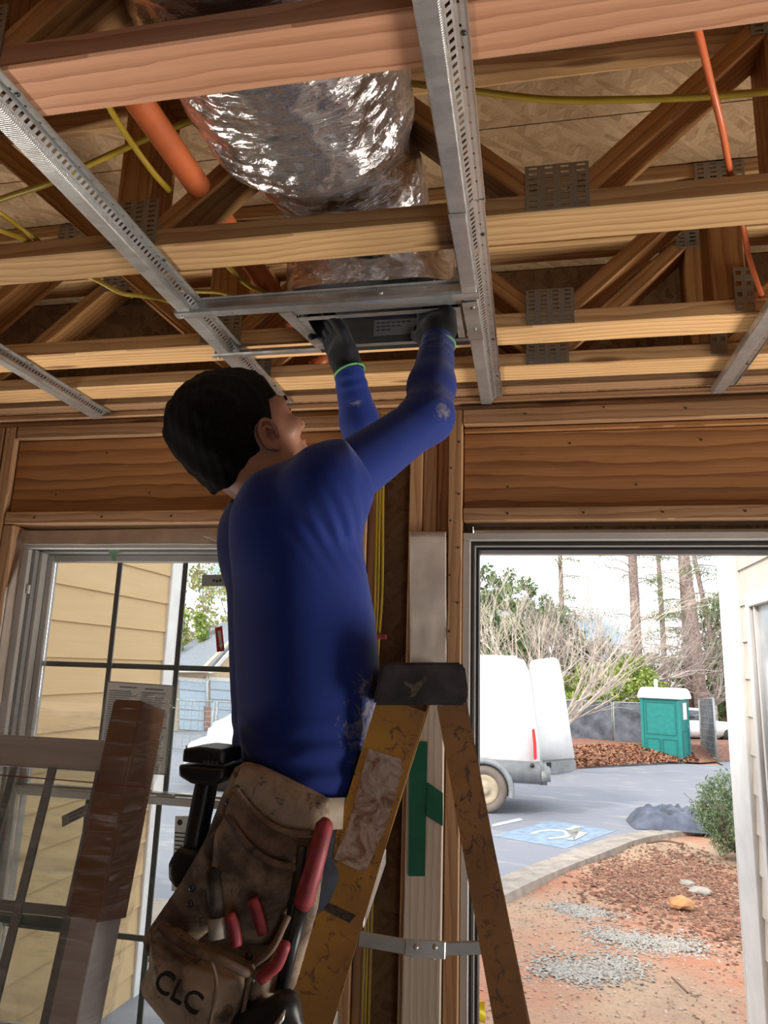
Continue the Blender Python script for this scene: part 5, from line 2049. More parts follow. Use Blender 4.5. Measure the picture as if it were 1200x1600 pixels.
solid('battery', [(303, 1166), (326, 1163), (364, 1168), (365, 1191), (300, 1187), (302, 1170)], dY, 0.038, 0.005, BLACK_PLASTIC, dv)
solid('battery_shoe', [(296, 1190), (366, 1195), (366, 1212), (352, 1222), (316, 1220), (296, 1208)], dY, 0.040, 0.006, BLACK_PLASTIC, dv)
solid('handle', [(311, 1215), (338, 1218), (330, 1262), (322, 1300), (318, 1330), (290, 1326), (296, 1290), (304, 1250)], dY, 0.019, 0.010, BLACK_PLASTIC, dv)
solid('motor_body', [(290, 1318), (318, 1322), (330, 1346), (316, 1366), (284, 1384), (272, 1368), (272, 1344), (280, 1328)], dY, 0.028, 0.014, BLACK_PLASTIC, dv)
bm = bmesh.new()
bmesh.ops.create_cone(bm, cap_ends=False, segments=20, radius1=0.0052, radius2=0.0052, depth=0.001, matrix=Matrix.Rotation(math.pi / 2, 4, 'X'))
for k in range(4):
    bmesh.ops.create_cube(bm, size=1.0, matrix=Matrix.Translation((-0.010 + 0.0065 * k, 0, -0.011)) @ Matrix.Diagonal((0.0045, 0.001, 0.005, 1)))
pr = from_bm('embossed_mark', bm, plain('grey_emboss', (0.06, 0.06, 0.062), 0.5), dv)
pr.matrix_basis = Matrix.Translation(PY(330, 1180, dY - 0.0388))
pr.matrix_parent_inverse = full(dv).inverted()
# ================================================================== OUTSIDE
def ground_mat():
    t = NT('soil')
    v = t.coord('Object')
    n1 = t.noise(v, 0.55, 5.0, 0.6)
    n2 = t.noise(v, 3.0, 6.0, 0.65)
    n3 = t.noise(v, 38.0, 5.0, 0.7)
    c = t.mix(t.ramp(n1.outputs['Fac'], [(0.40, (0, 0, 0)), (0.58, (1, 1, 1))]), (0.40, 0.17, 0.105), (0.42, 0.29, 0.20))
    c = t.mix(t.ramp(n2.outputs['Fac'], [(0.45, (0, 0, 0)), (0.70, (0.8, 0.8, 0.8))]), c, (0.33, 0.23, 0.165))
    c = t.mix(t.ramp(n3.outputs['Fac'], [(0.50, (0, 0, 0)), (0.72, (0.75, 0.75, 0.75))]), c, (0.22, 0.115, 0.075))
    t.color(c)
    t.bump(t.math('ADD', n3.outputs['Fac'], n2.outputs['Fac']), 0.7, 0.02)
    return t.set(0.9, spec=0.15)


def asphalt_mat():
    t = NT('asphalt')
    v = t.coord('Object')
    n1 = t.noise(v, 0.5, 5.0, 0.6)
    n2 = t.noise(v, 90.0, 3.0, 0.7)
    n3 = t.noise(t.coord('Object', (1.0, 2.2, 1)), 1.6, 4.0)
    c = t.mix(n1.outputs['Fac'], (0.19, 0.20, 0.24), (0.275, 0.28, 0.315))
    c = t.mix(t.math('MULTIPLY', n2.outputs['Fac'], 0.6), c, (0.14, 0.145, 0.17))
    c = t.mix(t.ramp(n3.outputs['Fac'], [(0.55, (0, 0, 0)), (0.72, (0.55, 0.55, 0.55))]), c, (0.36, 0.34, 0.33))
    t.color(c)
    t.bump(n2.outputs['Fac'], 0.3, 0.01)
    return t.set(0.85, spec=0.2)


SOIL, ASPHALT = ground_mat(), asphalt_mat()
CONC = plain('kerb_concrete', (0.27, 0.23, 0.195), 0.8, vary=0.14, scale=6, bump=0.3)
MULCH_SOIL = plain('leaf_litter_soil', (0.22, 0.10, 0.065), 0.9, vary=0.3, scale=9, bump=0.4)

# soil in fine rows near the door, coarse far away
xs = list(np.linspace(-70, -12, 14)) + list(np.arange(-11, 11.01, 0.22)) + list(np.linspace(12, 70, 14))
ys = list(np.arange(2.10, 16, 0.2)) + list(np.linspace(16.4, 90, 28))
V, Fc = [], []
for y in ys:
    for x in xs:
        b = 0.0
        if y < 16 and abs(x) < 11:
            b = 0.035 * mnoise.noise(Vector((x * 0.9, y * 0.9, 0))) + 0.012 * mnoise.noise(Vector((x * 4, y * 4, 2)))
        V.append((x, y, gz(y) + b - 0.03))
nx = len(xs)
for j in range(len(ys) - 1):
    for i in range(nx - 1):
        Fc.append((j * nx + i, j * nx + i + 1, (j + 1) * nx + i + 1, (j + 1) * nx + i))
o = mesh('ground', V, Fc, SOIL, None, True)
tag(o, 'reddish bare soil outside the door', 'ground', kind='structure')

kerb_px = [(690, 1447), (785, 1396), (860, 1362), (940, 1331), (985, 1314), (1040, 1303), (1085, 1298), (1130, 1296)]
kerb = [PE(*q) for q in kerb_px]
k0 = kerb[0] + (kerb[0] - kerb[1]).normalized() * 3.0
kerb = [Vector((-9.0, k0.y - 0.4, 0)), k0] + kerb + [kerb[-1] + Vector((2.5, 0.2, 0)), kerb[-1] + Vector((12, 0.4, 0))]
kpath = spline(kerb, 6)
far = [PE(1132, 1197), PE(1010, 1191), PE(905, 1201)]
poly = [Vector((p.x, p.y, 0)) for p in kpath] + [Vector((40, kpath[-1].y, 0)), Vector((60, 90, 0)), Vector((far[0].x + 6, 88, 0)), far[0], far[1], far[2], Vector((-3, far[2].y - 1.2, 0)), Vector((-7, far[2].y + 9, 0)), Vector((-60, 60, 0)), Vector((-60, kpath[0].y + 1, 0))]
bm = bmesh.new()
vs = [bm.verts.new((p.x, p.y, gz(p.y) + 0.012)) for p in poly]
fc = bm.faces.new(vs)
bmesh.ops.triangulate(bm, faces=[fc])
bmesh.ops.subdivide_edges(bm, edges=bm.edges[:], cuts=2, use_grid_fill=True)
for v in bm.verts:
    v.co.z = gz(v.co.y) + 0.012
o = from_bm('asphalt_lot', bm, ASPHALT, None)
for p in o.data.polygons:
    if p.normal.z < 0:
        p.flip()
tag(o, 'blue-grey asphalt parking lot beyond the kerb', 'asphalt', kind='structure')

# kerb cast in lengths
kb = empty('kerb', kpath[8], 'pale concrete kerb between soil and asphalt', 'kerb', kind='structure')
acc = 0
seg = [kpath[0]]
for p, q in zip(kpath[:-1], kpath[1:]):
    seg.append(q)
    acc += (q - p).length
    if acc > 1.9 or q is kpath[-1]:
        V, Fc = [], []
        for i, s in enumerate(seg):
            d = (seg[min(i + 1, len(seg) - 1)] - seg[max(0, i - 1)])
            d.z = 0
            d.normalize()
            n = Vector((-d.y, d.x, 0))
            for (off, dz) in ((-0.10, -0.06), (-0.09, 0.030), (0.05, 0.034), (0.075, 0.028), (0.09, 0.018), (0.24, 0.016), (0.24, -0.06)):
                w = s + n * off
                V.append((w.x, w.y, gz(w.y) + dz))
        for i in range(len(seg) - 1):
            for r in range(6):
                a = i * 7 + r
                Fc.append((a, a + 7, a + 8, a + 1))
        Fc.append(tuple(range(7)))
        Fc.append(tuple(range((len(seg) - 1) * 7 + 6, (len(seg) - 1) * 7 - 1, -1)))
        recalc(mesh('kerb_length', V, Fc, CONC, kb))
        acc = 0
        d = (seg[-1] - seg[-2]).normalized()
        seg = [seg[-1] + d * 0.012]
# far kerb and the leaf covered bank
bank_pts = [PE(898, 1203), PE(960, 1196), PE(1016, 1191), PE(1095, 1193), PE(1132, 1190)]
V, Fc = [], []
for i, p in enumerate([bank_pts[0] + Vector((-4, 0.5, 0))] + bank_pts + [bank_pts[-1] + Vector((14, 0.5, 0))]):
    for (dy, dz) in ((0, 0.02), (0.6, 0.16), (2.5, 0.42), (7, 0.5), (24, 0.3)):
        V.append((p.x + dy * 0.1, p.y + dy, gz(p.y + dy) + dz))
for i in range(len(bank_pts) + 1):
    for r in range(4):
        a = i * 5 + r
        Fc.append((a, a + 5, a + 6, a + 1))
o = recalc(mesh('leafy_bank', V, Fc, MULCH_SOIL, None, True))
tag(o, 'bank of fallen brown leaves behind the parking lot', 'ground', kind='structure')
# walkway outside the window
o = prism('walkway', [Vector((x, y, gz(y) + 0.0)) for x, y in ((-6.5, 3.6), (-1.2, 4.3), (-1.6, 5.9), (-6.5, 5.2))], 0.06, CONC, None, normal=(0, 0, 1))
tag(o, 'pale concrete walkway outside the window', 'walkway', kind='structure')

# accessibility sign painted on the asphalt
BLUE_PAINT = plain('blue_road_paint', (0.19, 0.255, 0.34), 0.8, vary=0.12, scale=9)
WHITE_PAINT = plain('white_road_paint', (0.44, 0.44, 0.42), 0.8, vary=0.2, scale=12)
sign = empty('painted_parking_sign', PE(868, 1302), 'faded blue square with a white wheelchair symbol painted on the asphalt', 'painted sign')


def flat_on_ground(name, pts, mat, dz, parent):
    return mesh(name, [(p[0], p[1], gz(p[1]) + dz) for p in pts], [tuple(range(len(pts)))], mat, parent)


q = [PE(768, 1308), PE(862, 1284), PE(962, 1300), PE(884, 1328)]
flat_on_ground('blue_square', q, BLUE_PAINT, 0.015, sign)


def sq(u, v):
    p = q[0] * (1 - u) * (1 - v) + q[3] * u * (1 - v) + q[2] * u * v + q[1] * (1 - u) * v
    return p


ring = []
for k in range(19):
    a = math.radians(-60 + 270 * k / 18)
    ring.append((0.48 + 0.24 * math.cos(a), 0.42 + 0.24 * math.sin(a), 0.48 + 0.16 * math.cos(a), 0.42 + 0.16 * math.sin(a)))
V, Fc = [], []
for (a, b, c, d) in ring:
    p, r = sq(a, b), sq(c, d)
    V += [(p.x, p.y, gz(p.y) + 0.018), (r.x, r.y, gz(r.y) + 0.018)]
for k in range(len(ring) - 1):
    Fc.append((2 * k, 2 * k + 1, 2 * k + 3, 2 * k + 2))
mesh('wheel_arc', V, Fc, WHITE_PAINT, sign)
flat_on_ground('figure', [sq(*s) for s in ((0.44, 0.92), (0.54, 0.92), (0.52, 0.62), (0.72, 0.60), (0.80, 0.30), (0.88, 0.32), (0.80, 0.70), (0.46, 0.70))], WHITE_PAINT, 0.021, sign)
o = flat_on_ground('parking_line', [PE(768, 1290), PE(812, 1280), PE(818, 1283), PE(770, 1294)], WHITE_PAINT, 0.017, None)
tag(o, 'short worn white parking line by the van', 'painted line')

# ---- litter, gravel, stones
def chips(name, n, region, size, mat, label, cat, kind='stuff', thick=0.4, lift=0.004):
    V, Fc = [], []
    for k in range(n):
        x, y = region()
        s = size * random.uniform(0.5, 1.4)
        a, tlt = random.uniform(0, 6.28), random.uniform(-0.5, 0.5)
        base = 0.035 * mnoise.noise(Vector((x * 0.9, y * 0.9, 0))) + 0.012 * mnoise.noise(Vector((x * 4, y * 4, 2)))
        c = Vector((x, y, gz(y) - 0.03 + base + lift))
        u = Vector((math.cos(a), math.sin(a), tlt * .5)) * s
        v = Vector((-math.sin(a), math.cos(a), tlt)) * s * random.uniform(thick, thick + 0.3)
        w = Vector((0, 0, s * 0.35))
        i = len(V)
        V += [c - u, c - v, c + u, c + v, c + w]
        Fc += [(i, i + 1, i + 4), (i + 1, i + 2, i + 4), (i + 2, i + 3, i + 4), (i + 3, i, i + 4)]
    o = mesh(name, V, Fc, mat, None)
    return tag(o, label, cat, kind=kind)


def chip_mat(name, cols, rough=0.85):
    t = NT(name)
    g = t.new('NewGeometry')
    t.color(t.ramp(g.outputs['Random Per Island'], [(i / max(1, len(cols) - 1), c) for i, c in enumerate(cols)]))
    return t.set(rough, spec=0.2)


LITTER = chip_mat('leaf_litter', [(0.15, 0.06, 0.04), (0.24, 0.11, 0.07), (0.08, 0.042, 0.03), (0.32, 0.19, 0.13), (0.12, 0.06, 0.045)])
GRAVEL = chip_mat('gravel', [(0.29, 0.275, 0.25), (0.38, 0.35, 0.31), (0.19, 0.18, 0.17), (0.42, 0.39, 0.36), (0.28, 0.23, 0.185)])


def blob(pxs, sx, sy):
    cs = [PE(*p) for p in pxs]
    def f():
        c = random.choice(cs)
        return random.gauss(c.x, sx), max(2.6, random.gauss(c.y, sy))
    return f


chips('leaf_litter', 6500, blob([(1040, 1370), (1100, 1370), (1130, 1410), (1000, 1390), (1070, 1345), (1150, 1440), (980, 1370)], 0.26, 0.5), 0.026, LITTER, 'brown leaf litter and bark under the low evergreen bush', 'leaf litter')
chips('gravel', 5200, blob([(920, 1420), (900, 1412), (1000, 1468), (960, 1460), (1060, 1470), (880, 1505), (920, 1512), (960, 1505)], 0.12, 0.12), 0.013, GRAVEL, 'patches of grey gravel on the bare soil', 'gravel', thick=0.7)
chips('loose_debris', 3600, lambda: (random.uniform(-0.8, 2.0), random.uniform(4.1, 9.2)), 0.012, chip_mat('debris', [(0.36, 0.25, 0.17), (0.18, 0.10, 0.07), (0.52, 0.42, 0.34), (0.40, 0.20, 0.13)]), 'scattered bark chips and crumbs on the soil', 'debris')
b0, b1 = bank_pts[0], bank_pts[3]
def bank_region():
    t = random.random()
    p = b0 * (1 - t) + b1 * t
    dy = random.uniform(0.1, 3.0)
    return p.x, p.y + dy
V, Fc = [], []
for k in range(5200):
    x, y = bank_region()
    t = (x - b0.x) / (b1.x - b0.x)
    dy = y - (b0.y * (1 - t) + b1.y * t)
    z = gz(y) + np.interp(dy, [0, .6, 2.5, 7], [.02, .16, .42, .5]) + 0.01
    s, a = random.uniform(0.03, 0.075), random.uniform(0, 6.28)
    u, v = Vector((math.cos(a), math.sin(a), random.uniform(-.4, .6))) * s, Vector((-math.sin(a), math.cos(a), random.uniform(-.4, .6))) * s * 0.6
    c = Vector((x, y, z + 0.02))
    i = len(V)
    V += [c - u, c - v, c + u, c + v]
    Fc.append((i, i + 1, i + 2, i + 3))
o = mesh('fallen_leaves', V, Fc, chip_mat('fallen_leaf', [(0.28, 0.11, 0.065), (0.36, 0.17, 0.095), (0.20, 0.08, 0.05), (0.40, 0.24, 0.14)]), None)
tag(o, 'fallen reddish leaves along the far fence', 'fallen leaves', kind='stuff')


def rock(label, px, py, size, mat, seed):
    c = PE(px, py)
    bm = bmesh.new()
    bmesh.ops.create_icosphere(bm, subdivisions=2, radius=1.0)
    for v in bm.verts:
        n = 1 + 0.28 * mnoise.noise(v.co * 1.6 + Vector((seed, 0, 0)))
        v.co = Vector((v.co.x * size[0] * n, v.co.y * size[1] * n, max(-0.5, v.co.z) * size[2] * n))
    o = from_bm('rock', bm, mat, None, False, Matrix.Translation(c + Vector((0, 0, size[2] * 0.35 - 0.012))))
    return tag(o, label, 'rock', 'rocks near the bush')


ROCK_O = plain('orange_rock', (0.38, 0.19, 0.08), 0.85, vary=0.2, scale=14, bump=0.4)
ROCK_G = plain('grey_rock', (0.28, 0.25, 0.22), 0.85, vary=0.15, scale=14, bump=0.4)
rock('orange-brown rock lying on the soil', 1064, 1413, (0.105, 0.08, 0.06), ROCK_O, 1)
rock('flat grey rock right of the orange one', 1094, 1392, (0.10, 0.075, 0.035), ROCK_G, 5)
rock('smaller flat grey rock nearest the kerb', 1074, 1380, (0.075, 0.06, 0.03), ROCK_G, 9)
o = tube('twig', spline([PE(1010, 1320) + Vector((0, 0, .02)), PE(1040, 1318) + Vector((0, 0, .03)), PE(1068, 1322) + Vector((0, 0, .02))], 5), 0.012, LITTER, None, n=6)
tag(o, 'dark twig lying across the kerb', 'twig')
o = tube('twig', spline([PE(1050, 1530) + Vector((0, 0, .01)), PE(1064, 1545) + Vector((0, 0, .015)), PE(1075, 1554) + Vector((0, 0, .008))], 5), 0.006, LITTER, None, n=6)
tag(o, 'short dark twig on the near soil', 'twig')
ys_ = PE(748, 1600)
o = cloth('yellow_scrap', [ys_ + Vector((-0.03, 0, 0.02)), ys_ + Vector((0.035, 0.01, 0.0)), ys_ + Vector((0.03, 0.02, 0.10)), ys_ + Vector((-0.02, 0.03, 0.09))], plain('yellow_plastic', (0.75, 0.62, 0.02), 0.4), None, 8, 8, 0.02, 20)
tag(o, 'bright yellow plastic scrap beside the door jamb', 'scrap')

# ---- tarp heap at the kerb
tc_ = PE(1052, 1292)
V, Fc = [], []
NT_, MT_ = 56, 26
for j in range(MT_ + 1):
    for i in range(NT_ + 1):
        u, v = i / NT_ - 0.5, j / MT_ - 0.5
        x, y = tc_.x + u * 1.15 + 0.10 * mnoise.noise(Vector((u * 3, v * 3, 8))), tc_.y + v * 1.1
        e = max(0, 1 - (2 * u) ** 4) * max(0, 1 - (2 * v) ** 4)
        z = 0.26 * e * (0.55 + 0.45 * (1 - 2 * abs(mnoise.noise(Vector((u * 4.2, v * 4.2, 1)))))) + 0.06 * e * mnoise.noise(Vector((u * 11, v * 11, 3)))
        V.append((x, y, gz(y) + 0.02 + max(0.0, z)))
for j in range(MT_):
    for i in range(NT_):
        a = j * (NT_ + 1) + i
        Fc.append((a, a + 1, a + NT_ + 2, a + NT_ + 1))
o = mesh('tarp', V, Fc, plain('blue_grey_tarp', (0.06, 0.07, 0.105), 0.45, vary=0.25, scale=5), None, True)
tag(o, 'crumpled dark blue-grey tarp heaped on the kerb', 'tarp')

# ---- foliage helpers
def leaf_mat(name, cols, trans=0.25):
    t = NT(name)
    g = t.new('NewGeometry')
    c = t.ramp(g.outputs['Random Per Island'], [(i / max(1, len(cols) - 1), c) for i, c in enumerate(cols)])
    t.color(c)
    tr = t.new('BsdfTranslucent')
    t.link(c, tr.inputs[0])
    mx = t.new('MixShader')
    mx.inputs[0].default_value = trans
    t.link(t.b.outputs[0], mx.inputs[1])
    t.link(tr.outputs[0], mx.inputs[2])
    t.link(mx.outputs[0], t.out.inputs['Surface'])
    return t.set(0.6, spec=0.3)


def leaves(name, pts, size, mat, parent, rng=RNG, aspect=0.5, updir=0.0):
    """a leaf blade at each point, turned at random"""
    pts = np.asarray(pts, float)
    n = len(pts)
    u = rng.normal(size=(n, 3))
    u[:, 2] += updir
    u /= np.linalg.norm(u, axis=1)[:, None]
    w = rng.normal(size=(n, 3))
    v = np.cross(u, w)
    v /= np.linalg.norm(v, axis=1)[:, None]
    s = size * rng.uniform(0.6, 1.4, (n, 1))
    V = np.stack([pts - u * s, pts + v * s * aspect, pts + u * s, pts - v * s * aspect], 1).reshape(-1, 3)
    Q = np.arange(4 * n).reshape(-1, 4)
    return mesh(name, V.tolist(), Q.tolist(), mat, parent)


def ell_shell(n, c, r, rng=RNG, inner=0.55):
    d = rng.normal(size=(n, 3))
    d /= np.linalg.norm(d, axis=1)[:, None]
    k = inner + (1 - inner) * rng.uniform(0, 1, (n, 1)) ** 0.6
    return A(c) + d * k * A(r)


def clumps(n_cl, per, c, r, clr, rng=RNG):
    cs = ell_shell(n_cl, c, r, rng, 0.45)
    out = []
    for q in cs:
        out.append(ell_shell(per, q, (clr * rng.uniform(.6, 1.3),) * 3, rng, 0.2))
    return np.concatenate(out)


def limb_net(root, n_stems, length, spread, depth, r0, rnd, up=0.6, split=3, droop=0.0, shrink=0.66, lean=0.0):
    V, Fc = [], []

    def add(pts, ra, rb):
        rad = [ra + (rb - ra) * i / (len(pts) - 1) for i in range(len(pts))]
        v, f = tube_vf(pts, rad, 5, False)
        o = len(V)
        V.extend(v)
        Fc.extend([tuple(o + i for i in q_) for q_ in f])

    def grow(p, d, L, r, k):
        pts = [p]
        m = 4
        for i in range(m):
            d = (d + Vector((rnd.gauss(0, .09), rnd.gauss(0, .09), rnd.gauss(0.02 - droop, .08)))).normalized()
            pts.append(pts[-1] + d * L / m)
        rb = max(r * 0.55, 0.004)
        add(pts, r, rb)
        if k == 0:
            return
        for s in range(split):
            j = rnd.choice([1, 2, 3, 4, 4])
            ax = Vector((rnd.gauss(0, 1), rnd.gauss(0, 1), rnd.gauss(0, 0.6))).normalized()
            nd = (d + ax * spread).normalized()
            nd.z += 0.12 * up
            grow(pts[j], nd.normalized(), L * shrink * rnd.uniform(0.75, 1.2), rb * 0.8, k - 1)
    for s in range(n_stems):
        a = 2 * math.pi * (s + rnd.random() * .6) / n_stems
        d = Vector((math.cos(a) * (1 - up) * 1.2 + lean, math.sin(a) * (1 - up) * 0.9, up)).normalized()
        grow(Vector(root) + Vector((math.cos(a), math.sin(a), 0)) * 0.12, d, length * rnd.uniform(.8, 1.15), r0 * rnd.uniform(.8, 1.1), depth)
    return V, Fc


# ---- low evergreen bush right outside
bc = PE(1168, 1352)
bush = empty('juniper_bush', (bc.x, bc.y, gz(bc.y)), 'spreading grey-green evergreen bush beside the right hand siding', 'bush')
JUN = leaf_mat('juniper_leaf', [(0.07, 0.11, 0.055), (0.15, 0.21, 0.11), (0.24, 0.30, 0.17), (0.10, 0.15, 0.08)])
c = A((bc.x + 0.16, bc.y + 0.35, gz(bc.y) + 0.44))
pts = clumps(270, 60, c, (0.60, 0.62, 0.46), 0.10)
pts = pts[pts[:, 2] > gz(bc.y) + 0.02]
leaves('foliage', pts, 0.022, JUN, bush, aspect=0.32, updir=0.9)
BARK = plain('bark', (0.20, 0.15, 0.12), 0.9, vary=0.25, scale=20, bump=0.3)
v, f = limb_net((c[0], c[1], gz(bc.y)), 7, 0.42, 0.6, 2, 0.02, random.Random(3), up=0.55)
recalc(mesh('branches', v, f, BARK, bush, True))

# ---- bare multi-stemmed tree
tb = PE(862, 1196)
tb = Vector((PY(858, 1030, 18.5).x, 18.5, gz(18.5)))
tr = empty('bare_tree', tb, 'bare pale-barked tree with many spreading stems behind the van', 'tree')
PALE_BARK = plain('pale_bark', (0.54, 0.45, 0.37), 0.85, vary=0.15, scale=12)
v, f = limb_net(tb + Vector((0, 0, 0.9)), 15, 2.0, 0.50, 4, 0.048, random.Random(11), up=0.50, split=3, shrink=0.68)
recalc(mesh('stems_and_twigs', v, f, PALE_BARK, tr, True))
tube('trunk', [tb + Vector((0, 0, -0.1)), tb + Vector((0, 0, 0.5)), tb + Vector((0, 0, 1.1))], [0.20, 0.16, 0.15], PALE_BARK, tr, n=12)
t2 = Vector((PY(985, 1050, 31).x, 31.0, gz(31)))
tr2 = empty('bare_tree', t2, 'bare low tree with level grey branches above the far fence', 'tree')
v, f = limb_net(t2 + Vector((0, 0, 2.4)), 11, 2.2, 0.55, 4, 0.06, random.Random(23), up=0.28, split=3, shrink=0.72, droop=0.0)
recalc(mesh('stems_and_twigs', v, f, plain('grey_bark', (0.36, 0.30, 0.27), 0.85, vary=0.2), tr2, True))
tube('trunk', [t2 + Vector((0, 0, -0.1)), t2 + Vector((0, 0, 1.2)), t2 + Vector((0, 0, 2.6))], [0.16, 0.13, 0.12], BARK, tr2, n=10)

# ---- leafless wood further back
GREY_TWIG = plain('grey_twig', (0.34, 0.29, 0.26), 0.9, vary=0.2)
for (px_, d_, lb_, sd_) in ((800, 33, 'grey leafless tree behind the van roof', 31), (905, 36, 'grey leafless tree behind the left yellow-green shrub', 32), (1030, 37, 'grey leafless tree behind the portable toilet', 33), (1112, 36, 'grey leafless tree right of the portable toilet', 34), (345, 40, 'grey leafless tree behind the garage roof', 35)):
    b_ = Vector((PY(px_, 1100, d_).x, d_, gz(d_)))
    e_ = empty('leafless_tree', b_, lb_, 'tree', 'leafless trees behind the lot')
    tube('trunk', [b_ + Vector((0, 0, -.1)), b_ + Vector((0.1, 0, 1.2)), b_ + Vector((0.1, 0, 2.3))], [0.17, 0.14, 0.12], GREY_TWIG, e_, n=8)
    v, f = limb_net(b_ + Vector((0.1, 0, 1.9)), 8, 2.3, 0.5, 4, 0.06, random.Random(sd_), up=0.55, split=3, shrink=0.70)
    recalc(mesh('limbs_and_twigs', v, f, GREY_TWIG, e_, True))['kind'] = 'stuff'

# ---- tall pines and the evergreen belt behind
PINE_BARK = plain('pine_bark', (0.25, 0.185, 0.16), 0.9, vary=0.25, scale=10, bump=0.3)
NEEDLE = leaf_mat('pine_needles', [(0.10, 0.15, 0.06), (0.18, 0.23, 0.09), (0.08, 0.11, 0.05), (0.26, 0.29, 0.14)])
EVER = leaf_mat('evergreen_leaf', [(0.07, 0.12, 0.045), (0.13, 0.20, 0.07), (0.20, 0.27, 0.10), (0.05, 0.08, 0.035)])
LAUREL = leaf_mat('yellow_green_leaf', [(0.22, 0.30, 0.06), (0.36, 0.42, 0.10), (0.14, 0.22, 0.05), (0.46, 0.48, 0.16)])
AUTUMN = leaf_mat('pale_autumn_leaf', [(0.34, 0.38, 0.14), (0.48, 0.46, 0.24), (0.24, 0.32, 0.10), (0.52, 0.36, 0.18)])


def pine_tree(px, d, w, h, label, lean=0.0, crown=True, seed=1):
    x = PY(px, 1100, d).x
    b = Vector((x, d, gz(d)))
    e = empty('pine_tree', b, label, 'tree', 'tall pines behind the lot')
    top = b + Vector((lean, 0, h))
    tube('trunk', [b + Vector((0, 0, -.2)), b.lerp(top, .4) + Vector((0.05, 0, 0)), b.lerp(top, .75), top], [w * .55, w * .45, w * .34, w * .12], PINE_BARK, e, n=10)
    rnd = random.Random(seed)
    V, Fc, tips = [], [], []
    for k in range(44):
        t = 0.22 + 0.75 * rnd.random()
        p = b.lerp(top, t)
        a = rnd.uniform(0, 6.28)
        L = rnd.uniform(0.7, 2.4) * (1.2 - 0.6 * t)
        q = p + Vector((math.cos(a) * L, math.sin(a) * L, rnd.uniform(-.2, .5)))
        v, f = tube_vf([p, p.lerp(q, .5) + Vector((0, 0, .1)), q], [.035, .022, .01], 4, False)
        o = len(V)
        V += v
        Fc += [tuple(o + i for i in g) for g in f]
        if t > 0.34 and crown:
            tips.append(ell_shell(110, tuple(q), (0.6, 0.6, 0.34), RNG, 0.2))
            tips.append(ell_shell(45, tuple(p.lerp(q, .6)), (0.4, 0.4, 0.22), RNG, 0.2))
    mesh('branches', V, Fc, PINE_BARK, e, True)['kind'] = 'stuff'
    if tips:
        leaves('needles', np.concatenate(tips), 0.085, NEEDLE, e, aspect=0.16)


pine_tree(997, 38, 0.55, 15, 'pine trunk left of the portable toilet, seen above the bare tree', seed=2)
pine_tree(1076, 42, 0.40, 16, 'slim pine trunk directly above the portable toilet', seed=3)
pine_tree(1100, 34, 0.56, 15, 'thickest pine trunk right of the portable toilet', lean=-0.9, seed=4)
pine_tree(1140, 40, 0.34, 12, 'crooked thin pine beside the right hand siding', lean=-1.6, crown=False, seed=5)
pine_tree(880, 46, 0.4, 14, 'pine half hidden behind the bare tree', seed=6)
pine_tree(1040, 50, 0.4, 15, 'far slender pine between the thicker trunks', seed=8)


def evergreen(px, d, wid, hgt, label, mat=EVER, n=70, per=80, leaf=0.13, z0=0.3, name='evergreen_tree', group='evergreen belt behind the lot', clr=0.55):
    x = PY(px, 1100, d).x
    b = Vector((x, d, gz(d)))
    e = empty(name, b, label, 'tree' if 'tree' in name else 'shrub', group)
    c = A((x, d, b.z + z0 + hgt / 2))
    pts = clumps(n, per, c, (wid / 2, wid / 2, hgt / 2), clr)
    leaves('foliage', pts, leaf, mat, e, aspect=0.5)
    v, f = limb_net(b, 3, hgt * 0.5, 0.5, 2, 0.09 if hgt > 3 else 0.04, random.Random(int(px)), up=0.8)
    recalc(mesh('trunk_and_limbs', v, f, PINE_BARK, e, True))


evergreen(752, 30, 3.0, 6.5, 'blue-green evergreen just right of the door jamb, left of the bare tree', n=80)
evergreen(850, 44, 6.0, 7.0, 'broad dark evergreen behind the bare tree', n=130)
evergreen(930, 46, 5.0, 5.5, 'lower evergreen left of the pine trunks')
evergreen(1020, 52, 6.0, 5.0, 'distant evergreen behind the pine trunks')
evergreen(1120, 44, 4.6, 6.0, 'dark evergreen thicket right of the portable toilet', n=110)
evergreen(1165, 40, 3.2, 8.0, 'tall leafy evergreen against the right hand siding')
evergreen(790, 50, 7.0, 10.0, 'tallest evergreen at the left of the doorway view', n=150, per=90)
evergreen(918, 29.5, 2.4, 2.5, 'round yellow-green shrub behind the fence, left of its pair', LAUREL, 70, 90, 0.075, 0.5, 'garden_shrub', 'yellow-green shrubs behind the fence', 0.30)
evergreen(990, 29.0, 2.6, 3.0, 'round yellow-green shrub behind the fence, right of its pair', LAUREL, 80, 90, 0.075, 0.5, 'garden_shrub', 'yellow-green shrubs behind the fence', 0.30)
evergreen(335, 48, 13.0, 15, 'pale leafy tree behind the garage, seen through the window', AUTUMN, 130, 90, 0.16, 1.0, clr=0.9)
evergreen(292, 34, 4.5, 5.0, 'yellow-green bush left of the garage, seen through the window', LAUREL, 70, 80, 0.12, 0.6, clr=0.5)
evergreen(420, 42, 9.0, 11, 'pale tree behind the garage hidden mostly by the man', AUTUMN, 70, 80, 0.16, 1.0, clr=0.9)
evergreen(640, 46, 10, 11, 'evergreen beyond the wall between window and door', EVER)
evergreen(120, 46, 12, 11, 'evergreen beyond the left hand siding', EVER)

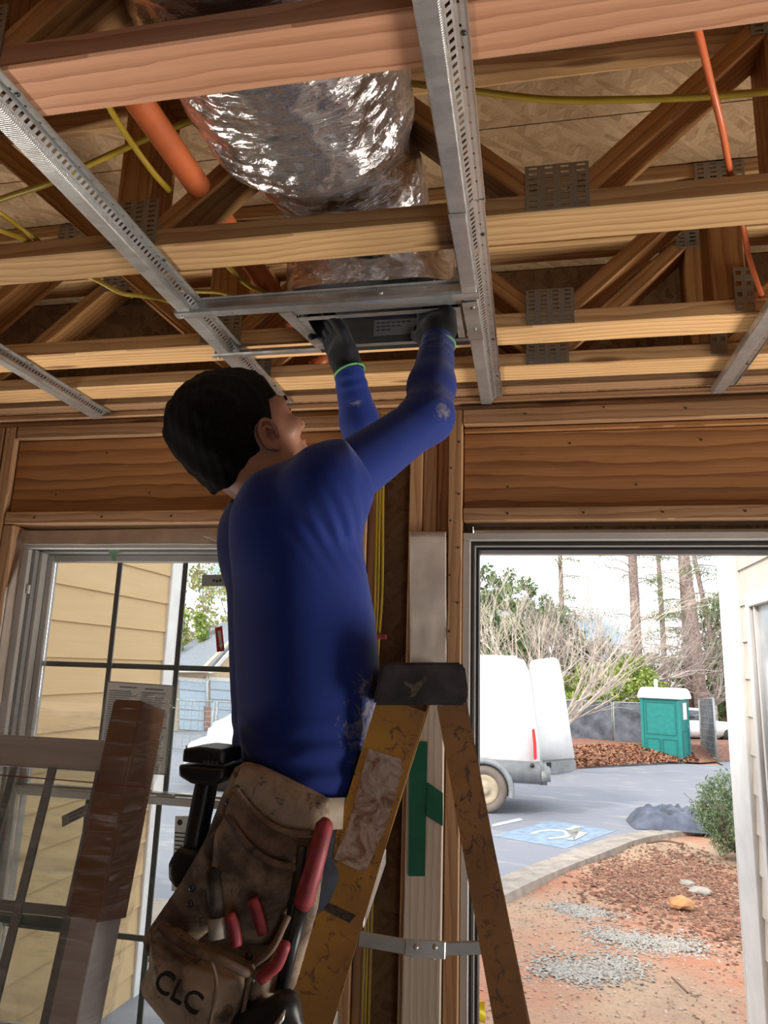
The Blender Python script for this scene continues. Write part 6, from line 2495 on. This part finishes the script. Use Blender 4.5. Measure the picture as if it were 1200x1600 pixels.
# ---- van with its rear doors open
VY = 11.6
VANW = plain('van_white', (0.80, 0.80, 0.80), 0.25, vary=0.02)
VANG = plain('van_grey_plastic', (0.23, 0.24, 0.25), 0.5, vary=0.08)
van = empty('cargo_van', (-2.4, VY + 1, gz(VY)), 'white cargo van parked in the lot with a rear door swung open', 'van')
vz = lambda py: PY(800, py, VY).z
vx = lambda px: PY(px, 1120, VY).x
roof, low, mid = vz(1024), vz(1218), vz(1186)
xr_b, xr_t = vx(842), vx(824)
xf = xr_b - 5.4
prof = [(xr_b, low), (xr_b + 0.02, mid + 0.02), (xr_t + 0.03, roof - 0.16), (xr_t - 0.10, roof), (xf + 1.6, roof), (xf + 0.75, roof - 0.95), (xf + 0.05, roof - 1.25), (xf, low)]


def van_body(prof, y0, y1, tuck):
    bm = bmesh.new()
    rows = []
    for (y, s) in ((y0, 1), (y1, 1)):
        rows.append([bm.verts.new((x, y + (tuck * max(0, (z - mid) / (roof - mid)) ** 2) * (1 if y == y0 else -1), z)) for (x, z) in prof])
    n = len(prof)
    bm.faces.new(rows[0])
    bm.faces.new(list(reversed(rows[1])))
    for i in range(n):
        bm.faces.new((rows[0][i], rows[1][i], rows[1][(i + 1) % n], rows[0][(i + 1) % n]))
    bmesh.ops.bevel(bm, geom=[e for e in bm.edges], offset=0.07, segments=3, affect='EDGES')
    return bm


from_bm('van_body', van_body(prof, VY, VY + 1.95, 0.10), VANW, van, True)
box('lower_cladding', (xf + 0.3, xr_b + 0.05), (VY - 0.03, VY + 1.98), (low - 0.05, mid - 0.02), VANG, van, bevel=0.04, seg=2, smooth=True)
box('rear_bumper', (xr_b - 0.05, xr_b + 0.16), (VY - 0.01, VY + 1.96), (low - 0.06, mid - 0.10), VANG, van, bevel=0.05, seg=2, smooth=True)
wcx, wr = vx(757), 0.345
wcz = gz(VY) + wr
for wx_ in (wcx, wcx - 3.6):
    def ring_vf(prof_r, n=28):
        V, Fc = [], []
        for k in range(n):
            a = 2 * math.pi * k / n
            for (r, y) in prof_r:
                V.append((wx_ + r * math.cos(a), y, wcz + r * math.sin(a)))
        m = len(prof_r)
        for k in range(n):
            for r in range(m - 1):
                p, q2 = k * m + r, ((k + 1) % n) * m + r
                Fc.append((p, p + 1, q2 + 1, q2))
        return V, Fc
    v, f = ring_vf([(0.20, VY - 0.04), (0.24, VY - 0.08), (0.31, VY - 0.09), (wr, VY - 0.05), (wr, VY + 0.14), (0.2, VY + 0.16)])
    recalc(mesh('tyre', v, f, plain('dusty_tyre', (0.16, 0.13, 0.11), 0.8), van, True))
    v, f = ring_vf([(0.0, VY - 0.045), (0.07, VY - 0.07), (0.08, VY - 0.045), (0.15, VY - 0.04), (0.20, VY - 0.07), (0.215, VY - 0.05)])
    recalc(mesh('wheel_rim', v, f, plain('dusty_rim', (0.42, 0.34, 0.24), 0.6), van, True))
    v, f = ring_vf([(0.36, VY - 0.038), (0.385, VY - 0.10), (0.44, VY - 0.10), (0.45, VY - 0.02)])
    keep = [q_ for q_ in f if all(v[i][2] > wcz - 0.12 for i in q_)]
    recalc(mesh('wheel_arch', v, keep, VANG, van, True))
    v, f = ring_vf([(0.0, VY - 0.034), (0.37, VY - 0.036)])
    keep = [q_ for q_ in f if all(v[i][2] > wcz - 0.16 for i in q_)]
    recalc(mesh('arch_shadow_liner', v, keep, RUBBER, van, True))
tl = prism('tail_light', [PY(*q_, VY - 0.03) for q_ in ((831, 1140), (835, 1138), (838, 1160), (839, 1186), (834, 1187), (833, 1160))], 0.05, RED_STICKER, van, normal=(0, 1, 0), bevel=0.008)
# the door: hinged at the rear corner, swung wide
dpx = [(827, 1036), (834, 1031), (866, 1027), (873, 1032), (878, 1060), (888, 1130), (898, 1186), (842, 1190), (840, 1160), (832, 1090)]
DYv = VY + 0.55
rd = prism('rear_door', [PY(a, b, DYv + (a - 827) * 0.006) for a, b in dpx], 0.06, VANW, van, bevel=0.02, smooth=True)
prism('door_foot', [PY(a, b, DYv - 0.01 + (a - 827) * 0.006) for a, b in ((842, 1190.5), (898, 1186.5), (899, 1202), (892, 1206), (848, 1212), (844, 1208))], 0.075, VANG, rd, bevel=0.015)
prism('door_stop', [PY(a, b, DYv - 0.05 + (a - 827) * 0.006) for a, b in ((852, 1192), (860, 1191), (860, 1199), (852, 1200))], 0.05, RUBBER, rd)
bm = bmesh.new()
bmesh.ops.create_cone(bm, cap_ends=True, segments=12, radius1=0.03, radius2=0.03, depth=0.04, matrix=Matrix.Rotation(math.pi / 2, 4, 'X'))
from_bm('bumper_knob', bm, RUBBER, van, True, Matrix.Translation(PY(832, 1196, VY - 0.04)))

# ---- portable toilet
TEAL = plain('teal_plastic', (0.010, 0.20, 0.18), 0.45, vary=0.06)
TEAL_D = plain('teal_recess', (0.008, 0.15, 0.14), 0.5, vary=0.06)
tcn = PE(1067, 1193)
TY = tcn.y
tsc = TY / 1130.0
toi = empty('portable_toilet', (tcn.x, tcn.y + 0.4, tcn.z), 'teal portable toilet with a white roof at the edge of the lot', 'portable toilet')
yawt = math.radians(24)
ta = Vector((-math.cos(yawt), math.sin(yawt), 0))         # along the side panel, to the left and back
tn = Vector((math.sin(yawt), math.cos(yawt), 0))           # along the door, to the right and back
TW, TD, TH = 1.22, 1.15, 1.98


def tpan(name, a0, a1, d0, d1, z0, z1, mat, parent=toi):
    """box in the toilet's own axes (along side, along door, up)"""
    c = tcn + ta * (a0 + a1) / 2 + tn * (d0 + d1) / 2 + Vector((0, 0, (z0 + z1) / 2))
    bm = bmesh.new()
    bmesh.ops.create_cube(bm, size=1.0, matrix=Matrix.Diagonal((abs(a1 - a0), abs(d1 - d0), z1 - z0, 1)))
    bmesh.ops.bevel(bm, geom=bm.edges[:], offset=min(0.012, abs(a1 - a0) * .3, abs(d1 - d0) * .3, (z1 - z0) * .3), segments=1, affect='EDGES')
    return from_bm(name, bm, mat, parent, False, frame_mat(c, ta, tn, Vector((0, 0, 1))))


tpan('cabin', 0.03, TW - 0.03, 0.03, TD - 0.03, 0.08, TH, TEAL)
tpan('skid', -0.02, TW + 0.02, -0.03, TD + 0.03, 0.0, 0.08, plain('skid_grey', (0.20, 0.18, 0.16), 0.8))
for (a0, a1) in ((-0.005, 0.09), (TW - 0.09, TW + 0.005)):
    tpan('corner_post', a0, a1, -0.005, 0.09, 0.08, TH, TEAL)
tpan('corner_post', -0.005, 0.09, TD - 0.09, TD + 0.005, 0.08, TH, TEAL)
# side panel ribs and recess frames (faces the viewer)
for (a0, a1, z0, z1) in ((0.14, 1.08, 0.80, 0.85), (0.14, 1.08, 1.78, 1.83), (0.14, 0.18, 0.85, 1.78), (1.04, 1.08, 0.85, 1.78), (0.14, 0.58, 0.66, 0.70), (0.66, 1.08, 0.66, 0.70), (0.14, 0.18, 0.18, 0.66), (0.56, 0.60, 0.18, 0.66), (0.64, 0.68, 0.18, 0.66), (1.04, 1.08, 0.18, 0.66), (0.16, 1.06, 0.14, 0.18)):
    tpan('side_rib', a0, a1, 0.012, 0.03, z0, z1, TEAL_D)
tdoor = tpan('door', 0.010, 0.03, 0.13, TD - 0.10, 0.14, TH - 0.10, TEAL)
for (d0, d1, z0, z1) in ((0.22, 0.95, 0.22, 0.26), (0.22, 0.95, 0.92, 0.96), (0.22, 0.26, 0.26, 0.92), (0.91, 0.95, 0.26, 0.92)):
    tpan('door_rib', -0.004, 0.010, d0, d1, z0, z1, TEAL_D, tdoor)
tpan('door_notice', -0.002, 0.009, 0.38, 0.86, 1.28, 1.80, PAPER, tdoor)
tpan('latch', -0.02, 0.009, 0.84, 0.94, 1.02, 1.08, VINYL_GREY, tdoor)
# white roof with a curved gable over the door
ROOF_W = plain('roof_white', (0.78, 0.76, 0.70), 0.4, vary=0.03)
V, Fc = [], []
for a in (-0.08, TW + 0.06):
    for k in range(9):
        t = k / 8
        V.append(tcn + ta * a + tn * (-0.08 + (TD + 0.16) * t) + Vector((0, 0, TH + 0.01 + 0.26 * math.sin(math.pi * t) ** 0.8)))
    V += [tcn + ta * a + tn * (TD + 0.08) + Vector((0, 0, TH - 0.06)), tcn + ta * a + tn * (-0.08) + Vector((0, 0, TH - 0.06))]
n = 11
Fc = [tuple(range(n)), tuple(range(2 * n - 1, n - 1, -1))] + [(i, (i + 1) % n, n + (i + 1) % n, n + i) for i in range(n)]
recalc(mesh('roof', V, Fc, ROOF_W, toi))
tube('vent_pipe', [tcn + ta * 0.95 + tn * 0.95 + Vector((0, 0, TH)), tcn + ta * 0.95 + tn * 0.95 + Vector((0, 0, TH + 0.52))], 0.06, ROOF_W, toi, n=12)

# ---- site fence panels with dark screening
SCREEN = plain('fence_screen', (0.115, 0.125, 0.15), 0.8, vary=0.25, scale=3)
FENCE_M = plain('fence_steel', (0.30, 0.32, 0.33), 0.5, 0.3)


def fence_panel(p, q_, label, hgt=1.85, screen=True, n_wire=14):
    e = empty('fence_panel', (p + q_) / 2, label, 'fence', 'temporary site fence')
    up = Vector((0, 0, hgt))
    for a in (p, q_):
        tube('post', [a, a + up], 0.035, FENCE_M, e, n=8)
    tube('top_rail', [p + up, q_ + up], 0.025, FENCE_M, e, n=6)
    tube('bottom_rail', [p + up * 0.06, q_ + up * 0.06], 0.02, FENCE_M, e, n=6)
    d = q_ - p
    if screen:
        nrm = Vector((d.y, -d.x, 0)).normalized()
        pts = [p + up * 0.05, q_ + up * 0.05, q_ + up * 0.97, p + up * 0.97]
        prism('screen_fabric', [x + nrm * 0.03 for x in pts], 0.008, SCREEN, e)
    bm_v, bm_f = [], []
    for k in range(1, n_wire):
        a = p + d * k / n_wire
        v, f = tube_vf([a + up * 0.05, a + up], 0.006, 4, False)
        o_ = len(bm_v)
        bm_v += v
        bm_f += [tuple(o_ + i for i in g) for g in f]
    for k in range(1, 10):
        v, f = tube_vf([p + up * k / 10, q_ + up * k / 10], 0.006, 4, False)
        o_ = len(bm_v)
        bm_v += v
        bm_f += [tuple(o_ + i for i in g) for g in f]
    w = mesh('wire_mesh', bm_v, bm_f, FENCE_M, e)
    w['kind'] = 'stuff'
    return e


FYd = 27.5
g1, g2, g3 = [PY(a, 1160, FYd) for a in (845, 957, 1022)]
for g in (g1, g2, g3):
    g.z = PY(957, 1166, FYd).z
fence_panel(g1, g2, 'screened fence panel left of its middle post, behind the van door', hgt=PY(957, 1097, FYd).z - g1.z)
fence_panel(g2 + Vector((0.08, 0, 0)), g3, 'screened fence panel between the middle post and the toilet', hgt=PY(957, 1097, FYd).z - g1.z)
fa, fb_ = PE(1121, 1192), PY(1096, 1160, 28.5)
fb_.z = gz(28.5)
fence_panel(fa, fb_, 'slanting screened fence panel right of the portable toilet', hgt=2.0)

# ---- cars
def car(loc, yaw, L, label, col=(0.80, 0.80, 0.80)):
    e = empty('car', loc, label, 'car', 'white cars parked outside')
    m = Matrix.Translation(loc) @ Matrix.Rotation(yaw, 4, 'Z')
    paint = plain('car_white', col, 0.25, vary=0.02)
    W_ = 1.75
    body = [(-L / 2, 0.30), (-L / 2, 0.72), (-L / 2 + 0.15, 0.86), (-L * 0.17, 0.95), (L * 0.42, 0.98), (L / 2, 0.80), (L / 2, 0.32)]
    cab = [(-L * 0.20, 0.93), (-L * 0.06, 1.42), (L * 0.24, 1.46), (L * 0.40, 0.97)]
    glass = [(-L * 0.165, 0.97), (-L * 0.05, 1.36), (L * 0.23, 1.40), (L * 0.35, 1.0)]
    for nm, pr, w, mt in (('body', body, W_, paint), ('cabin', cab, W_ * 0.86, paint), ('side_glass', glass, W_ * 0.87, GLASS_DARK)):
        o_ = prism(nm, [Vector((x, 0, z)) for x, z in pr], w, mt, None, normal=(0, 1, 0), bevel=0.06 if nm != 'side_glass' else 0.02, smooth=True)
        o_.matrix_basis = m
        adopt(o_, e)
    ws = prism('windscreen', [Vector((-L * 0.185, y, 0.98)) for y in (-0.66, 0.66)] + [Vector((-L * 0.068, y, 1.38)) for y in (0.6, -0.6)], 0.03, GLASS_DARK, None)
    ws.matrix_basis = m
    adopt(ws, e)
    for sx in (-0.31, 0.31):
        for sy in (-1, 1):
            c = Vector((L * sx, sy * (W_ / 2 - 0.08), 0.31))
            o_ = tube('wheel', [c - Vector((0, 0.11, 0)), c + Vector((0, 0.11, 0))], 0.31, RUBBER, None, n=20)
            o_.matrix_basis = m
            adopt(o_, e)
    for sy in (-1, 1):
        o_ = box('mirror', (-L * 0.12, -L * 0.12 + 0.12), (sy * W_ / 2 - 0.10, sy * W_ / 2 + 0.10), (0.98, 1.12), paint, None, bevel=0.03)
        o_.matrix_basis = m @ o_.matrix_basis
        adopt(o_, e)
        o_ = box('headlight', (-L / 2 - 0.01, -L / 2 + 0.1), (sy * 0.6 - 0.18, sy * 0.6 + 0.18), (0.62, 0.76), GLASS_DARK, None, bevel=0.02)
        o_.matrix_basis = m @ o_.matrix_basis
        adopt(o_, e)
    return e


cp = PY(1112, 1163, 33.0)
car(Vector((cp.x - 0.9, 33.0, cp.z)), math.radians(215), 4.3, 'white car half hidden behind the slanting fence panel')
cp = PY(326, 1200, 13.0)
car(Vector((cp.x + 2.05, 13.0, gz(13.0))), math.radians(8), 4.3, 'white car outside the window, half hidden by the man')

# ---- siding wings of the building on either side
SIDING = NT('tan_siding')
vv = SIDING.coord('Object', (2, 60, 25), jitter=20)
nn = SIDING.noise(vv, 1.0, 4.0, 0.6, 0.5)
SIDING.color(SIDING.mix(nn.outputs['Fac'], (0.56, 0.385, 0.20), (0.64, 0.46, 0.26)))
SIDING.bump(nn.outputs['Fac'], 0.35, 0.004)
SIDING = SIDING.set(0.65, spec=0.3)
TRIM = plain('white_trim', (0.74, 0.74, 0.74), 0.5, vary=0.04)
EXPO = 0.165


def wing(name, label, X, sgn, y0, y1, zlo, zhi, holes=(), mat=None):
    """lap siding on a wall standing square to the room's front; sgn is the side the boards face"""
    e = empty(name, (X, (y0 + y1) / 2, zlo), label, 'wall', kind='structure')
    box('backing', (X - sgn * 0.14, X - sgn * 0.025), (y0, y1), (zlo, zhi), OSB, e)
    n = int((zhi - zlo) / EXPO)
    for k in range(n):
        z = zlo + k * EXPO
        spans = [(y0, y1)]
        for (hy0, hy1, hz0, hz1) in holes:
            if z + EXPO > hz0 and z + EXPO * 0.6 < hz1:
                nsp = []
                for (a, b) in spans:
                    if hy0 > a:
                        nsp.append((a, min(b, hy0)))
                    if hy1 < b:
                        nsp.append((max(a, hy1), b))
                spans = nsp
        for (a, b) in spans:
            if b - a < 0.02:
                continue
            prof = [(X - sgn * 0.022, z), (X, z), (X - sgn * 0.010, z + EXPO + 0.02), (X - sgn * 0.022, z + EXPO + 0.02)]
            V = [((px_), a, pz_) for (px_, pz_) in prof] + [((px_), b, pz_) for (px_, pz_) in prof]
            # local X runs along the board
            m = frame_mat(((X), (a + b) / 2, z), Vector((0, 1, 0)), Vector((1, 0, 0)), Vector((0, 0, 1)))
            mi = m.inverted()
            o_ = mesh('siding_board', [mi @ Vector(v_) for v_ in V], [(0, 1, 2, 3), (7, 6, 5, 4), (0, 4, 5, 1), (1, 5, 6, 2), (2, 6, 7, 3), (3, 7, 4, 0)], mat or SIDING, e, False, m)
            recalc(o_)
    return e


XLW = -2.10
yc = PX(262, 950, XLW).y
yc2 = PX(289, 950, XLW).y
lw = wing('wall_wing_left', 'tan lap siding wing outside the window with a white corner board', XLW, 1, 2.08, yc, -0.30, 3.2)
box('corner_board', (XLW - 0.02, XLW + 0.012), (yc + 0.001, yc + 0.11), (-0.30, 3.2), TRIM, lw, bevel=0.004)
box('corner_board', (XLW - 0.13, XLW + 0.012), (yc + 0.1105, yc + 0.135), (-0.30, 3.2), TRIM, lw, bevel=0.004)
box('end_wall', (XLW - 3.0, XLW - 0.1305), (yc + 0.05, yc + 0.11), (-0.30, 3.2), SIDING, lw)
XRW = 0.97
yr = PX(1156, 950, XRW).y
yr2 = PX(1131, 950, XRW).y
hy1 = PX(1175, 1000, XRW).y
htop = PX(1175, 927, XRW).z
rw = wing('wall_wing_right', 'tan lap siding wing outside the door with white corner board and window', XRW, -1, 2.14, yr, -0.30, 3.2, holes=[(2.2, hy1, -0.5, htop)], mat=plain('overlit_siding', (0.66, 0.60, 0.52), 0.6, vary=0.04))  # same tan siding, its colour paled to carry the strong outdoor light
box('corner_board', (XRW - 0.014, XRW + 0.02), (yr + 0.001, yr2), (-0.30, 3.2), TRIM, rw, bevel=0.004)
box('corner_board', (XRW - 0.014, XRW + 0.13), (yr2 + 0.0005, yr2 + 0.025), (-0.30, 3.2), TRIM, rw, bevel=0.004)
box('window_trim', (XRW - 0.020, XRW + 0.02), (hy1 - 0.05, hy1 - 0.001), (-0.3, htop - 0.001), TRIM, rw, bevel=0.003)
box('window_trim', (XRW - 0.020, XRW + 0.02), (2.2, hy1 - 0.051), (htop - 0.06, htop - 0.001), TRIM, rw, bevel=0.003)
box('window_frame', (XRW - 0.004, XRW + 0.03), (hy1 - 0.075, hy1 - 0.0515), (-0.3, htop - 0.061), plain('taupe_frame', (0.26, 0.22, 0.19), 0.5), rw)
box('window_frame', (XRW - 0.008, XRW + 0.03), (hy1 - 0.10, hy1 - 0.0755), (-0.3, htop - 0.061), TRIM, rw)
box('window_pane', (XRW + 0.005, XRW + 0.010), (2.2, hy1 - 0.1005), (-0.3, htop - 0.061), plain('pale_pane', (0.5, 0.52, 0.55), 0.1), rw)

# ---- garage building across the lot, seen through the window
_ga, _gb = PY(262, 1100, 27.0), PY(440, 1100, 34.0)
_gn = (_gb - _ga).cross(Vector((0, 0, 1))).normalized()


def gp(px, py):
    r = _ray(px, py)
    o_ = Vector((0, 0, CZ))
    return o_ + r * ((_ga - o_).dot(_gn) / r.dot(_gn))



gar = empty('garage_building', gp(320, 1140), 'garage building with grey shingle roof and pale blue doors seen through the window', 'building')
GWALL = plain('garage_siding', (0.62, 0.46, 0.30), 0.7, vary=0.05)
GDOOR = plain('garage_door_blue', (0.50, 0.60, 0.70), 0.5, vary=0.03)
BRICK = plain('garage_brick', (0.36, 0.20, 0.15), 0.8, vary=0.25, scale=30)
SHINGLE = plain('grey_shingles', (0.20, 0.215, 0.25), 0.85, vary=0.2, scale=20)
nrm = (gp(400, 1100) - gp(268, 1100)).cross(Vector((0, 0, 1))).normalized()
if nrm.y > 0:
    nrm = -nrm
prism('front_wall', [gp(262, 1142), gp(440, 1150), gp(440, 1010), gp(385, 975), gp(315, 1046), gp(262, 1046)], 0.2, GWALL, gar, normal=nrm)
for (a, b) in ((276, 318), (324, 378), (386, 430)):
    e_ = prism('garage_door', [gp(a, 1139) + nrm * .14, gp(b, 1142) + nrm * .14, gp(b, 1066) + nrm * .14, gp(a, 1062) + nrm * .14], 0.06, GDOOR, gar, normal=nrm)
    for k in range(1, 5):
        z = k / 5
        p, q_ = gp(a, 1139).lerp(gp(a, 1062), z) + nrm * .175, gp(b, 1142).lerp(gp(b, 1066), z) + nrm * .175
        prism('panel_joint', [p, q_, q_ + Vector((0, 0, .03)), p + Vector((0, 0, .03))], 0.01, VINYL_GREY, e_, normal=nrm)
    prism('door_casing', [gp(a - 3, 1063) + nrm * .16, gp(b + 3, 1067) + nrm * .16, gp(b + 3, 1061) + nrm * .16, gp(a - 3, 1057) + nrm * .16], 0.06, TRIM, e_, normal=nrm)
prism('brick_pier', [gp(314, 1142) + nrm * .15, gp(322, 1142) + nrm * .15, gp(322, 1104) + nrm * .15, gp(314, 1104) + nrm * .15], 0.2, BRICK, gar, normal=nrm)
tube('downspout', [gp(318, 1104) + nrm * .2, gp(317, 1056) + nrm * .2], 0.06, TRIM, gar, n=8)
back = Vector((-2.0, 7.0, 0))
prism('roof_slope', [gp(386, 972) + nrm * .5, gp(450, 1040) + nrm * .5, gp(450, 1040) + back, gp(386, 972) + back], 0.12, SHINGLE, gar)
side_b = Vector((-6.0, 1.5, 0))
prism('hip_roof', [gp(250, 1047) + nrm * .4, gp(314, 1047) + nrm * .4, gp(386, 971) + nrm * .3, PY(346, 974, 36.0), PY(262, 1033, 33.0), PY(240, 1042, 31.0)], 0.10, SHINGLE, gar)
prism('eave_board', [gp(258, 1050) + nrm * .45, gp(330, 1050) + nrm * .45, gp(330, 1044) + nrm * .45, gp(258, 1044) + nrm * .45], 0.08, TRIM, gar, normal=nrm)
prism('rake_board', [gp(311, 1051) + nrm * .55, gp(316, 1051) + nrm * .55, gp(387, 976) + nrm * .55, gp(386, 968) + nrm * .55], 0.06, TRIM, gar, normal=nrm)
fl = [PY(a, 1160, 19.0) for a in (262, 330, 372)]
for g in fl:
    g.z = gz(19.0)
fence_panel(fl[0], fl[1], 'open wire fence panel in front of the garage, left one', hgt=PY(330, 1096, 19.0).z - gz(19.0), screen=False, n_wire=6)
fence_panel(fl[1] + Vector((.1, 0, 0)), fl[2] + Vector((1.5, 0, 0)), 'open wire fence panel in front of the garage, right one', hgt=PY(330, 1096, 19.0).z - gz(19.0), screen=False, n_wire=6)
